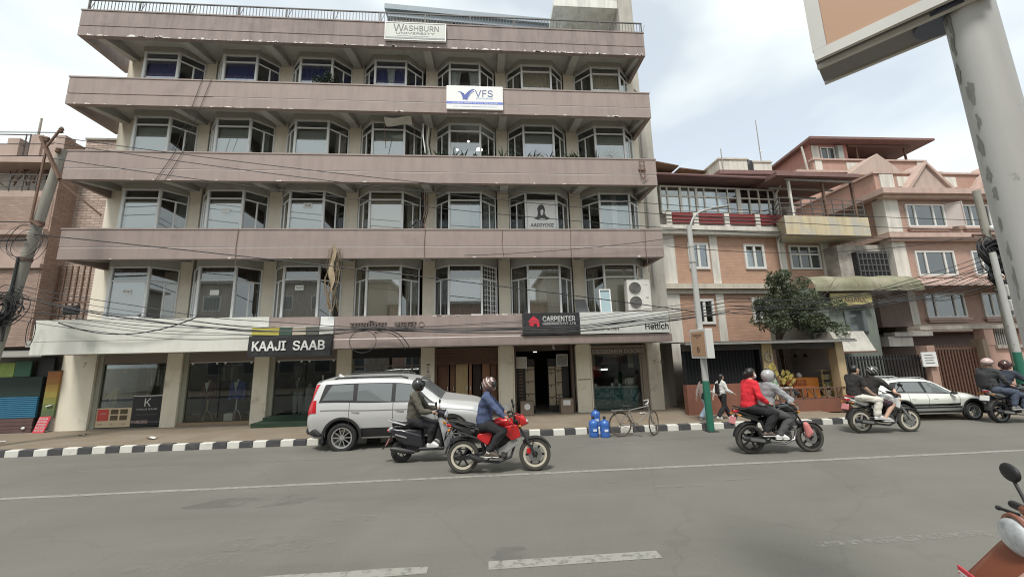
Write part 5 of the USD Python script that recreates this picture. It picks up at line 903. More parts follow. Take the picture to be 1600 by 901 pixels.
obj('wall', MB().box(19.75, 28, 14.0, 14.3, 0, 2.25).box(19.75, 20.15, 13.98, 14.32, 2.25, 2.9).box(21.4, 28, 14.0, 14.3, 2.25, 2.9), PK, t); obj('pier', MB().box(19.55, 19.745, 13.95, 14.35, 0, 2.5), mat('dark_cream_pier', (.28, .21, .15), .8, .12, 3, streak=.3), t); obj('sill', MB().box(20.1, 21.5, 13.9, 14.35, 2.13, 2.26), GREYP, t); obj('lintel', MB().box(17.0, 28, 13.95, 14.35, 2.902, 3.05), GREYP, t)
for x in np.arange(20.2, 21.4, .1): obj('bar', MB().box(x-.015, x+.015, 14.1, 14.13, 2.262, 2.9), CONC, t)

# ------------------------------------------------------------------ left: pink house, rear brick wall, shutter shops
PINK = mat('pink_plaster', (.40, .30, .255), .8, .08, 1.4, .1, 40, streak=.16); LBRICK = bricks('rough_brick', (.38, .26, .205), (.30, .195, .155), (.33, .26, .22), bw=.26, rh=.085, bump=1.0, msize=.014)
RBRICK = bricks('rough_brick_side', (.40, .28, .225), (.32, .215, .17), (.24, .185, .155), bw=.30, rh=.10, bump=.5, msize=.014, axis='yz')
RBRICKX = bricks('rough_brick_rear', (.56, .44, .37), (.42, .32, .265), (.26, .205, .175), bw=.34, rh=.105, bump=.5, msize=.016)
LB = thing('pink_house', 'pink plastered house with a roof terrace and brick bands at the left edge', 'house', (0, 0, 0))
obj('wall', MB().box(-26, -15.7, 14.75, 24, 3.0, 8.7), PINK, LB); obj('brick_band', MB().box(-26, -15.68, 14.71, 14.747, 7.2, 8.45), LBRICK, LB); obj('brick_band', MB().box(-26, -15.68, 14.71, 14.747, 3.0, 5.7), LBRICK, LB)
obj('side_wall', MB().box(-15.698, -15.622, 14.72, 15.5, 3.0, 10.8), RBRICK, LB); obj('ledge', MB().box(-26, -15.6, 14.5, 14.709, 6.95, 7.12).box(-26, -15.6, 14.6, 14.709, 5.75, 5.9), PINK, LB)
obj('terrace_wall', MB().box(-26, -15.7, 15.6, 16, 8.701, 10.2), OFFW, LB); obj('terrace_window', MB().box(-17.0, -16.2, 15.55, 15.599, 8.95, 9.7), BLACK, LB)
obj('upper_slab', MB().box(-26, -15.55, 14.6, 20, 9.75, 9.98), PINK, LB); obj('parapet', MB().box(-16.72, -15.7, 14.75, 15.0, 9.981, 10.75).box(-26, -17.25, 14.75, 15.0, 9.981, 10.55).box(-15.9, -15.7, 15.0, 20, 9.981, 10.75), PINK, LB)
[obj('parapet_pier', MB().box(p, q, 14.68, 15.05, 9.985, z), PINK, LB) for p, q, z in ((-16.82, -16.45, 10.9), (-15.98, -15.64, 10.9), (-17.6, -17.2, 10.75))]
rl = MB()
for z in (8.85, 9.08, 9.32): rl.box(-26, -15.75, 14.72, 14.75, z-.015, z+.015)
for x in np.arange(-20, -15.7, .45): rl.box(x-.015, x+.015, 14.72, 14.75, 8.7, 9.33)
for x in (-17.15, -17.0, -16.85): rl.box(x-.015, x+.015, 14.8, 14.83, 9.98, 11.0)
for z in (10.5, 10.95): rl.box(-19.5, -16.8, 14.8, 14.83, z, z+.03)
obj('terrace_rail', rl, RAIL, LB)
rr = np.random.default_rng(2); m = MB()
for q in range(14): x = -19+rr.random()*2.6; m.bar((x, 14.9+rr.random(), 9.0+rr.random()*.3), (x+rr.uniform(-.8, .8), 15.2, 9.6+rr.random()*.4), .03)
obj('scaffold_poles', m, RUST, LB, kind='stuff')
t = thing('brick_wall', 'high rough pale brick wall filling the gap left of the office building', 'wall', (0, 0, 0)); obj('wall', MB().box(-15.62, -13.96, 15.4, 15.7, 0, 11.12), RBRICKX, t); obj('coping', MB().box(-15.62, -13.96, 15.34, 15.75, 11.121, 11.2), GREYP, t); obj('plaster_band', MB().box(-15.62, -13.96, 15.36, 15.398, 6.9, 7.4), PINK, t)
t = thing('steel_grille', 'tall rusty steel grille of upright bars across the gap left of the office building', 'grille', (0, 0, 0))
for x in np.arange(-15.55, -13.98, .21): obj('bar', MB().box(x-.02, x+.02, 15.2, 15.24, 3.0, 5.95), RUST, t)
obj('cross_rail', MB().box(-15.6, -13.96, 15.16, 15.199, 4.55, 4.62), RUST, t)
t = thing('thin_pole', 'thin rusty flag pole standing on the pink house terrace', 'pole', (-17.3, 15.3, 8.72)); obj('mast', MB().cyl((0, 0, 0), (0, 0, 3.25), .05, .035, 8), GREYP, t, 40); obj('foot', MB().box(-.1, .1, -.1, .1, 0, .05), RUST, t)
# shutters
DKG = mat('dark_green_board', (.016, .035, .028), .7, .2, 3); BLS = mat('blue_shutter', (.035, .16, .27), .55, .1, 3, streak=.15); MRS = mat('maroon_shutter', (.11, .062, .058), .6, .12, 3, streak=.2); GRS = mat('green_shutter', (.045, .14, .09), .6, .15, 3)
t = thing('shutter_shop', 'closed street stall with green, blue and maroon shutter bands', 'shop', (0, 0, 0))
obj('wall', MB().box(-22, -14.52, 15.1, 18, .1, 3.0), DARKIN, t); obj('roof', MB().hexa([(-22, 14.1, 2.62), (-14.5, 14.1, 2.62), (-14.5, 15.3, 2.95), (-22, 15.3, 2.95), (-22, 14.1, 2.66), (-14.5, 14.1, 2.66), (-14.5, 15.3, 3.0), (-22, 15.3, 3.0)]), SHEETG, t)
obj('upper_board', MB().box(-15.95, -15.45, 14.78, 14.82, 1.98, 2.5), GRS, t); obj('window_sheet', MB().box(-16.5, -15.97, 14.78, 14.82, 1.98, 2.45), mat('lime_sheet', (.30, .42, .10), .6, .5, 7), t); obj('dark_recess', MB().box(-15.44, -14.85, 14.9, 14.95, 1.9, 2.6), BLACK, t)
obj('dark_board', MB().box(-18, -14.98, 14.74, 14.80, 1.32, 1.965), DKG, t)
for k in range(11): obj('shutter_slat', MB().prism([(14.74, .62+k*.063), (14.715, .64+k*.063), (14.715, .67+k*.063), (14.74, .68+k*.063), (14.78, .68+k*.063), (14.78, .62+k*.063)], -18, -15.0, 'x'), BLS, t)
for k in range(4): obj('maroon_board', MB().box(-18, -15.02, 14.70+.008*(k % 2), 14.76, .16+k*.115, .268+k*.115), MRS, t)
obj('padlock', MB().ball((-15.25, 14.68, .30), (.06, .03, .045), 1), ALU, t)
t = thing('painted_strip', 'narrow orange to green painted panel on the pillar beside the shutter stall', 'panel', (-14.62, 14.72, 0)); sg = [(.36, .14, .04), (.36, .17, .045), (.36, .22, .05), (.30, .24, .05), (.20, .20, .05), (.12, .16, .06), (.09, .13, .06)]
for k in range(7): obj('band', MB().box(-.20, .19, 0, .06, .62+k*.215, .62+(k+1)*.215-.002), mat(f'strip_{k}', sg[6-k], .65, .15, 4), t)
obj('cap', MB().box(-.21, .20, -.01, .065, 2.127, 2.16), RUST, t); obj('latch', MB().bar((-.05, -.02, .98), (.12, -.03, 1.02), .06, .03), ALU, t)
t = thing('red_notice_sign', 'small red sign with white writing leaning at the foot of the pillar', 'sign', (-14.62, 14.55, .152)); obj('board', MB().hexa([(-.20, 0, 0), (.14, 0, 0), (.14, .03, 0), (-.20, .03, 0), (-.17, .12, .50), (.18, .12, .50), (.18, .15, .50), (-.17, .15, .50)]), mat('red_sign', (.55, .05, .07), .5), t)
for q in range(5): obj('writing_line', letters(['SHOES', 'REPAIR', 'POLISH', 'KEYS', 'WATCH'][q], .055, -.155+.006*q, .017+.021*q, .40-.088*q, width=.27, depth=.004, bold=True) if False else letters(['OPEN', 'REPAIR', 'POLISH', 'KEYS', 'WATCH'][q], .055, -.16, .10-.0212*q-.0005, .405-.088*q, width=.28, depth=.004, bold=True), PALEPRT, t)
# ------------------------------------------------------------------ vehicle materials
from scipy.interpolate import PchipInterpolator
RUBBER = mat('tyre_rubber', (.022, .022, .022), .85, .25, 9); RUBBER_D = mat('dusty_tyre', (.060, .056, .048), .9, .3, 9)
ALLOY = mat('alloy', (.50, .50, .50), .35, .06, 8, metal=.7); STEEL = mat('steel', (.36, .36, .36), .3, .1, 8, metal=.9); DARKMET = mat('dark_metal', (.045, .045, .047), .5, .2, 8, metal=.4)
BPLAST = mat('black_plastic', (.018, .018, .019), .55, .15, 7); GLOSSB = mat('gloss_black', (.010, .010, .011), .18, .1, 4, coat=.6); SEATM = mat('black_seat', (.016, .016, .017), .7, .2, 12, .15, 90)
CARGL = usdkit.material(stage, '/World/Looks/car_glass', {'p': ('principled_bsdf', {'base_color': (.14, .155, .155), 'roughness': .04, 'specular_ior_level': .8}), }, [], surface='p.BSDF')
SILVER = mat('silver_paint', (.58, .58, .57), .32, .03, 2, metal=.25, coat=.5); PEARL = mat('white_car_paint', (.70, .72, .66), .3, .03, 2, coat=.6)
REDL = mat('tail_red', (.45, .012, .02), .15, .1, 5, coat=.5); CLEARL = mat('lamp_clear', (.42, .44, .45), .10, .6, 22, coat=.8); AMBER = mat('amber_lamp', (.55, .20, .02), .2); PLATE_R = mat('plate_red', (.60, .05, .07), .5); PLATE_P = mat('plate_pink', (.66, .26, .27), .5)
REDBIKE = mat('red_bike_paint', (.50, .016, .018), .25, .04, 3, coat=.6); WHITEBIKE = mat('white_bike_paint', (.66, .66, .65), .3, .04, 3, coat=.5); RIMC = mat('cream_rim_tape', (.50, .46, .37), .5, .1, 6); GREYB = mat('grey_bike_panel', (.30, .30, .29), .4, .08, 4)

def wheel(parent, x, y, R, w, rim_r, spokes=10, side=-1, tyre=RUBBER, rim=ALLOY, z=None, rimtape=None, fat=.0):
    z = R if z is None else z
    t = np.linspace(0, 2*PI, 15); ch = R-rim_r
    prof = np.stack([rim_r+ch/2+ch/2*np.sign(np.cos(t))*np.abs(np.cos(t))**(.7), w/2*np.sign(np.sin(t))*np.abs(np.sin(t))**(.6)], 1)
    ty = obj('tyre', MB().lathe(prof, (x, y, z), 'y', 40), tyre, parent, 50)
    m = MB().lathe([(rim_r-.02, -w*.42), (rim_r+.012, -w*.46), (rim_r+.012, w*.46), (rim_r-.02, w*.42), (rim_r-.02, -w*.42)], (0, 0, 0), 'y', 36)
    ys = side*w*.30
    for k in range(spokes):
        a = 2*PI*k/spokes; c, s = math.cos(a), math.sin(a)
        m.bar((.03*c, ys, .03*s), ((rim_r-.01)*c, ys*1.1, (rim_r-.01)*s), .30*rim_r*2.6/spokes+fat, .02, (0, 1, 0))
    m.cyl((0, ys*1.25, 0), (0, ys*.4, 0), rim_r*.24, n=14)
    obj('rim', m.xf(None, (x, y, z)), rim, ty, 40)
    if rimtape: obj('rim_tape', MB().lathe([(rim_r-.035, -w*.47), (rim_r+.008, -w*.50), (rim_r+.008, -w*.46), (rim_r-.035, -w*.44), (rim_r-.035, -w*.47)], (x, y, z), 'y', 36).lathe([(rim_r-.035, w*.47), (rim_r+.008, w*.50), (rim_r+.008, w*.46), (rim_r-.035, w*.44), (rim_r-.035, w*.47)], (x, y, z), 'y', 36), rimtape, ty, 40)
    return ty

class CarSkin:
    def __init__(s, tab):
        """tab rows: x, zb, zs, zw, zbelt, zt, ys, yw, ybelt, yroof"""
        T = np.array(tab, float); s.x0, s.x1 = T[0, 0], T[-1, 0]; s.f = [PchipInterpolator(T[:, 0], T[:, k]) for k in range(1, T.shape[1])]
    def keys(s, x):
        zb, zs, zw, zl, zt, ys, yw, yl, yr = [float(f(x)) for f in s.f]
        dz = max(zt-zl, .02)
        return np.array([(0, zb), (ys*.85, zb), (ys, zs), (yw, zw), (yl, zl), (yr, zl+dz*.88), (yr*.72, zl+dz*.985), (0, zt)])
    def at(s, x, t, off=0.0, side=-1):
        k = s.keys(x); n = len(k); i = int(min(max(math.floor(t), 0), n-2)); u = t-i
        p0 = k[i-1] if i > 0 else k[0]*[-1, 1]+[0, 0]; p1, p2 = k[i], k[i+1]; p3 = k[i+2] if i+2 < n else k[n-2]*[-1, 1]
        te = .35
        m1, m2 = te*(p2-p0), te*(p3-p1); h = np.array([2*u**3-3*u**2+1, u**3-2*u**2+u, -2*u**3+3*u**2, u**3-u**2])
        p = h[0]*p1+h[1]*m1+h[2]*p2+h[3]*m2; d = (6*u*u-6*u)*p1+(3*u*u-4*u+1)*m1+(6*u-6*u*u)*p2+(3*u*u-2*u)*m2
        nrm = np.array([d[1], -d[0]]); nrm = nrm/max(np.linalg.norm(nrm), 1e-9); p = p+nrm*off
        return np.array([x, side*p[0], p[1]])
    def body(s, nx=80, sub=5):
        u = np.linspace(0, 1, nx); xs = s.x0+(s.x1-s.x0)*(.5-.5*np.cos(PI*u))*.5+(s.x1-s.x0)*u*.5; ts = np.linspace(0, 7, 7*sub+1); R = []
        for x in xs:
            r = np.array([s.at(x, t, 0, 1) for t in ts]); l = r[1:-1][::-1]*[1, -1, 1]; R.append(np.vstack([r, l]))
        return ringloft(np.array(R))
    def patch(s, xa, xb, ta, tb, off=.004, side=-1, nx=14, nt=6):
        """xa, xb: functions of v in 0..1 (foot to head) or numbers"""
        P = np.zeros((nt, nx, 3))
        for i, v in enumerate(np.linspace(0, 1, nt)):
            a = xa(v) if callable(xa) else xa; b = xb(v) if callable(xb) else xb
            for j, u in enumerate(np.linspace(0, 1, nx)):
                t = (ta(u) if callable(ta) else ta)*(1-v)+(tb(u) if callable(tb) else tb)*v
                P[i, j] = s.at(a+(b-a)*u, t, off, side)
        g = grid(P)
        if side < 0: g.faces = g.faces[:, ::-1]
        return g
def car(label, loc, rotz, tab, paint, axles, R, rw, trk, dlo, glasses, seams, kind, rotx=0.0, group=None, cat='car', flare=BPLAST, spokes=10, clad=(.32, .5), scale=None):
    c = thing(kind, label, cat, loc, rotz, group, rotx=rotx, scale=scale); S = CarSkin(tab)
    b = S.body(); b.merge_vertices(); M_ = Manifold(manifold3d.Mesh(np.asarray(b.vertices, np.float32), np.asarray(b.faces, np.uint32)))
    if M_.volume() < 0:
        b.faces = b.faces[:, ::-1]; M_ = Manifold(manifold3d.Mesh(np.asarray(b.vertices, np.float32), np.asarray(b.faces, np.uint32)))
    Ra = R+.065
    for ax in axles: M_ = M_-Manifold.cylinder(4, Ra, Ra, 40).rotate((90, 0, 0)).translate((ax, 2, R+.02))
    obj('body', M_, paint, c, 32)
    for ax in axles:
        a = np.linspace(-.25, PI+.25, 22); n = 'wheel_arch'
        m = MB()
        for sd in (-1, 1):
            yo = float(S.f[6](ax))
            prof = []
            R0 = np.stack([ax+Ra*np.cos(a), np.full(22, sd*(yo-.05)), R+.02+Ra*np.sin(a)], 1); R1 = np.stack([ax+(Ra+.062)*np.cos(a), np.full(22, sd*(yo+.006)), R+.02+(Ra+.062)*np.sin(a)], 1); R2 = np.stack([ax+Ra*np.cos(a), np.full(22, sd*(yo+.012)), R+.02+Ra*np.sin(a)], 1)
            obj('arch_flare', ringloft(np.stack([R0, R1, R2], 1)), flare, c, 40)
        inner = np.stack([np.stack([ax+(Ra-.012)*np.cos(a), np.full(22, y), R+.02+(Ra-.012)*np.sin(a)], 1) for y in (-trk/2-rw/2+.02, trk/2+rw/2-.02)]); obj('wheel_well', grid(inner), BPLAST, c, True)
        for sd in (-1, 1): wheel(c, ax, sd*trk/2, R, rw, R*.66, spokes, sd)
    for sd in (-1, 1):
        obj('window_surround', S.patch(*dlo, off=.004, side=sd), BPLAST, c, True)
        for g in glasses: obj('side_window', S.patch(*g, off=.009, side=sd), CARGL, c, True)
        for x0, t0, t1 in seams: obj('door_seam', S.patch(x0-.006, x0+.006, t0, t1, off=.002, side=sd, nx=2, nt=16), BPLAST, c, True)
        obj('sill_cladding', S.patch(axles[0]+Ra+.02, axles[1]-Ra-.02, 1.75, 2.45, off=.012, side=sd, nx=12), BPLAST, c, True)
    return c, S
# ------------------------------------------------------------------ silver SUV half on the pavement
tab = [  # x    zb   zs   zw   zbelt zt   ys   yw   ybelt yroof
    (0.00, .50, .56, .66, .74, .80, .55, .66, .60, .40), (.04, .44, .52, .74, .90, 1.00, .66, .78, .74, .55), (.08, .40, .50, .80, 1.10, 1.26, .74, .84, .80, .62), (.14, .36, .48, .84, 1.17, 1.52, .80, .88, .84, .66), (.22, .34, .46, .86, 1.20, 1.77, .83, .91, .87, .69), (.70, .32, .44, .87, 1.21, 1.82, .85, .93, .89, .72),
    (1.5, .30, .42, .86, 1.18, 1.84, .85, .93, .90, .72), (2.3, .30, .42, .86, 1.17, 1.82, .85, .93, .90, .71), (2.75, .30, .42, .87, 1.16, 1.74, .85, .93, .90, .68), (3.15, .30, .42, .88, 1.14, 1.46, .85, .93, .88, .66), (3.48, .30, .42, .88, 1.11, 1.23, .85, .93, .86, .70), (3.9, .32, .44, .86, 1.06, 1.17, .84, .92, .84, .62), (4.35, .36, .48, .80, 1.0, 1.10, .80, .88, .80, .55), (4.58, .40, .50, .74, .90, .98, .70, .78, .72, .5), (4.66, .46, .54, .66, .74, .80, .55, .62, .56, .4)]
suv, S = car('silver sport utility car parked half on the pavement before the tailor shop', (-4.55, 11.60, 0), 0, tab, SILVER, (.95, 3.70), .375, .235, 1.58,
    (lambda v: .34+.12*v, lambda v: 3.36-.62*v, 4.12, 4.86), [(lambda v: .42+.22*v, lambda v: 1.20-.02*v, lambda u: 4.22, 4.80), (lambda v: 1.30, 2.17, lambda u: 4.20-.04*u, 4.82), (2.27, lambda v: 3.20-.52*v, 4.16, 4.82)],
    [(1.12, 2.3, 4.1), (2.22, 2.3, 4.1), (3.30, 2.5, 4.0)], 'suv_car', math.radians(3.4), spokes=10)
for sd in (-1, 1):
    obj('tail_light', S.patch(lambda v: .055+.05*v, lambda v: .30-.02*v, 3.45, 4.25, .012, sd), REDL, suv, True); obj('tail_light', S.patch(lambda v: .10+.13*v, lambda v: .17+.15*v, 4.25, 4.95, .010, sd), REDL, suv, True)
    obj('headlight', S.patch(4.30, 4.56, 3.5, 4.4, .012, sd), CLEARL, suv, True); obj('roof_rail', MB().tube([(.62, sd*.60, 1.79), (.72, sd*.60, 1.845), (2.35, sd*.60, 1.85), (2.55, sd*.60, 1.80)], .022, 8), BPLAST, suv, 40)
    for x in (1.28, 2.40): obj('door_handle', MB().bar((x-.10, sd*.915, 1.00), (x+.10, sd*.93, 1.0), .03, .035), ALLOY, suv)
    mi = obj('wing_mirror', to_tri(hull(((2.95, sd*1.02, 1.18), (.07, .09, .07)), ((3.05, sd*1.0, 1.17), (.05, .08, .06)))), SILVER, suv, True); obj('mirror_arm', MB().bar((3.0, sd*.86, 1.12), (3.0, sd*.98, 1.15), .05), BPLAST, mi)
    obj('mud_flap', MB().box(.46, .48, sd*.79-.11, sd*.79+.11, .18, .46), BPLAST, suv)
obj('rear_bumper', to_tri(hull(((.02, -.62, .52), (.06, .05, .09)), ((.02, .62, .52), (.06, .05, .09)), ((.28, -.90, .52), (.05, .04, .09)), ((.28, .90, .52), (.05, .04, .09)), ((.40, -.91, .46), (.03, .03, .04)), ((.40, .91, .46), (.03, .03, .04)))), BPLAST, suv, True)
obj('windscreen', S.patch(lambda v: 3.46-.70*v, lambda v: 3.46-.70*v+.001, 5.2, 7, .004, -1) if False else MB().add(S.patch(2.80, 3.44, 5.15, 7, .005, -1)).add(S.patch(2.80, 3.44, 5.15, 7, .005, 1)), CARGL, suv, True)
obj('rear_window', MB().add(S.patch(.13, .34, 5.15, 7, .006, -1)).add(S.patch(.13, .34, 5.15, 7, .006, 1)), CARGL, suv, True)
obj('grille', MB().box(4.55, 4.68, -.5, .5, .62, .88), BPLAST, suv); obj('front_bumper', to_tri(hull(((4.62, -.6, .5), (.06, .05, .08)), ((4.62, .6, .5), (.06, .05, .08)), ((4.35, -.86, .5), (.05, .04, .1)), ((4.35, .86, .5), (.05, .04, .1)))), BPLAST, suv, True)
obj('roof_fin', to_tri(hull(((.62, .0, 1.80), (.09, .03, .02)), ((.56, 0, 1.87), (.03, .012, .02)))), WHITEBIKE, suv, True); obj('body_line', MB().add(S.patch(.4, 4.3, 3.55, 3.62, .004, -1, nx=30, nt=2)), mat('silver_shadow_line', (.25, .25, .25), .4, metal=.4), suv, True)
# ------------------------------------------------------------------ white hatchback
tab = [
    (0.00, .42, .48, .58, .66, .72, .50, .62, .56, .36), (.05, .36, .44, .66, .84, .92, .62, .74, .68, .46), (.14, .30, .40, .72, .94, 1.08, .70, .80, .74, .54), (.34, .26, .37, .74, .96, 1.34, .74, .84, .78, .56), (.55, .24, .35, .75, .965, 1.44, .77, .86, .80, .58), (1.1, .22, .33, .75, .955, 1.50, .78, .87, .82, .61),
    (1.8, .22, .33, .74, .935, 1.485, .78, .87, .82, .61), (2.2, .22, .33, .74, .925, 1.39, .78, .87, .82, .59), (2.6, .22, .33, .75, .915, 1.18, .78, .87, .81, .58), (2.93, .22, .33, .76, .90, .99, .78, .87, .79, .60), (3.3, .24, .35, .74, .86, .95, .77, .86, .77, .55), (3.7, .28, .38, .68, .78, .86, .72, .81, .72, .5), (3.92, .32, .42, .60, .68, .74, .62, .70, .62, .42), (3.99, .38, .45, .54, .60, .64, .5, .56, .5, .34)]
hb, S = car('white hatchback with black wheel arch trim in front of the brown gate', (12.36, 12.24, 0), -.07, tab, PEARL, (.72, 3.27), .315, .20, 1.50,
    (lambda v: .42+.14*v, lambda v: 2.92-.72*v, 4.12, 4.88), [(lambda v: .52+.26*v, lambda v: .86, 4.25, 4.78), (lambda v: .92, lambda v: 1.62-.05*v, 4.2, 4.82), (1.70, lambda v: 2.76-.60*v, 4.18, 4.82)],
    [(.98, 2.4, 4.1), (1.67, 2.3, 4.1), (2.80, 2.5, 4.0)], 'hatchback_car', spokes=10, scale=.85)
for sd in (-1, 1):
    obj('tail_light', S.patch(.06, lambda v: .34, 3.6, 4.15, .010, sd), REDL, hb, True); obj('headlight', S.patch(3.45, 3.90, 3.45, 4.3, .010, sd), CLEARL, hb, True)
    for x in (1.12, 1.92): obj('door_handle', MB().bar((x-.08, sd*.865, .80), (x+.08, sd*.872, .80), .025, .03), PEARL, hb)
    mi = obj('wing_mirror', to_tri(hull(((2.52, sd*.95, .99), (.06, .09, .06)), ((2.60, sd*.93, .98), (.04, .07, .05)))), BPLAST, hb, True); obj('mirror_arm', MB().bar((2.55, sd*.80, .94), (2.55, sd*.92, .97), .04), BPLAST, mi)
    obj('roof_rail', MB().tube([(.62, sd*.52, 1.46), (.72, sd*.52, 1.52), (1.8, sd*.52, 1.53), (2.0, sd*.52, 1.46)], .018, 8), ALLOY, hb, 40)
    obj('side_moulding', S.patch(1.05, 2.80, 2.50, 2.66, .012, sd, nx=14), GLOSSB, hb, True); obj('silver_sill', S.patch(1.1, 2.85, 2.12, 2.34, .014, sd, nx=14), ALLOY, hb, True)
obj('windscreen', MB().add(S.patch(2.22, 2.90, 5.15, 7, .005, -1)).add(S.patch(2.22, 2.90, 5.15, 7, .005, 1)), CARGL, hb, True); obj('rear_window', MB().add(S.patch(.14, .5, 5.15, 7, .005, -1)).add(S.patch(.14, .5, 5.15, 7, .005, 1)), CARGL, hb, True)
obj('number_plate', MB().box(3.97, 4.01, -.25, .25, .42, .54), WHITE, hb); obj('sunroof', MB().add(S.patch(.9, 1.6, 6.2, 7, .004, -1)).add(S.patch(.9, 1.6, 6.2, 7, .004, 1)), CARGL, hb, True)

# ------------------------------------------------------------------ motorcycles (rear axle over the origin, heading +x)
def motorcycle(label, loc, rotz, wb, paint, accent, style='street', rimtape=None, plate=PLATE_P, tyre=RUBBER_D, scale=1.06, tank=None, shroud=None, pouch=None, lean=0.0):
    b = thing('motorcycle', label, 'motorcycle', loc, rotz, 'motorcycles' if False else None, scale); R, rr_ = .30, .218
    tank = tank or paint
    wheel(b, 0, 0, R, .12, rr_, 5 if style != 'sport' else 6, -1, tyre, GLOSSB if style != 'dual' else ALLOY, rimtape=rimtape, fat=.008)
    wheel(b, wb, 0, R, .095, rr_, 5 if style != 'sport' else 6, -1, tyre, GLOSSB if style != 'dual' else ALLOY, rimtape=rimtape, fat=.008)
    for s in (-1,): d = obj('brake_disc', MB().lathe([(.06, -.003), (.13, -.003), (.13, .003), (.06, .003), (.06, -.003)], (wb, -.055, R), 'y', 28), STEEL, b, 40)
    obj('brake_caliper', to_tri(rbox(wb-.16, wb-.08, -.085, -.04, R+.02, R+.12, .012, 6)), STEEL if style != 'sport' else REDL, b, 40)
    top = np.array([wb-.36, 0, .93]); ax = np.array([wb, 0, R])
    for s in (-1, 1):
        o = np.array([0, s*.085, 0]); mid = ax+(top-ax)*.45
        obj('fork_leg', MB().cyl(ax+o, mid+o, .028, n=10).cyl(mid+o, top+o, .019, n=10), DARKMET if style != 'dual' else STEEL, b, 40)
    obj('fork_clamp', MB().add(to_tri(rbox(top[0]-.05, top[0]+.05, -.12, .12, top[2]-.05, top[2]+.02, .015, 6))), DARKMET, b, 40)
    # front mudguard follows the wheel
    a = np.linspace(.35, 2.35, 14); q = np.linspace(-1, 1, 5); rg = R+.035
    P = np.stack([np.stack([wb+(rg-.03*qq*qq)*np.cos(a), np.full(14, .068*qq), R+(rg-.03*qq*qq)*np.sin(a)], 1) for qq in q]); obj('front_mudguard', grid(P), BPLAST if style != 'commuter' else GLOSSB, b, True)
    obj('mudguard_stay', MB().bar((wb-.06, -.075, R+.08), (wb-.02, -.07, R+.30), .02).bar((wb-.06, .075, R+.08), (wb-.02, .07, R+.30), .02), BPLAST, b)
    a = np.linspace(1.2, 3.0, 12); rg = R+.05
    P = np.stack([np.stack([(rg-.03*qq*qq)*np.cos(a), np.full(12, .085*qq), R+(rg-.03*qq*qq)*np.sin(a)], 1) for qq in q]); obj('rear_mudguard', grid(P), BPLAST, b, True)
    # frame, swing arm, shock
    fm = MB()
    for s in (-1, 1): fm.tube([(wb-.38, s*.03, .84), (.80, s*.10, .72), (.48, s*.11, .66), (.30, s*.11, .62), (-.10, s*.10, .76)], .02, 8).tube([(wb-.38, s*.03, .80), (wb-.46, s*.07, .45), (.62, s*.09, .30), (.44, s*.10, .34), (.46, s*.11, .62)], .018, 8)
    obj('frame', fm, DARKMET, b, 40)
    for s in (-1, 1): obj('swing_arm', MB().bar((.46, s*.10, .36), (-.03, s*.09, R), .04, .055), DARKMET if style != 'sport' else GLOSSB, b)
    obj('shock_absorber', MB().cyl((.30, -.12, .40), (.20, -.12, .68), .028, n=10) if style == 'commuter' else MB().cyl((.40, 0, .36), (.34, 0, .64), .035, n=10), DARKMET, b, 40)
    # engine
    e = MB().add(to_tri(rbox(.46, .84, -.13, .13, .26, .48, .05, 8))).add(to_tri(rbox(.66, .86, -.09, .09, .44, .66, .03, 6)))
    for k in range(6): e.add(to_tri(rbox(.63, .90, -.115, .115, .46+.03*k, .472+.03*k, .005, 4)))
    for s in (-1, 1): e.cyl((.58, s*.13, .36), (.58, s*.165, .36), .10, .085, 20).cyl((.76, s*.125, .34), (.76, s*.15, .34), .06, .05, 16)
    en = obj('engine', e, mat('engine_grey', (.085, .083, .08), .5, .25, 9, metal=.4), b, 40)
    obj('gear_cover', MB().lathe([(0, -.012), (.06, -.008), (.07, 0), (0, 0)], (.58, -.166, .36), 'y', 20), STEEL, en, 40)
    obj('exhaust_pipe', MB().tube([(.86, -.05, .58), (.97, -.06, .46), (.90, -.08, .28), (.66, -.12, .20), (.36, -.14, .24), (.22, -.15, .28)], .024, 10), STEEL if style == 'commuter' else DARKMET, b, 40)
    if style == 'sport': obj('muffler', MB().tube([(.40, -.12, .24), (.30, -.15, .26), (.14, -.165, .34)], [.03, .055, .05], 12), DARKMET, b, 40)
    else: mu = obj('muffler', MB().tube([(.34, -.14, .25), (.24, -.155, .27), (.02, -.165, .30), (-.22, -.17, .345), (-.25, -.17, .35)], [.026, .05, .052, .048, .03], 14), DARKMET, b, 40); obj('heat_shield', MB().bar((.18, -.218, .29), (-.12, -.226, .335), .012, .06), STEEL, mu)
    obj('chain_guard', MB().bar((.5, .13, .40), (.02, .12, .34), .02, .07), BPLAST, b)
    # tank
    tk = hull(((.58, 0, .80), (.05, .10, .05)), ((.66, 0, .90), (.08, .13, .07)), ((.84, 0, .93), (.09, .15, .075)), ((.95, 0, .86), (.07, .12, .06)), ((.80, 0, .78), (.10, .11, .05)))
    ft = obj('fuel_tank', soft(tk, .04, 3), tank, b, True); obj('tank_cap', MB().lathe([(0, .018), (.045, .014), (.05, 0), (0, 0)], (.80, 0, 1.0), 'z', 16), STEEL, ft, 40)
    for s in (-1, 1):
        if style == 'sport': m = hull(((.78, s*.15, .78), (.05, .012, .05)), ((1.0, s*.17, .82), (.05, .012, .05)), ((.92, s*.17, .62), (.03, .012, .03)), ((1.06, s*.15, .66), (.03, .012, .03)))
        elif style == 'dual': m = hull(((.70, s*.15, .80), (.04, .012, .04)), ((1.0, s*.17, .86), (.05, .012, .05)), ((.96, s*.17, .66), (.03, .012, .03)))
        else: m = hull(((.82, s*.14, .80), (.04, .012, .04)), ((.98, s*.14, .82), (.03, .012, .03)), ((.93, s*.14, .68), (.03, .012, .03)))
        obj('tank_shroud', to_tri(m), shroud or paint, b, True)
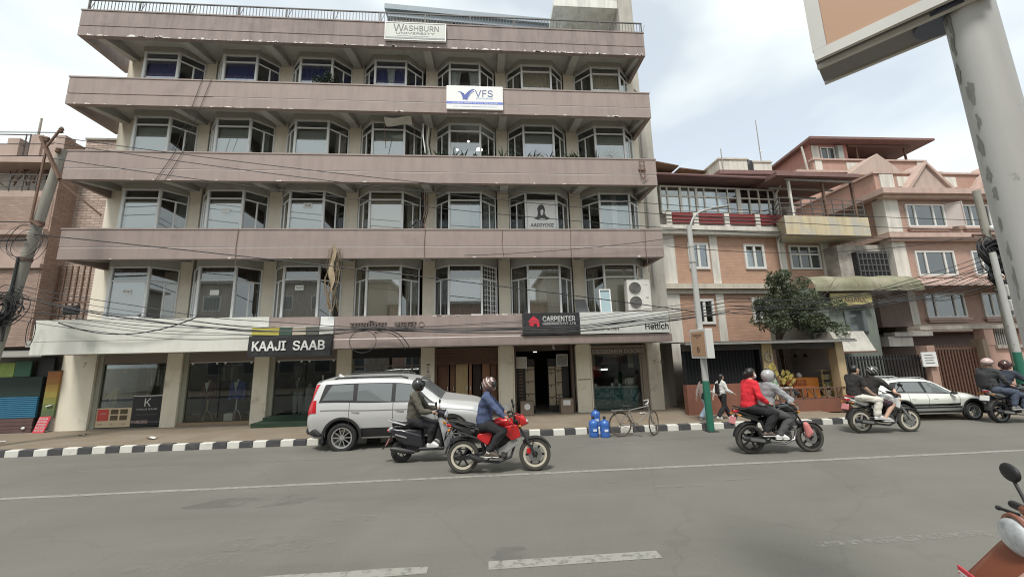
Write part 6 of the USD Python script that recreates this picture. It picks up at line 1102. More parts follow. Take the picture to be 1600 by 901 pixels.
        obj('side_panel', to_tri(hull(((.32, s*.125, .66), (.05, .012, .05)), ((.52, s*.125, .68), (.04, .012, .05)), ((.46, s*.12, .54), (.04, .012, .03)))), (paint if style == 'sport' else accent), b, True)
    if style == 'sport':
        for s in (-1, 1): obj('belly_panel', to_tri(hull(((.96, s*.12, .60), (.02, .01, .02)), ((.60, s*.14, .36), (.02, .01, .02)), ((.74, s*.14, .34), (.02, .01, .02)), ((1.02, s*.12, .52), (.02, .01, .02)))), accent, b, True)
    # seat and tail
    st_ = soft(hull(((.60, 0, .79), (.04, .10, .03)), ((.40, 0, .78), (.06, .14, .04)), ((.20, 0, .82), (.05, .13, .04)), ((-.12, 0, .90), (.05, .09, .03))), .05, 3) if style != 'sport' else soft(union([hull(((.60, 0, .79), (.04, .10, .03)), ((.40, 0, .77), (.06, .14, .04)), ((.24, 0, .79), (.05, .12, .04))), hull(((.18, 0, .86), (.05, .11, .035)), ((-.12, 0, .93), (.05, .08, .03)))]), .05, 3)
    obj('seat', st_, SEATM, b, True)
    tl = obj('tail', to_tri(hull(((.22, 0, .75), (.05, .11, .05)), ((-.14, 0, .84), (.04, .09, .05)), ((-.28, 0, .90), (.03, .04, .03)), ((.10, 0, .70), (.05, .10, .03)))), BPLAST if style == 'sport' else accent, b, True)
    obj('tail_light', to_tri(hull(((-.285, -.03, .87), (.025, .02, .03)), ((-.285, .03, .87), (.025, .02, .03)), ((-.22, 0, .87), (.02, .07, .03)))), REDL, tl, True)
    for s in (-1, 1): obj('grab_rail', MB().tube([(.14, s*.13, .84), (-.08, s*.12, .93), (-.24, s*.09, .96), (-.26, s*.04, .96)], .014, 8), BPLAST if style != 'dual' else REDL, b, 40); obj('indicator', MB().bar((-.25, s*.05, .80), (-.25, s*.15, .80), .014).ball((-.25, s*.17, .80), (.028, .025, .02), 1), AMBER, b)
    obj('plate_hanger', MB().bar((-.22, 0, .80), (-.36, 0, .58), .10, .015), BPLAST, b); pl = obj('number_plate', MB().hexa([(-.342, -.11, .62), (-.342, .11, .62), (-.35, .11, .62), (-.35, -.11, .62), (-.305, -.11, .76), (-.305, .11, .76), (-.313, .11, .76), (-.313, -.11, .76)]), plate, b)
    # front end
    hp = np.array([wb-.30, 0, .90])
    if style == 'commuter':
        hd = obj('headlight_cowl', soft(hull((hp+[-.04, 0, .06], (.04, .12, .10)), (hp+[.06, 0, .03], (.05, .10, .09)), (hp+[.04, 0, -.08], (.04, .07, .05))), .04, 3), GLOSSB, b, True); obj('headlight_lens', MB().ball(hp+[.085, 0, .0], (.04, .085, .07), 2), CLEARL, hd, True)
    else:
        hd = obj('headlight_cowl', soft(hull((hp+[-.06, 0, .12], (.03, .10, .04)), (hp+[.08, 0, .05], (.05, .10, .07)), (hp+[.16, 0, -.03], (.04, .06, .03)), (hp+[.02, 0, -.06], (.04, .10, .05))), .04, 3), paint if style == 'sport' else BPLAST, b, True); obj('headlight_lens', to_tri(hull((hp+[.165, -.04, .0], .026), (hp+[.165, .04, .0], .026), (hp+[.13, 0, .03], .03))), CLEARL, hd, True)
        obj('fly_screen', to_tri(hull((hp+[-.08, -.09, .15], .01), (hp+[-.08, .09, .15], .01), (hp+[.05, -.07, .11], .01), (hp+[.05, .07, .11], .01))), GLOSSB, hd, True)
    obj('handlebar', MB().tube([(wb-.50, -.36, 1.02), (wb-.42, -.24, 1.05), (wb-.37, -.10, .98), (wb-.37, .10, .98), (wb-.42, .24, 1.05), (wb-.50, .36, 1.02)], .013, 8), DARKMET, b, 40)
    for s in (-1, 1):
        obj('grip', MB().cyl((wb-.505, s*.375, 1.018), (wb-.445, s*.26, 1.045), .02, n=10), BPLAST, b, 40); obj('lever', MB().bar((wb-.43, s*.25, 1.02), (wb-.42, s*.38, 1.0), .012), STEEL, b)
        mr = obj('mirror', MB().ball((wb-.40, s*.36, 1.24), (.025, .075, .045), 2), BPLAST, b, True); obj('mirror_stem', MB().tube([(wb-.42, s*.24, 1.06), (wb-.40, s*.30, 1.16), (wb-.40, s*.34, 1.22)], .008, 6), BPLAST, mr, 40)
        obj('indicator', MB().bar((wb-.30, s*.08, .84), (wb-.29, s*.16, .84), .014).ball((wb-.28, s*.18, .84), (.028, .025, .02), 1), AMBER, b)
        obj('foot_peg', MB().cyl((.54, s*.13, .33), (.54, s*.25, .33), .016, n=8), STEEL, b, 40); obj('foot_peg', MB().cyl((.18, s*.13, .42), (.18, s*.22, .42), .015, n=8), STEEL, b, 40)
    obj('side_stand', MB().bar((.55, .14, .26), (.40, .20, .12), .02), DARKMET, b); obj('cable', MB().tube(bez((wb-.42, -.2, 1.04), (wb-.2, -.14, 1.0), (wb-.32, -.08, .8)), .006, 5), BPLAST, b, 40)
    if pouch: obj('cloth_pouch', soft(hull((ax+[-.11, -.10, .26], .06), (ax+[-.06, -.10, .12], .075), (ax+[-.09, -.1, .05], .05)), .04, 4), pouch, b, True)
    return b
def ang(p, q): return math.atan2(q[1]-p[1], q[0]-p[0])
motorcycle('red sport motorcycle with cream rims ridden by a person in a blue jacket', (-.41, 8.30, 0), ang((-.41, 8.19), (1.03, 8.13)), 1.36, REDBIKE, GREYB, 'sport', RIMC, BPLAST, RUBBER_D, 1.06)
motorcycle('black commuter motorcycle with a pink pouch on its fork and two riders', (5.97, 8.76, 0), ang((5.97, 8.65), (7.33, 8.58)), 1.28, GLOSSB, GLOSSB, 'commuter', None, PLATE_P, RUBBER_D, 1.06, pouch=mat('pink_cloth', (.56, .20, .19), .9, .15, 20))
motorcycle('white and black motorcycle with two riders beside the white hatchback', (10.21, 10.3, 0), ang((10.21, 10.2), (11.51, 10.11)), 1.30, BPLAST, WHITEBIKE, 'dual', RIMC, PLATE_P, RUBBER_D, 1.02, shroud=WHITEBIKE, tank=WHITEBIKE)
motorcycle('dark motorcycle with a white tail and two riders leaving at the right edge', (15.2, 10.85, 0), -.03, 1.30, WHITEBIKE, WHITEBIKE, 'commuter', None, WHITE, RUBBER, 1.04, tank=GLOSSB)

# ------------------------------------------------------------------ scooters
def scooter(label, loc, rotz, paint, trim, apron, plate, R=.225, wb=1.24, scale=1.05, front_plate=None, mirrors=True, name='scooter', hand=ALLOY, front_panel_side=False):
    b = thing(name, label, 'scooter', loc, rotz, None, scale)
    wheel(b, 0, 0, R, .10, .135, 6, -1, RUBBER, DARKMET); wheel(b, wb, 0, R, .10, .135, 6, -1, RUBBER, DARKMET)
    for s in (-1, 1):
        sp = obj('side_panel', soft(hull(((-.16, s*.13, .66), (.06, .03, .05)), ((.10, s*.165, .58), (.10, .03, .09)), ((.40, s*.15, .50), (.06, .03, .08)), ((.44, s*.13, .34), (.03, .03, .03)), ((.10, s*.15, .42), (.05, .03, .04))), .05, 3), paint, b, True)
        obj('trim_strip', MB().bar((-.10, s*.195, .60), (.14, s*.205, .53), .008, .025), trim, sp)
    obj('under_seat', to_tri(hull(((-.18, 0, .66), (.06, .12, .05)), ((.42, 0, .62), (.05, .13, .08)), ((.42, 0, .32), (.04, .12, .04)), ((.0, 0, .42), (.06, .12, .05)))), BPLAST, b, True)
    obj('seat', soft(hull(((-.16, 0, .78), (.06, .11, .035)), ((.12, 0, .78), (.06, .14, .04)), ((.40, 0, .73), (.07, .12, .04))), .05, 3), SEATM, b, True)
    tl = obj('tail', to_tri(hull(((-.20, 0, .70), (.05, .12, .05)), ((-.26, 0, .66), (.03, .08, .05)))), trim, b, True); obj('tail_light', to_tri(hull(((-.285, -.05, .66), (.02, .03, .03)), ((-.285, .05, .66), (.02, .03, .03)))), REDL, tl, True)
    obj('grab_rail', MB().tube([(.10, -.14, .77), (-.12, -.14, .83), (-.27, -.08, .86), (-.27, .08, .86), (-.12, .14, .83), (.10, .14, .77)], .018, 8), trim, b, 40)
    obj('engine', MB().add(to_tri(rbox(-.06, .36, .08, .17, .16, .36, .04, 6))).add(to_tri(rbox(.10, .40, -.10, .08, .20, .40, .04, 6))), DARKMET, b, 40); obj('muffler', MB().tube([(.3, -.12, .22), (.12, -.15, .25), (-.10, -.16, .30), (-.2, -.16, .31)], [.03, .055, .055, .03], 12), DARKMET, b, 40)
    obj('rear_mudguard', MB().hexa([(-.20, -.07, .56), (-.20, .07, .56), (-.22, .07, .56), (-.22, -.07, .56), (-.38, -.07, .28), (-.38, .07, .28), (-.40, .07, .28), (-.40, -.07, .28)]), BPLAST, b); obj('number_plate', MB().hexa([(-.31, -.11, .36), (-.31, .11, .36), (-.32, .11, .36), (-.32, -.11, .36), (-.24, -.11, .50), (-.24, .11, .50), (-.25, .11, .50), (-.25, -.11, .50)]), plate, b)
    obj('floorboard', to_tri(rbox(.38, .92, -.17, .17, .25, .32, .025, 6)), BPLAST, b, 40)
    # apron: curved shield
    ts = np.linspace(-1, 1, 13); P = []
    for z, hw, x, bulge in ((.26, .15, .98, .05), (.40, .20, .97, .08), (.55, .225, .94, .10), (.70, .215, .90, .11), (.82, .17, .85, .10), (.90, .12, .81, .08)):
        P.append(np.stack([x+bulge*(1-ts**2), hw*ts, np.full(13, z)-.0*ts], 1))
    P = np.array(P); Q = P-[.05, 0, 0]; ap = MB().add(grid(P)).add(grid(Q[:, ::-1])); rim_ = np.concatenate([P[0], P[:, -1], P[-1][::-1], P[::-1, 0]]); rq = rim_-[.05, 0, 0]; ap.add(grid(np.stack([rim_, rq])))
    sh = obj('apron', ap, apron, b, 35)
    ts2 = np.linspace(.08, .78, 7) if front_panel_side else np.linspace(-.42, .42, 7); P2 = np.array([np.stack([x+bu*(1-ts2**2)+.012, hw*ts2, np.full(7, z)], 1) for z, hw, x, bu in ((.42, .20, .97, .08), (.55, .225, .94, .10), (.70, .215, .90, .11), (.84, .16, .84, .10))]); obj('apron_panel', grid(P2), trim, sh, True)
    obj('leg_shield', to_tri(hull(((.86, -.15, .34), (.03, .03, .03)), ((.86, .15, .34), (.03, .03, .03)), ((.82, -.16, .74), (.03, .03, .04)), ((.82, .16, .74), (.03, .03, .04)))), BPLAST, b, True)
    a = np.linspace(.25, 2.6, 14); q = np.linspace(-1, 1, 7); rg = R+.05
    P = np.stack([np.stack([wb+(rg-.05*qq*qq)*np.cos(a), np.full(14, .085*qq), R+(rg-.05*qq*qq)*np.sin(a)], 1) for qq in q]); obj('front_mudguard', grid(P), paint, b, True)
    for s in (-1, 1): obj('fork_leg', MB().cyl((wb, s*.07, R), (.97, s*.05, .52), .022, n=8), DARKMET, b, 40)
    hd = obj('handlebar_cowl', soft(union([hull(((.78, 0, 1.0), (.06, .14, .07)), ((.90, 0, .96), (.06, .11, .09)), ((.84, 0, .88), (.06, .07, .06))), hull(((.76, -.22, 1.02), (.035, .04, .035)), ((.76, .22, 1.02), (.035, .04, .035)))]), .04, 3), paint, b, True)
    obj('headlight', MB().ball((.935, 0, .955), (.045, .115, .085), 3), CLEARL, hd, True); obj('headlight_bezel', MB().torus(.10, .012, (.93, 0, .955), 'x', 24, 6), paint, hd, 40)
    for s in (-1, 1):
        obj('grip', MB().cyl((.755, s*.24, 1.02), (.735, s*.37, 1.01), .022, n=10), BPLAST, b, 40); obj('lever', MB().bar((.80, s*.22, 1.0), (.80, s*.37, .985), .014).ball((.80, s*.37, .985), .014, 1), BPLAST, b)
        if mirrors: mr = obj('mirror', MB().ball((.76, s*.29, 1.20), (.022, .07, .05), 2), BPLAST, b, True); obj('mirror_stem', MB().tube([(.77, s*.19, 1.04), (.77, s*.22, 1.10), (.765, s*.27, 1.17)], .009, 6), BPLAST, mr, 40)
        obj('indicator', to_tri(hull(((.95, s*.17, .78), (.02, .02, .02)), ((.91, s*.195, .82), (.02, .015, .03)))), CLEARL if front_panel_side else AMBER, b, True)
    return b
scooter('black and silver scooter ridden by a person in an olive jacket behind the red motorcycle', (-1.83, 9.35, 0), -.03, mat('scooter_black', (.018, .018, .024), .25, .1, 4, coat=.5), mat('scooter_silver', (.42, .42, .43), .35, .05, 5, metal=.4), mat('scooter_graphic', (.30, .30, .30), .4, .6, 18), PLATE_P)
near = scooter('copper brown scooter with a red number plate parked at the lower right corner', (4.13, 1.79, 0), math.radians(153), mat('copper_paint', (.20, .062, .032), .3, .06, 4, coat=.5), mat('pale_copper', (.48, .30, .25), .4, .05, 5, coat=.3), MATS.get('copper_paint') or mat('copper_paint', (.20, .062, .032)), PLATE_R, scale=1.18, front_panel_side=True)
nz = obj('nose', soft(hull(((.90, -.13, .86), .045), ((.90, .13, .86), .045), ((1.05, -.16, .64), .06), ((1.05, .16, .64), .06), ((1.04, -.13, .42), .05), ((1.04, .13, .42), .05)), .04, 3), MATS['copper_paint'], near, True)
obj('nose_panel', soft(hull(((.92, .10, .84), .042), ((.92, .155, .84), .03), ((1.065, .08, .66), .055), ((1.05, .19, .64), .04), ((1.05, .12, .46), .05)), .04, 3), mat('pale_copper', (.48, .30, .25)), nz, True)
rp = obj('front_plate', MB().box(1.115, 1.125, -.15, .19, .645, .735), PLATE_R, near)
try: g_ = _glyphs('बा २ प ९५', .052, .004, 'NotoSansDevanagari-Regular.woff2', True)
except Exception: g_ = _glyphs('BA 2 PA', .052, .004, 'Inter.woff2', True)
v = g_.vertices.copy(); v[:, 0] -= v[:, 0].mean(); v[:, 0] *= .30/np.ptp(v[:, 0]); obj('plate_lettering', tri(np.stack([1.126+v[:, 2], v[:, 0]+.02, .668+v[:, 1]], 1), g_.faces), WHITE, rp)

# ------------------------------------------------------------------ bicycle (rear wheel at the origin, front wheel turned)
t = thing('bicycle', 'old black bicycle with its front wheel turned standing at the kerb', 'bicycle', (3.80, 11.05, 0), .05, scale=.92); rr_ = np.random.default_rng(1)
def bwheel(name, c, rz):
    m = MB().torus(.345, .017, (0, 0, 0), 'y', 40, 8); R = rmat([0, 0, 1], rz); w = obj(name, m.xf(R, c), mat('bike_tyre', (.06, .05, .045), .8, .2, 9), t, 40)
    s = MB().torus(.322, .010, (0, 0, 0), 'y', 40, 6).cyl((0, -.04, 0), (0, .04, 0), .02, n=8)
    for k in range(24): a = 2*PI*k/24; s.bar((0, .02*(-1)**k, 0), (.315*math.cos(a), 0, .315*math.sin(a)), .003)
    obj('rim', s.xf(R, c), mat('rusty_rim', (.22, .17, .13), .5, .3, 9, metal=.4), w, 40)
bwheel('wheel', (0, 0, .36), 0); fx = np.array([1.06, -.02, .36]); bwheel('wheel', fx, .72)
BF = mat('bike_frame', (.26, .25, .23), .4, .3, 8, metal=.4); bb = (.46, 0, .30); seat_t = (.30, 0, .82); hd_ = (.93, 0, .86); hb_ = (.96, 0, .68)
obj('frame', MB().cyl(bb, seat_t, .017, n=8).cyl(bb, hb_, .018, n=8).cyl((.33, 0, .76), hd_, .016, n=8).cyl(hd_, hb_, .02, n=8).cyl((0, .05, .36), bb, .011, n=6).cyl((0, -.05, .36), bb, .011, n=6).cyl((0, .05, .36), (.33, 0, .76), .010, n=6).cyl((0, -.05, .36), (.33, 0, .76), .010, n=6), BF, t, 40)
obj('fork', MB().cyl(hb_, fx+[-.03, .05, 0], .014, n=8).cyl(hb_, fx+[-.02, -.05, 0], .014, n=8), BF, t, 40)
obj('handlebar', MB().cyl((.93, 0, .86), (.92, 0, .98), .014, n=8).tube([(.70, -.30, .94), (.84, -.24, 1.0), (.94, 0, 1.0), (1.06, .22, 1.02), (.96, .34, .98)], .013, 8), WHITEBIKE, t, 40)
obj('saddle', to_tri(hull(((.16, 0, .88), (.06, .09, .03)), ((.40, 0, .88), (.04, .03, .02)))), SEATM, t, True); obj('seat_post', MB().cyl(seat_t, (.27, 0, .87), .013, n=8), BF, t, 40)
obj('crank', MB().torus(.095, .008, (.46, -.04, .30), 'y', 24, 6).bar((.46, -.06, .30), (.56, -.07, .17), .018).bar((.46, .06, .30), (.36, .07, .43), .018).box(.51, .61, -.16, -.08, .155, .18).box(.31, .41, .08, .16, .42, .445), DARKMET, t, 40); obj('chain', MB().bar((.46, -.045, .395), (0, -.045, .40), .008, .012).bar((.46, -.045, .205), (0, -.045, .32), .008, .012), RUST, t)
a = np.linspace(.7, 2.9, 14); P = np.stack([np.stack([.38*np.cos(a), np.full(14, .03*qq), .36+.38*np.sin(a)], 1) for qq in (-1, 0, 1)]); obj('mudguard', grid(P), mat('old_mudguard', (.30, .28, .25), .5, .2, 6, metal=.3), t, True); obj('carrier', MB().bar((-.24, 0, .76), (.26, 0, .78), .16, .012).bar((-.18, -.07, .76), (0, -.07, .37), .012).bar((-.18, .07, .76), (0, .07, .37), .012), BF, t)
obj('stand', MB().bar((.05, .06, .33), (-.04, .13, .01), .014), STEEL, t)
# ------------------------------------------------------------------ blue water jars
BLUEP = mat('blue_jar_plastic', (.04, .12, .38), .25, .1, 5, coat=.3)
for (x, y, lb, hh) in ((3.08, 11.20, 'left one of the three blue water jars at the kerb', 1.0), (3.37, 11.10, 'front one of the three blue water jars with a white label', 1.0), (3.36, 11.93, 'rear one of the three blue water jars standing on the pavement', 1.0)):
    t = thing('water_jar', lb, 'water jar', (x, y, .152 if y > 11.7 else .004)); r = .135
    obj('bottle', MB().lathe([(0, 0), (r*.92, 0), (r, .02), (r, .10), (r*.95, .115), (r*.95, .135), (r, .15), (r, .23), (r*.95, .245), (r*.95, .265), (r, .28), (r, .36), (r*.8, .42), (.04, .455), (.035, .49), (0, .49)], n=28), BLUEP, t, 45); obj('cap', MB().lathe([(0, .485), (.04, .485), (.042, .53), (.03, .55), (0, .55)], n=16), BPLAST, t, 40)
    obj('label', MB().lathe([(r+.002, .155), (r+.002, .225)], n=28) if False else MB().box(-.05, .05, -r-.004, -r+.02, .16, .22), mat('jar_label', (.55, .62, .72), .5), t)
# ------------------------------------------------------------------ people
SKIN = mat('skin', (.36, .21, .145), .55, .08, 9); SKIN_L = mat('fair_skin', (.50, .32, .235), .55, .08, 9); HAIR = mat('black_hair', (.012, .010, .009), .45, .25, 30, stretch=(20, 20, 3))
def V(*a): return np.array(a, float)
def hand_bones(w, d, dn, side, curl=1.0, k=1.0):
    """palm and five fingers from the wrist w; d: forward, dn: towards the palm's closing side, side: towards the thumb"""
    d, dn, side = (np.array(q, float)/np.linalg.norm(q) for q in (d, dn, side)); out = []
    pc = w+d*.075*k
    out.append(hull((w, .026*k), (pc+side*.026*k, .015*k), (pc-side*.030*k, .015*k), n=10))
    for i, (o, L) in enumerate(((.030, .070), (.010, .080), (-.011, .074), (-.031, .058))):
        b = pc+side*o*k; a1, a2 = .75*curl, 1.75*curl
        m = b+(d*math.cos(a1*.6)+dn*math.sin(a1*.6))*L*.48*k; e = m+(d*math.cos(a1)+dn*math.sin(a1))*L*.32*k; t_ = e+(d*math.cos(a2)+dn*math.sin(a2))*L*.34*k
        out += [hull((b, .0098*k), (m, .0092*k), n=8), hull((m, .0092*k), (e, .0088*k), n=8), hull((e, .0088*k), (t_, .008*k), n=8)]
    tb = w+d*.025*k+side*.026*k; tm = tb+(side*.7+d*.5+dn*.3)*.042*k; te = tm+(d*.8+dn*.5*curl)*.034*k
    out += [hull((tb, .014*k), (tm, .0115*k), n=8), hull((tm, .0115*k), (te, .0095*k), n=8)]
    return out
def cap_patch(c, r, fwd, keep, sub=4):
    """part of an ellipsoid round c: keep(front, up, side) in the head's own axes"""
    m = trimesh.creation.icosphere(sub); f = np.array(fwd, float); f /= np.linalg.norm(f); s = np.cross([0, 0, 1.0], f); s /= np.linalg.norm(s); u = np.cross(f, s)
    v = m.vertices; cen = v[m.faces].mean(1); k = keep(cen[:, 0], cen[:, 2], cen[:, 1])
    w = v*np.broadcast_to(r, 3); q, ix = np.unique(m.faces[k], return_inverse=True); return tri((np.array(c)+w[:, :1]*f+w[:, 1:2]*s+w[:, 2:]*u)[q], ix.reshape(-1, 3))
def person(label, loc, rotz, J, shirt, trousers, shoe, skin=SKIN, sleeves='long', legs='long', helmet=None, hair='short', scale=1.06, face=(1, 0, 0), fem=False, collar=None, extra=None, grip=True, mask=None, visor=GLOSSB, jacket_len=.05, hairmat=HAIR, sock=None, hand_dn=(0, 0, -1)):
    P = thing('person', label, 'person', loc, rotz, None, scale)
    pel, che, nk, hd = (V(*J[k]) for k in ('pelvis', 'chest', 'neck', 'head')); f = V(*face); f /= np.linalg.norm(f); s_ = np.cross([0, 0, 1.0], f); u_ = np.cross(f, s_)
    sw, hw = (.165, .10) if fem else (.195, .095)
    L = {}
    for k, sd in (('l', 1), ('r', -1)):
        L[k] = dict(sh=V(*J.get('sh_'+k, nk+V(-.01, sd*sw, -.06))), el=V(*J['el_'+k]), wr=V(*J['wr_'+k]), hip=V(*J.get('hip_'+k, pel+V(0, sd*hw, 0))), kn=V(*J['kn_'+k]), an=V(*J['an_'+k]), toe=V(*J.get('toe_'+k, V(*J['an_'+k])+V(.15, 0, -.055))))
    B_ = [hull((pel, (.12, .14, .10)), (che, (.11, .15, .10))), hull((che, (.11, .15, .10)), (L['l']['sh'], .055), (L['r']['sh'], .055), (nk, .05)), hull((nk-V(0, 0, .03), .052), (hd-V(0, 0, .06)-f*.01, .05)),
          hull((hd-f*.012+u_*.02, (.098, .078, .098))), hull((hd+f*.01+u_*.01, (.08, .07, .07)), (hd+f*.045-u_*.085, (.035, .035, .03))), hull((hd+f*.085+u_*.02, .012), (hd+f*.105-u_*.018, .016), n=8), hull((hd+f*.085-u_*.055, (.014, .022, .012)), n=8),
          hull((hd-f*.005+s_*.078, (.022, .010, .032)), n=8), hull((hd-f*.005-s_*.078, (.022, .010, .032)), n=8)]
    for k, sd in (('l', 1), ('r', -1)):
        q = L[k]; B_ += [hull((q['sh'], .052), (q['el'], .040)), hull((q['el'], .040), (q['el']+(q['wr']-q['el'])*.35, .041), (q['wr'], .027)), hull((q['hip'], .085), (q['kn'], .056)), hull((q['kn'], .054), (q['kn']+(q['an']-q['kn'])*.3-V(.012, 0, 0), .052), (q['an'], .036)), hull((q['an'], .036), (q['toe'], .03))]
        d = q['wr']-q['el']; d /= np.linalg.norm(d)
        if grip: d = d*.4+V(.8, 0, -.1)
        B_ += hand_bones(q['wr'], d, hand_dn, (0, -sd, 0) if grip else (1, 0, 0), 1.15 if grip else .5)
    obj('body', soft(union(B_), .022, 5), skin, P, True)
    # clothes
    C = [hull((pel+V(0, 0, jacket_len), (.155, .18, .10)), (che, (.148, .185, .12))), hull((che, (.148, .19, .12)), (L['l']['sh'], .076), (L['r']['sh'], .076), (nk-V(0, 0, .02), .07))]
    T = [hull((pel, (.125, .155, .10)), (L['l']['hip'], .098), (L['r']['hip'], .098))]
    for k in 'lr':
        q = L[k]; e = q['el']; wv = q['wr']; C.append(hull((q['sh'], .08), (e if sleeves != 'short' else q['sh']+(e-q['sh'])*.75, .064)))
        if sleeves == 'long': C.append(hull((e, .066), (e+(wv-e)*.5, .058), (wv-(wv-e)*.10, .045)))
        kk, a = q['kn'], q['an']; T.append(hull((q['hip'], .112), (kk if legs == 'long' else q['hip']+(kk-q['hip'])*.8, .083)))
        if legs in ('long', 'wide'): T.append(hull((q['kn'], .082), (kk+(a-kk)*.3-V(.012, 0, 0), .080), (a+(kk-a)*.10, .060 if legs == 'long' else .080)))
        if legs == 'wide': T.append(hull((q['hip'], .10), (q['kn'], .085)))
    rr = np.random.default_rng(int(abs(loc[0])*100)+17)
    def crumple(m, amp=.02):
        n = trimesh.Trimesh(m.vertices, m.faces, process=False).vertex_normals; d = meshkit.fbm(m.vertices*[11, 11, 15]+rr.random()*50, 3)-.5; m.vertices = m.vertices+n*(d*2*amp)[:, None]; return m
    obj('jacket' if sleeves == 'long' else 'shirt', crumple(soft(union(C), .028, 5)), shirt, P, True); obj('trousers' if legs != 'short' else 'shorts', crumple(soft(union(T), .028, 5)), trousers, P, True)
    if collar: obj('collar', MB().torus(.07, .02, nk-V(0, 0, .005), 'z', 20, 8), collar, P, 40)
    for k in 'lr':
        q = L[k]; a, t_ = q['an'], q['toe']; dd = t_-a; hl = a-V(dd[0], dd[1], 0)*.28-V(0, 0, .055)
        sh_ = obj('shoe', soft(hull((a-V(0, 0, .015), .046), (hl+V(0, 0, .01), .036), (t_, (.045, .042, .028)), (a+dd*.55+V(0, 0, .02), .042)), .03, 3), shoe, P, True)
        obj('sole', to_tri(hull((hl-V(0, 0, .022), (.036, .036, .010)), (t_-V(0, 0, .022), (.046, .042, .010)))), WHITE if shoe is not BPLAST else BPLAST, sh_, True)
        if sock: obj('sock', MB().cyl(a+V(0, 0, -.01), a+(q['kn']-a)*.2, .05, .05, 10), sock, P, 40)
    for sd in (-1, 1): obj('eye', MB().ball(hd+f*.082+s_*sd*.032+u_*.012, (.010, .012, .008), 1), BLACK, P, True)
    if helmet:
        hc = hd+u_*.018-f*.005
        if helmet['kind'] == 'full':
            h = soft(union([hull((hc, (.142, .128, .142))), hull((hc+f*.07-u_*.085, (.055, .085, .045)), (hc-f*.03-u_*.08, (.07, .095, .05)))]), .04, 3); h_ = obj('helmet', h, helmet['mat'], P, True)
            obj('visor', cap_patch(hc, (.151, .137, .146), f, lambda a, z, y: (a > .42) & (z > -.36) & (z < .38)), visor, h_, True); obj('vent', MB().bar(hc+f*.03+u_*.141, hc-f*.05+u_*.141, .05, .012), BPLAST, h_)
            if helmet.get('stripe'): obj('stripe', cap_patch(hc, (.1455, .1315, .1455), f, lambda a, z, y: (np.abs(np.sin(5*a+4*z+3*np.abs(y))) < .42) & (z > -.3) & ~((a > .4) & (z < .4))), helmet['stripe'], h_, True)
            if helmet.get('peak'): obj('peak', to_tri(hull((hc+f*.10+u_*.10+s_*.07, .012), (hc+f*.10+u_*.10-s_*.07, .012), (hc+f*.20+u_*.075, .012))), helmet['peak'], h_, True)
        else:
            h_ = obj('helmet', cap_patch(hc, (.135, .122, .135), f, lambda a, z, y: z > -.12-.28*(a < .1)), helmet['mat'], P, True); obj('brim', MB().tube(np.stack([hc+f*.137*math.cos(q)+s_*.124*math.sin(q)-u_*.018*(math.cos(q) < .2) for q in np.linspace(0, 2*PI, 25)]), .012, 6), BPLAST, h_, 40)
            if helmet['kind'] == 'visor': obj('visor', cap_patch(hc-u_*.01, (.147, .132, .15), f, lambda a, z, y: (a > .25) & (z < .12) & (z > -.62)), visor, h_, True)
            obj('strap', MB().tube([hc+s_*.10-u_*.05, hd+f*.03-u_*.12, hc-s_*.10-u_*.05], .008, 6), BPLAST, h_, 40)
    elif hair:
        h_ = obj('hair', cap_patch(hd+u_*.018-f*.012, (.112, .092, .112), f, lambda a, z, y: (z > .12+.35*(a > .3)) | ((a < .05) & (z > -.75))), hairmat, P, True)
        if hair == 'long': obj('hair_length', soft(hull((hd-f*.06-u_*.02, (.06, .075, .07)), (nk-f*.085-V(0, 0, .20), (.03, .075, .06))), .03, 3), hairmat, P, True)
        if hair == 'bun': obj('hair_bun', soft(union([hull((hd-f*.13+u_*.005, (.045, .05, .05))), hull((hd-f*.04, (.085, .08, .085)))]), .03, 3), hairmat, P, True)
    if mask: obj('face_mask', cap_patch(hd+f*.022-u_*.048, (.085, .078, .062), f, lambda a, z, y: a > .12), mask, P, True)
    if extra: extra(P, dict(pel=pel, che=che, nk=nk, hd=hd, L=L))
    return P
def rider(hx=.42, hz=.86, lean=.06, hands=(.84, .37, 1.03), knee=(.38, .22, -.10), foot=(.54, .22, .38), head=(.05, .150), elb=(.24, .33, -.32), wide=1.0):
    nkx, nkz = hx+lean, hz+.58
    J = dict(pelvis=(hx, 0, hz), chest=(hx+lean*.55, 0, hz+.33), neck=(nkx, 0, nkz), head=(nkx+head[0], 0, nkz+head[1]))
    for k, sd in (('l', 1), ('r', -1)):
        J['el_'+k] = (nkx+elb[0], sd*elb[1], nkz+elb[2]); J['wr_'+k] = (hands[0]-.085, sd*hands[1], hands[2]+.03); J['kn_'+k] = (hx+knee[0], sd*knee[1], hz+knee[2]); J['an_'+k] = (foot[0]-.06, sd*foot[1], foot[2]+.03); J['toe_'+k] = (foot[0]+.09, sd*(foot[1]+.02), foot[2]-.025)
    return J
cl = lambda n, c, v=.12: mat(n, c, .9, v, 9, .15, 120)
NAVYJ = cl('denim_blue_jacket', (.058, .078, .15)); BLKT = cl('black_trousers', (.016, .016, .018)); OLIVE = cl('olive_jacket', (.082, .075, .058)); REDJ = cl('red_jacket', (.60, .022, .035)); GREYJK = cl('grey_jacket', (.27, .28, .29)); GREYT = cl('dark_grey_trousers', (.075, .075, .078)); BLKS = cl('black_shirt', (.030, .027, .026)); WHT = cl('white_trousers', (.58, .56, .50)); WSH = mat('white_shoe', (.68, .67, .65), .6); BSH = mat('brown_shoe', (.10, .075, .06), .6); GSH = mat('grey_shoe', (.15, .15, .15), .6)
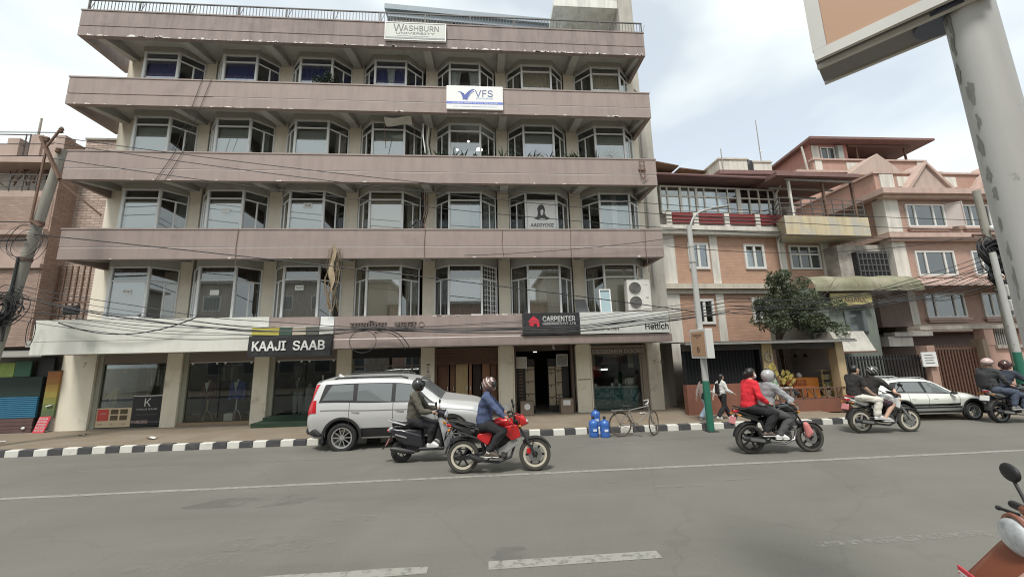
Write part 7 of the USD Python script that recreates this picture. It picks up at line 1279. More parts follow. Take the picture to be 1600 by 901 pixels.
# red motorcycle
person('person in a blue jacket and brown patterned helmet riding the red motorcycle', (-.41, 8.30, 0), -.04, rider(.40, .86, .06, (.86, .37, 1.02), (.36, .21, -.10), (.54, .19, .36)), NAVYJ, BLKT, BSH, helmet=dict(kind='full', mat=mat('helmet_brown', (.16, .085, .075), .3, .5, 7, coat=.6), stripe=mat('helmet_cream', (.50, .45, .41), .35, .1, 9, coat=.5)), collar=BLKT, sock=cl('white_sock', (.5, .5, .48)))
# scooter rider: feet on the floorboard
J = rider(.24, .84, .04, (.76, .33, 1.02), (.44, .17, -.10), (.68, .13, .37), elb=(.20, .31, -.36))
person('person in an olive jacket and black helmet riding the black scooter', (-1.83, 9.35, 0), -.03, J, OLIVE, BLKT, WSH, helmet=dict(kind='full', mat=mat('helmet_black', (.025, .025, .026), .3, .1, 5, coat=.6), peak=GREYB), scale=1.05)
# black commuter motorcycle: driver and passenger
y_ = ang((5.97, 8.65), (7.33, 8.58))
person('person in a grey jacket and grey helmet driving the black motorcycle', (5.97, 8.76, 0), y_, rider(.42, .84, .10, (.78, .37, 1.03), (.38, .21, -.10), (.56, .20, .36)), GREYJK, GREYT, WSH, helmet=dict(kind='full', mat=mat('helmet_grey', (.35, .35, .35), .3, .1, 5, coat=.6)))
Jp = dict(pelvis=(.06, 0, .93), chest=(.10, 0, 1.24), neck=(.14, 0, 1.49), head=(.19, 0, 1.635), el_l=(.20, .25, 1.18), el_r=(.16, -.26, 1.17), wr_l=(.40, .18, 1.08), wr_r=(.36, -.20, 1.03), kn_l=(.46, .24, .86), kn_r=(.44, -.25, .84), an_l=(.20, .23, .48), an_r=(.22, -.23, .46))
person('person in a red jacket and face mask riding pillion on the black motorcycle', (5.97, 8.76, 0), y_, Jp, REDJ, BLKT, BSH, skin=SKIN_L, hair='bun', fem=True, mask=cl('mask_grey', (.55, .57, .57)), hand_dn=(0, .6, -.6), jacket_len=.02)
# white and black motorcycle: driver in shorts, passenger in white trousers
y2 = ang((10.21, 10.2), (11.51, 10.11))
person('person in a black T-shirt, shorts and black helmet driving the white motorcycle', (10.21, 10.3, 0), y2, rider(.36, .84, .16, (.80, .37, 1.03), (.42, .21, -.10), (.56, .21, .36)), BLKS, mat('dark_maroon_shorts', (.045, .025, .035), .9), mat('grey_white_shoe', (.42, .42, .42), .6), skin=SKIN_L, sleeves='short', legs='short', helmet=dict(kind='full', mat=mat('helmet_black2', (.022, .022, .023), .25, .3, 6, coat=.6), stripe=GREYB), scale=1.02)
Jp = dict(pelvis=(-.02, 0, .93), chest=(.0, 0, 1.24), neck=(.04, 0, 1.49), head=(.10, 0, 1.635), el_l=(.10, .24, 1.20), el_r=(.08, -.25, 1.18), wr_l=(.30, .20, 1.06), wr_r=(.27, -.21, 1.02), kn_l=(.40, .23, .88), kn_r=(.40, -.24, .86), an_l=(.26, .23, .48), an_r=(.28, -.23, .46))
person('person in a black T-shirt and white trousers riding pillion on the white motorcycle', (10.21, 10.3, 0), y2, Jp, BLKS, WHT, WSH, skin=SKIN_L, sleeves='short', legs='wide', hair='short', scale=1.02, face=(.95, -.3, 0), hand_dn=(0, .6, -.6))
# dark motorcycle at the right edge
J = rider(.22, .84, .26, (.80, .37, 1.03), (.42, .21, -.10), (.56, .21, .36))
person('person in a dark blue jacket and dark helmet driving at the right edge', (15.2, 10.85, 0), -.03, J, cl('dark_blue_jacket', (.035, .042, .060)), cl('blue_jeans', (.055, .07, .10)), GSH, helmet=dict(kind='full', mat=mat('helmet_dark_red', (.09, .03, .03), .3, .5, 7, coat=.6), stripe=BPLAST), scale=1.04)
def backpack(P, q): b = obj('backpack', soft(hull((q['che']+V(-.20, 0, .08), (.08, .14, .10)), (q['pel']+V(-.19, 0, .10), (.09, .15, .08))), .04, 3), mat('backpack_black', (.022, .022, .024), .8, .2, 9), P, True); obj('strap', MB().tube([q['nk']+V(-.10, -.09, -.06), q['nk']+V(.06, -.13, -.06), q['che']+V(.13, -.13, -.12), q['pel']+V(-.10, -.15, .12)], .02, 6), BPLAST, b, 40)
Jp = dict(pelvis=(-.10, 0, .93), chest=(-.08, 0, 1.24), neck=(-.05, 0, 1.49), head=(.0, 0, 1.655), el_l=(.06, .25, 1.20), el_r=(.04, -.26, 1.18), wr_l=(.24, .20, 1.08), wr_r=(.22, -.21, 1.05), kn_l=(.32, .23, .88), kn_r=(.32, -.24, .86), an_l=(.18, .23, .48), an_r=(.20, -.23, .46))
person('person with a black backpack and pale helmet riding pillion at the right edge', (15.2, 10.85, 0), -.03, Jp, cl('charcoal_jacket', (.045, .047, .05)), cl('blue_jeans2', (.06, .075, .11)), GSH, helmet=dict(kind='open', mat=mat('helmet_pale', (.48, .36, .33), .35, .3, 6, coat=.4)), scale=1.04, extra=backpack, hand_dn=(0, .6, -.6))
# two walkers on the pavement
def walker(fx=.0, stride=.26, arm=.16):
    return dict(pelvis=(0, 0, .90), chest=(.01, 0, 1.18), neck=(.02, 0, 1.42), head=(.05, 0, 1.575), el_l=(-.04-arm*.5, .22, 1.08), el_r=(.02+arm*.3, -.22, 1.09), wr_l=(-.02-arm, .20, .86), wr_r=(.20+arm*.6, -.19, .98), kn_l=(.14, .09, .48), kn_r=(-.02, -.09, .47), an_l=(stride, .085, .09), an_r=(-stride, -.085, .12), toe_l=(stride+.15, .085, .045), toe_r=(-stride+.13, -.085, .05))
def shoulder_bag(P, q): b = obj('shoulder_bag', soft(hull((V(-.16, -.20, .86), (.10, .04, .08)), (V(-.14, -.20, 1.0), (.08, .035, .05))), .03, 3), mat('bag_black', (.018, .018, .018), .6), P, True); obj('strap', MB().tube([(-.16, -.20, 1.02), (-.03, -.19, 1.36), (.04, -.1, 1.38)], .010, 6), BPLAST, b, 40)
def braid(P, q): obj('backpack', soft(hull((V(-.16, 0, 1.30), (.05, .11, .06)), (V(-.17, 0, 1.0), (.06, .12, .06))), .03, 3), mat('bag_black', (.018, .018, .018), .6), P, True)
person('person in a pale pink top and light jeans walking behind the lamp post', (7.00, 12.25, .152), .05, walker(), cl('pale_pink_top', (.52, .40, .37)), cl('light_jeans', (.36, .44, .52)), GSH, skin=SKIN_L, hair='long', fem=True, scale=.82, grip=False, extra=shoulder_bag, legs='wide', hand_dn=(0, 0, -1))
person('person in a white shirt and wide black trousers walking right of the lamp post', (7.62, 12.30, .152), .05, walker(stride=.30, arm=.2), cl('white_shirt', (.60, .60, .58)), BLKT, WSH, skin=SKIN_L, hair='long', fem=True, scale=.82, grip=False, legs='wide', extra=braid)
# ------------------------------------------------------------------ poles and lamps
POLEW = mat('pole_white', (.42, .42, .40), .45, .05, 2, streak=.14, dirt=((.20, .20, .18), .60, .66, 3.2)); POLEG = mat('pole_green', (.02, .13, .085), .5, .12, 4); ORB = mat('orange_panel', (.44, .275, .175), .5, .05, 2); BOXW = mat('box_white', (.56, .56, .53), .5, .06, 3, streak=.1)
def ad_box(parent, w, d, h, z, axis_off=0.0):
    """a box of width w along local x, thickness d along y, with an orange panel on both faces"""
    bx = obj('sign_box', to_tri(rbox(-w/2+axis_off, w/2+axis_off, -d/2, d/2, z, z+h, .012, 6)), BOXW, parent, 40)
    for s in (-1, 1): obj('panel', MB().box(-w/2+.07+axis_off, w/2-.07+axis_off, s*(d/2+.004)-.003, s*(d/2+.004)+.003, z+.07, z+h-.07), ORB, bx)
    return bx
t = thing('street_lamp', 'white street lamp with a green foot and an orange panel box across the road', 'street lamp', (6.55, 11.30, .0), -PI/2)
obj('pole', MB().tube([(0, 0, 0), (0, 0, 1.5), (0, 0, 6.2)], [.095, .092, .075], 14), POLEW, t, 40); obj('green_foot', MB().cyl((0, 0, .01), (0, 0, 1.42), .099, .097, 14), POLEG, t, 40); obj('base_plate', MB().box(-.16, .16, -.16, .16, .0, .02), DARKMET, t)
obj('arm', MB().tube(bez((0, 0, 5.6), (0, -.02, 6.6), (0, .35, 6.7), (0, .9, 6.78)), .035, 10), POLEW, t, 40)
obj('lamp_head', to_tri(hull(((0, .85, 6.78), (.08, .08, .05)), ((0, 1.35, 6.86), (.06, .05, .03)))), GREYB, t, True); obj('collar', MB().cyl((0, 0, 5.0), (0, 0, 5.06), .10, n=14).cyl((0, 0, 5.5), (0, 0, 5.55), .09, n=14), POLEW, t, 40)
b = ad_box(t, .88, .22, .86, 2.07)
obj('lettering', MB().add(letters('नमूना', .09, -.26, -.1175, 2.70, width=.5, depth=.004, font='NotoSansDevanagari-Regular.woff2')).torus(.07, .012, (0, -.117, 2.34), 'y', 20, 5).torus(.035, .010, (0, -.117, 2.34), 'y', 16, 5), RUST, b)
t = thing('street_lamp', 'close white lamp post with stained paint and a big sign box at the right edge', 'street lamp', (2.558, 1.568, .14), 0)
obj('pole', MB().tube([(0, 0, 0), (0, 0, 3.0), (0, 0, 8.5)], [.096, .092, .08], 28), POLEW, t, 40); obj('base_plate', MB().box(-.17, .17, -.17, .17, .0, .02), DARKMET, t); obj('green_foot', MB().cyl((0, 0, .01), (0, 0, 1.42), .101, .098, 20), POLEG, t, 40); obj('bracket', MB().cyl((-.05, .06, 3.83), (-.05, .06, 5.3), .125, .125, 24), mat('bracket_blue_grey', (.09, .11, .15), .3, .15, 4, metal=.4), t, 40)
obj('arm', MB().tube(bez((0, 0, 7.5), (0, 0, 8.9), (-.3, .3, 9.0), (-.7, .8, 9.1)), .035, 8), POLEW, t, 40); obj('lamp_head', to_tri(hull(((-.66, .75, 9.1), (.08, .08, .05)), ((-.95, 1.1, 9.16), (.06, .05, .03)))), GREYB, t, True)
th = math.atan2(2.05-1.568, 2.175-2.558); d = np.array([math.cos(th), math.sin(th), 0]); nn = np.array([-d[1], d[0], 0]); Rb = np.stack([d, nn, [0, 0, 1]], 1)
def nearbox(name, x0, x1, y0, y1, z0, z1, m, par=t): return obj(name, MB().box(x0, x1, y0, y1, z0-.14, z1-.14).xf(Rb), m, par)
w0, w1, dd = -.08, .62, .14
frb = nearbox('sign_box', w0, w1, -dd+.02, dd-.02, 3.99, 5.4, mat('box_grey', (.20, .20, .205), .5, .06, 3))
for s in (-1, 1):
    y0, y1 = (s*dd-.025, s*dd+.0) if s < 0 else (s*dd-.0, s*dd+.025)
    nearbox('frame_rail', w0, w1, y0, y1, 3.985, 4.05, BOXW); nearbox('frame_rail', w0, w1, y0, y1, 5.33, 5.405, BOXW); nearbox('frame_stile', w1-.065, w1+.004, y0, y1, 4.051, 5.329, BOXW); nearbox('frame_stile', w0, w0+.065, y0, y1, 4.051, 5.329, BOXW); nearbox('panel', w0+.066, w1-.066, y0+.006, y1-.006, 4.051, 5.329, ORB)
nearbox('drip_edge', w0, w1, dd-.05, dd-.03, 3.96, 3.989, BOXW)
q_ = np.random.default_rng(21)
for k in range(16):
    z0 = 3.95-.14*k-.05*q_.random(); hh = q_.uniform(.02, .085)*(1.6 if k < 5 else 1); ww = q_.uniform(.05, .16); a0 = math.radians(160+q_.uniform(-12, 12)+1.2*k); n = 14; tt = np.linspace(0, 2*PI, n, endpoint=False); rd = 1+.35*q_.standard_normal(n); A = a0+ww*rd*np.cos(tt); Z = z0+hh*rd*np.sin(tt); v = np.vstack([[[(.0955-.001*(z0-3))*math.cos(a0), (.0955-.001*(z0-3))*math.sin(a0), z0]], np.stack([(.0955-.001*(Z-3))*np.cos(A), (.0955-.001*(Z-3))*np.sin(A), Z], 1)])
    obj('paint_stain', tri(v, [[0, i+1, (i+1) % n+1] for i in range(n)]), mat('bare_pole_patch', (.20, .205, .185), .7, .3, 14), t)
# utility poles with their coils
CAB = mat('cable_black', (.014, .014, .015), .6, .2, 9); CONCP = mat('pole_concrete', (.27, .255, .22), .9, .12, 2, .2, 40, streak=.25)
t = thing('utility_pole', 'tapered concrete utility pole with a slanting steel cross arm at the left', 'utility pole', (-13.85, 11.98, .15), roty=.1235)
obj('pole', MB().tube([(0, 0, 0), (0, 0, 4), (0, 0, 8.75)], [.155, .135, .105], 16), CONCP, t, 40)
obj('cross_arm', MB().bar((-.55, -.15, 9.0), (.35, -.15, 7.75), .09, .07), RUST, t); obj('cross_arm', MB().bar((.30, -.14, 7.72), (1.35, .3, 6.9), .05, .05).bar((-.05, -.14, 6.4), (.25, -.14, 6.25), .08, .06), RUST, t); obj('brace', MB().bar((-.28, -.16, 8.6), (-.05, -.15, 6.4), .05, .04).bar((-.30, -.16, 8.7), (-.05, -.16, 9.4), .05, .04), RUST, t)
for (x, z) in ((-.05, 9.2), (.05, 8.55), (-.35, 8.85)): ins = obj('insulator', MB().lathe([(0, 0), (.03, 0), (.07, .05), (.04, .08), (.065, .12), (.04, .17), (0, .18)], (x, -.16, z), n=14), RUST, t, 40)
obj('clamp', MB().cyl((0, 0, 6.3), (0, 0, 6.42), .135, n=16), RUST, t, 40); obj('clamp', MB().cyl((0, 0, 5.2), (0, 0, 5.3), .14, n=16), RUST, t, 40)
rr = np.random.default_rng(33)
def coil(name, label, c, R, n, m_=CAB, sq=.35, ax=None, r=.012):
    q = MB()
    for k in range(n):
        a0 = rr.random()*6; tt = np.linspace(0, 2*PI*rr.uniform(.8, 1.3), 26)+a0; rad = R*rr.uniform(.55, 1.1); off = rr.normal(0, R*.18, 3); tl = rr.uniform(-.4, .4)
        P = np.stack([rad*np.cos(tt), sq*rad*np.sin(tt+.6)*tl+.03*np.sin(3*tt), rad*np.sin(tt)*rr.uniform(.7, 1.1)], 1)+off*[1, .6, 1]; q.tube(P, r*rr.uniform(.6, 1.2), 5)
    t = thing(name, label, 'cable coil', c); obj('loops', q, m_, t, 40, kind='stuff'); return t
coil('cable_coil', 'tangle of looped cable on the left utility pole below its cross arm', (-13.05, 11.75, 5.75), .50, 6, r=.007); t = coil('cable_coil', 'dense black knot of cables and boxes low on the left utility pole', (-13.35, 11.8, 3.9), .46, 24, sq=.8, r=.013)
for k in range(2): obj('junction_box', to_tri(rbox(-.35+.22*k*rr.random(), -.1+.22*k*rr.random()+.1, -.18, .02, -.6+.25*k, -.38+.25*k, .02, 6)), BPLAST, t, 40)
obj('bundle', MB().tube([(.10, .03, 1.5), (.11, .02, .6), (.10, .02, -.3), (.12, .02, -.9)], [.03, .04, .045, .03], 9), BPLAST, t, 40)
t = thing('junction_box', 'small black cable box hanging above the white fascia', 'junction box', (-12.35, 12.6, 3.95)); obj('box', to_tri(rbox(-.18, .18, -.08, .08, -.14, .14, .03)), BPLAST, t, 40); obj('bracket', MB().bar((-.5, 0, .1), (.0, 0, .1), .03), RUST, t)
t = thing('utility_pole', 'grey utility pole with white meter boxes and a green foot beside the pink wall', 'utility pole', (19.3, 12.9, .0)); obj('pole', MB().tube([(0, 0, 0), (0, 0, 8.2)], [.15, .11], 14), CONCP, t, 40); obj('green_foot', MB().cyl((0, 0, .01), (0, 0, 1.5), .155, .152, 14), POLEG, t, 40)
for z in (4.0, 3.45): m_ = obj('meter_box', to_tri(rbox(-.2, .2, -.36, -.14, z, z+.42, .03)), BOXW, t, 40); obj('box_door', MB().box(-.16, .16, -.366, -.361, z+.04, z+.38), BOXW, m_)
obj('arm', MB().bar((-.6, 0, 6.4), (.6, 0, 6.4), .08, .08), RUST, t); obj('lamp', MB().ball((.05, -.25, 6.6), (.16, .12, .13), 2), WHITE, t, True)
coil('cable_coil', 'black mass of looped cables round the right utility pole', (19.15, 12.7, 5.6), .55, 46, sq=.9, r=.022)
coil('cable_coil', 'black loops of cable hanging under the mass on the right utility pole', (19.2, 12.75, 4.75), .40, 22, sq=.9, r=.018)
t = thing('sign_pole', 'white pole with a green foot behind the riders at the right edge', 'pole', (18.15, 12.1, 0)); obj('pole', MB().cyl((0, 0, 0), (0, 0, 5.5), .10, .085, 14), POLEW, t, 40); obj('green_foot', MB().cyl((0, 0, .01), (0, 0, 2.0), .106, n=14), POLEG, t, 40)

# ------------------------------------------------------------------ cables strung along the street
def cable(a, b, d, r, label, grp=None, wob=.0, n=30):
    P = sag(a, b, d, n)
    if wob: P += np.stack([np.zeros(n), wob*np.sin(np.linspace(0, 9, n)+a[2]*7), wob*np.sin(np.linspace(0, 13, n)+a[2]*5)], 1)*np.sin(np.linspace(0, PI, n))[:, None]
    obj('overhead_cable', MB().tube(P, r, 6), CAB, None, 40, label, 'cable', grp)
for k, (z0, z1, dd, y1) in enumerate(((8.95, 6.6, .55, 12.6), (9.15, 7.0, .5, 12.7), (8.45, 6.2, .6, 12.55))): cable((-12.9, 11.8, z0), (19.2, 12.9, z1), dd, .011, ('middle','topmost','lowest')[k]+' of three thin power lines running right from the left pole top', 'thin power lines from the left pole top')
for k in range(3): cable((-30, 11.0+.2*k, 9.3-.35*k), (-12.9, 11.82, 9.3-.38*k), .2, .013, 'power line coming in from the left to the left pole top', 'power lines coming in from the left')
cable((-30, 11, 7.1), (-13.05, 11.85, 6.45), .15, .016, 'thick cable coming in from the left at the pole clamp'); cable((-30, 11.2, 6.4), (-13.1, 11.8, 5.9), .25, .03, 'thick cable bundle coming in from the left to the looped coil')
cable((-13.05, 11.9, 6.1), (7.5, 12.9, 3.62), -.1, .016, 'cable slanting down from the left pole across the first floor windows')
g = 'black cables slung along the fascia'
for k in range(9): cable((-13.25, 11.95, 4.6-.12*k), (-3.6+.3*(k % 3), 12.85, 3.30-.03*(k % 4)), .25+.12*(k % 3), .009+.003*(k % 3 == 0), 'black cable slung along the fascia from the left pole', g, .03)
cable((-13.3, 11.95, 4.3), (-3.4, 12.82, 3.28), .45, .020, 'thickest cable slung from the left pole along the white fascia', None, .02); cable((-3.4, 12.82, 3.28), (8.5, 12.72, 3.62), .42, .020, 'thickest cable slung across the mauve fascia and the hardware boards', None, .02)
for k in range(9): cable((-3.6+.3*(k % 3), 12.85, 3.30-.03*(k % 4)), (8.5, 12.7, 3.55+.13*(k % 5)), .22+.05*(k % 4), .009+.003*(k % 3 == 0), 'black cable slung along the fascia before the shop boards', 'black cables before the shop boards', .03)
for k in range(8): cable((8.5, 12.7, 3.55+.13*(k % 5)), (19.2, 12.8, 5.7-.17*k), .35+.08*(k % 3), .011+.003*(k % 2), 'black cable running on from the lamp post to the right utility pole', 'black cables to the right utility pole', .03)
for k in range(8): cable((12.5+.8*k, 15.6, 3.9+.12*k), (19.2, 12.8, 5.3-.12*k), .5, .012, 'cable fanning out from the right utility pole over the ledge of the red house', 'cables fanning out from the right pole', .04)
cable((6.7, 13.1, 6.05), (19.1, 12.8, 6.4), .45, .012, 'single cable from the office building corner to the right pole'); cable((-.6, 13.15, 5.75), (7.4, 13.0, 6.4), .12, .010, 'thin dark cable rising along the second floor parapet')
P = np.vstack([sag((-13.05, 13.0, 3.62), (-9.0, 13.0, 3.74), .45, 20)]); obj('overhead_cable', MB().tube(P, .018, 6), CAB, None, 40, 'slack cable drooping over the left end of the white fascia', 'cable')
tt = np.linspace(0, 2*PI, 30)
for x, z, rx, rz, lb in ((-13.75, 3.35, .12, .42, 'long loop of cable hanging at the left end of the white fascia'), (-3.85, 2.85, .42, .36, 'big round loop of cable hanging over the fascia lip before the dark shop')): obj('cable_loop', MB().tube(np.stack([x+rx*np.sin(tt), np.full(30, 12.96), z+rz*np.cos(tt)], 1), .010, 6), CAB, None, 40, lb, 'cable loop')
obj('cable_loop', MB().tube(bez((-3.5, 12.95, 3.15), (-2.7, 12.93, 3.35), (-2.35, 12.95, 2.6), n=16), .016, 6).tube(bez((-3.5, 12.97, 3.1), (-2.8, 12.95, 3.3), (-2.5, 12.97, 2.55), n=16), .012, 6), CAB, None, 40, 'pair of drooping cables right of the round loop on the fascia lip', 'cable loop')
for x, z0, z1, lb in ((-1.95, 6.7, 5.3, 'thin wire hanging down the parapet left of the sixth bay'), (.75, 6.7, 5.72, 'thin wire hanging down the second floor parapet at the bay of the white poster'), (3.2, 6.7, 5.3, 'thin wire hanging down the second floor parapet above the hardware board'), (5.95, 6.7, 5.1, 'thin wire hanging down to the air conditioner'), (-8.15, 6.7, 5.4, 'thin wire hanging down the second floor parapet left of the dry creeper')):
    obj('hanging_wire', MB().tube([(x, 13.18, z0), (x-.03, 13.18, (z0+z1)/2), (x+.02, 13.18, z1)], .009, 5), RUST, None, 40, lb, 'wire')
for x0, x1, z0, lb in ((-11.0, -9.9, 9.4, 'pair of thin cords slanting down the third floor parapet'),): obj('hanging_wire', MB().tube([(x1, 13.17, z0+2.9), (x0+.5, 13.16, z0), (x0, 13.17, z0-1.0)], .008, 5).tube([(x1+.3, 13.17, z0+2.9), (x0+.75, 13.16, z0), (x0+.3, 13.17, z0-1.0)], .008, 5), CAB, None, 40, lb, 'wire')
t = thing('bundled_cable', 'bundle of cables and pipe on the pillar right of the torn awning', 'cables', (0, 0, 0))
for k in range(4): obj('cable', MB().tube([(-2.2+.09*k, 13.9+.1*k, 11.2), (-2.15+.05*k, 13.6+.2*k, 10.5), (-2.05+.07*k, 13.7+.15*k, 9.7), (-2.1+.1*k, 13.5+.1*k, 9.45)], .022, 6), CAB if k % 2 else WHITE, t, 40)
t = thing('bundled_cable', 'bundle of cables on the second floor pillar left of the fifth bay', 'cables', (0, 0, 0))
for k in range(4): obj('cable', MB().tube([(-2.25+.07*k, 14.0+.1*k, 8.5), (-2.2+.05*k, 14.1+.1*k, 7.8), (-2.25+.05*k, 13.9, 7.1), (-2.1+.06*k, 13.5, 6.7)], .02, 6), RUST if k % 2 else CAB, t, 40)
obj('cable_tangle', MB().tube(bez((-2.6, 13.9, 7.0), (-2.0, 13.8, 7.6), (-2.2, 13.7, 6.7), n=14), .02, 6).tube(bez((-2.5, 13.8, 7.3), (-1.9, 13.7, 7.0), (-2.5, 13.7, 6.8), n=14), .02, 6), CAB, t, 40)

# ------------------------------------------------------------------ trees and plants
def leaf_mat(name, c, tr=.35):
    return usdkit.material(stage, '/World/Looks/'+name, {'g': ('geometry', {}), 'n': ('noise_texture', {'scale': 1.6, 'detail': 3.0}), 'rp': ('rgb_ramp', {'ramp': [(0, tuple(np.array(c)*.55)), (.45, tuple(np.array(c)*.95)), (.65, tuple(np.array(c)*1.5)), (1, tuple(np.array(c)*1.9))]}),
        'i': ('mix', {'mix_type': 'multiply', 'fac': 1.0}), 'ri': ('rgb_ramp', {'ramp': [(0, (.6, .6, .6)), (1, (1.3, 1.3, 1.2))]}), 'p': ('principled_bsdf', {'roughness': .55, 'specular_ior_level': .4}), 't': ('translucent_bsdf', {}), 'm': ('mix_closure', {'fac': tr})},
        [('g.position', 'n.vector'), ('n.fac', 'rp.fac'), ('rp.color', 'i.color1'), ('g.random_per_island', 'ri.fac'), ('ri.color', 'i.color2'), ('i.color', 'p.base_color'), ('i.color', 't.color'), ('p.BSDF', 'm.closure1'), ('t.BSDF', 'm.closure2')], surface='m.closure')
LEAF = leaf_mat('creeper_leaf', (.15, .18, .105)); LEAF_D = leaf_mat('dark_leaf', (.028, .050, .024)); LEAF_S = leaf_mat('spiky_leaf', (.040, .065, .030), .2); BARK = mat('bark', (.10, .075, .055), .9, .3, 9, .4, 40)
def leaves(cent, n, size, seed, spread=.18, droop=.3):
    """n leaves scattered round the clump centres (k, 4: x, y, z, r)"""
    q = np.random.default_rng(seed); cent = np.asarray(cent, float); pk = q.choice(len(cent), n, p=cent[:, 3]**2/np.sum(cent[:, 3]**2)); d = q.normal(size=(n, 3)); d /= np.linalg.norm(d, axis=1, keepdims=True)
    c = cent[pk, :3]+d*(cent[pk, 3]*q.uniform(.55, 1.08, n))[:, None]; a = d*.6+q.normal(size=(n, 3))*.7; a[:, 2] -= droop; a /= np.linalg.norm(a, axis=1, keepdims=True); b = np.cross(a, q.normal(size=(n, 3))); b /= np.linalg.norm(b, axis=1, keepdims=True); nn_ = np.cross(a, b); s = (size*q.uniform(.6, 1.35, n))[:, None]
    v = np.stack([c-a*s*.5, c+b*s*.26+nn_*s*.06, c+a*s*.5, c-b*s*.26+nn_*s*.06], 1).reshape(-1, 3); i = np.arange(n)[:, None]*4; return tri(v, np.vstack([i+[0, 1, 2], i+[0, 2, 3]]))
t = thing('creeper_tree', 'bushy green tree spreading over the low shop roof in front of the brick house', 'tree', (12.55, 15.6, 0)); rr = np.random.default_rng(4)
cl_ = []
for (x, z, rx, rz, n) in ((-.2, 4.2, .8, .8, 20), (.8, 3.9, .9, .75, 20), (1.7, 3.7, .7, .6, 13), (-.7, 3.5, .5, .5, 8), (-.2, 5.2, .45, .5, 8), (.6, 3.3, 1.2, .35, 13), (2.2, 3.1, .4, .5, 7), (.3, 4.9, .6, .35, 6)):
    for _ in range(n): cl_.append((x*.82+rr.normal(0, rx*.36), rr.normal(-.3, .42), z+rr.normal(0, rz*.42), rr.uniform(.13, .34)))
obj('crown', leaves(cl_, 9500, .125, 6), LEAF, t)
lb = MB().tube([(.1, .2, 0), (.05, .15, 1.5), (-.05, .1, 2.8), (.0, .0, 3.4)], [.13, .11, .09, .07], 10)
for c in cl_[::9]: lb.tube(bez((.0, .05, 2.7+.5*rr.random()), (c[0]*.4, c[1]*.3, c[2]-.5), (c[0], c[1], c[2]), n=8), np.linspace(.035, .008, 8), 5)
obj('trunk', lb, BARK, t, 40)
sp = MB()
for k in range(22): a = rr.uniform(0, 6.28); x = rr.uniform(-1.4, 2.6); z = rr.uniform(3.4, 5.2); sp.tube(bez((x*.8, -.3, z-.3), (x+.3*math.cos(a), -.5, z+.1), (x+.6*math.cos(a), -.6-.2*rr.random(), z+.3*math.sin(a)), n=6), .007, 4)
obj('twigs', sp, BARK, t, 40, kind='stuff')
t = thing('shrub', 'dark shrub growing on the fourth floor ledge beside the third bay', 'shrub', (-5.75, 13.55, 12.05)); cl_ = [(rr.normal(0, .24), rr.normal(0, .1), .35+rr.normal(0, .26), rr.uniform(.07, .17)) for _ in range(34)]+[(-.45+rr.normal(0, .07), 0, .15+rr.normal(0, .1), .06) for _ in range(5)]
obj('foliage', leaves(cl_, 1500, .085, 8), LEAF_D, t); sm_ = MB()
for c in cl_[::3]: sm_.tube(bez((0, 0, -.1), (c[0]*.4, c[1], c[2]*.6), c[:3], n=6), .009, 5)
obj('stem', sm_.tube([(.2, 0, .2), (.24, 0, .8), (.2, 0, 1.2)], .012, 5), BARK, t, 40)
for k in range(15):
    x = -1.9+.44*k+rr.uniform(-.12, .12); big = rr.uniform(.7, 1.25); m = MB()
    for q in range(rr.integers(7, 12)):
        a = rr.uniform(0, 2*PI); L_ = rr.uniform(.32, .58)*big; el = rr.uniform(.35, 1.35); d = np.array([math.cos(a)*math.cos(el), .5*math.sin(a)*math.cos(el), math.sin(el)]); s = np.array([-math.sin(a), math.cos(a), 0])*.03
        P = bez((0, 0, 0), d*L_*.6+[0, 0, .04], d*L_-[0, 0, .05*(1.4-el)], n=5); wv = np.array([.5, 1, .9, .55, .05])[:, None]; m.add(grid(np.stack([P-s*wv, P, P+s*wv])))
    pos = 'left' if k < 5 else ('middle' if k < 10 else 'right')
    t = thing('potted_plant', f'dark spiky leaved plant standing on the {"left part" if k < 5 else ("middle" if k < 10 else "right part")} of the planted third floor parapet', 'plant', (x, 13.42, 9.45), 0, f'spiky plants on the third floor parapet, {pos} part')
    obj('leaves', m, LEAF_S, t); obj('pot', MB().lathe([(0, -.24), (.10, -.24), (.13, -.02), (.115, -.02), (.105, -.04), (0, -.04)], n=14), RUST, t, 40)
t = thing('potted_plant', 'small dark plant at the right end of the third floor parapet beside the white wall', 'plant', (6.3, 13.45, 9.45)); obj('leaves', leaves([(0, 0, .06, .12), (.15, 0, .04, .08)], 120, .10, 12), LEAF_D, t); obj('pot', MB().lathe([(0, -.24), (.10, -.24), (.13, -.02), (0, -.02)], n=14), RUST, t, 40)
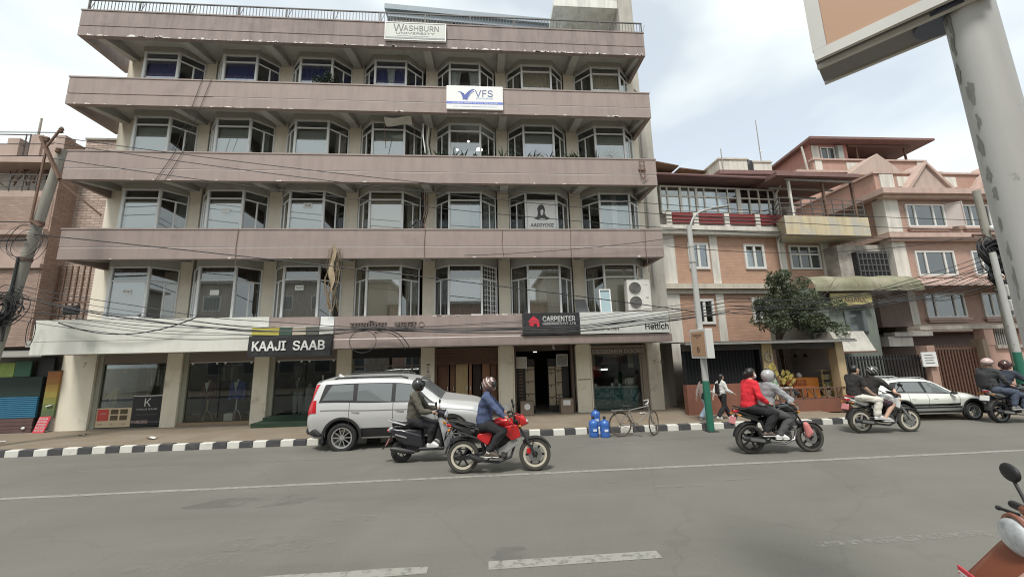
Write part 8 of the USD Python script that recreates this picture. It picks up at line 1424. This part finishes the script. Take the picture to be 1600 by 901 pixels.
t = thing('wall_bracket', 'thin rusty steel bracket hanging on the third floor parapet near its right end', 'bracket', (5.95, 13.12, 8.5)); obj('rods', MB().bar((0, 0, .85), (0, 0, .3), .025).bar((.16, 0, .85), (.16, 0, .3), .025).bar((-.04, 0, .84), (.2, 0, .84), .02).bar((0, 0, .3), (.08, 0, .12), .025).bar((.16, 0, .3), (.08, 0, .12), .025).bar((.08, 0, .12), (.28, -.02, .34), .02), RUST, t); obj('plate', MB().box(-.05, .22, .03, .07, .5, .56), RUST, t)

# ------------------------------------------------------------------ litter, and the plain houses across the road behind the viewer (seen in the window panes)
for k, (x, y, w, lb) in enumerate(((-9.6, 12.6, .12, 'crumpled white paper scrap on the pavement before the second shop'), (-13.9, 12.9, .10, 'small pale scrap on the pavement at the wide left pillar'), (-12.4, 13.6, .09, 'small plastic scrap near the foot of the first shop window'), (5.6, 13.9, .10, 'pale paper scrap on the pavement before the designer doors shop'))):
    P = np.stack(np.meshgrid(np.linspace(-w, w, 5), np.linspace(-w*.6, w*.6, 5), indexing='ij'), -1); P = np.concatenate([P, np.zeros((5, 5, 1))], -1); P[..., 2] = .02+.05*np.random.default_rng(k).random((5, 5)); t = obj('paper_scrap', grid(P+[x, y, .15]), PALEPRT if k != 2 else GREYPRT, None, True, lb, 'litter')
for k, (x0, x1, y, h, c) in enumerate(((-30, -9, -9, 9.5, (.34, .30, .26)), (-8.5, 6, -8, 7.2, (.38, .25, .20)), (6.5, 24, -10, 10.5, (.42, .40, .36)))):
    t = thing('house', ['grey plastered house across the road behind the viewer, left one', 'red brown house across the road behind the viewer, lowest one', 'pale house across the road behind the viewer, tallest one'][k], 'house', (0, 0, 0)); obj('wall', MB().box(x0, x1, y-8, y, 0, h), mat(f'opposite_wall_{k}', c, .85, .12, 2, streak=.2), t); obj('roof_slab', MB().box(x0-.4, x1+.4, y-8.3, y+.5, h+.002, h+.25), CONC, t)
    for z in np.arange(1.2, h-1.2, 2.9):
        for x in np.arange(x0+1.2, x1-2, 3.2): w_ = obj('window', MB().box(x, x+1.6, y+.002, y+.06, z, z+1.4), FRW, t); obj('pane', MB().box(x+.1, x+1.5, y+.061, y+.07, z+.1, z+1.3), DGLASS, w_)
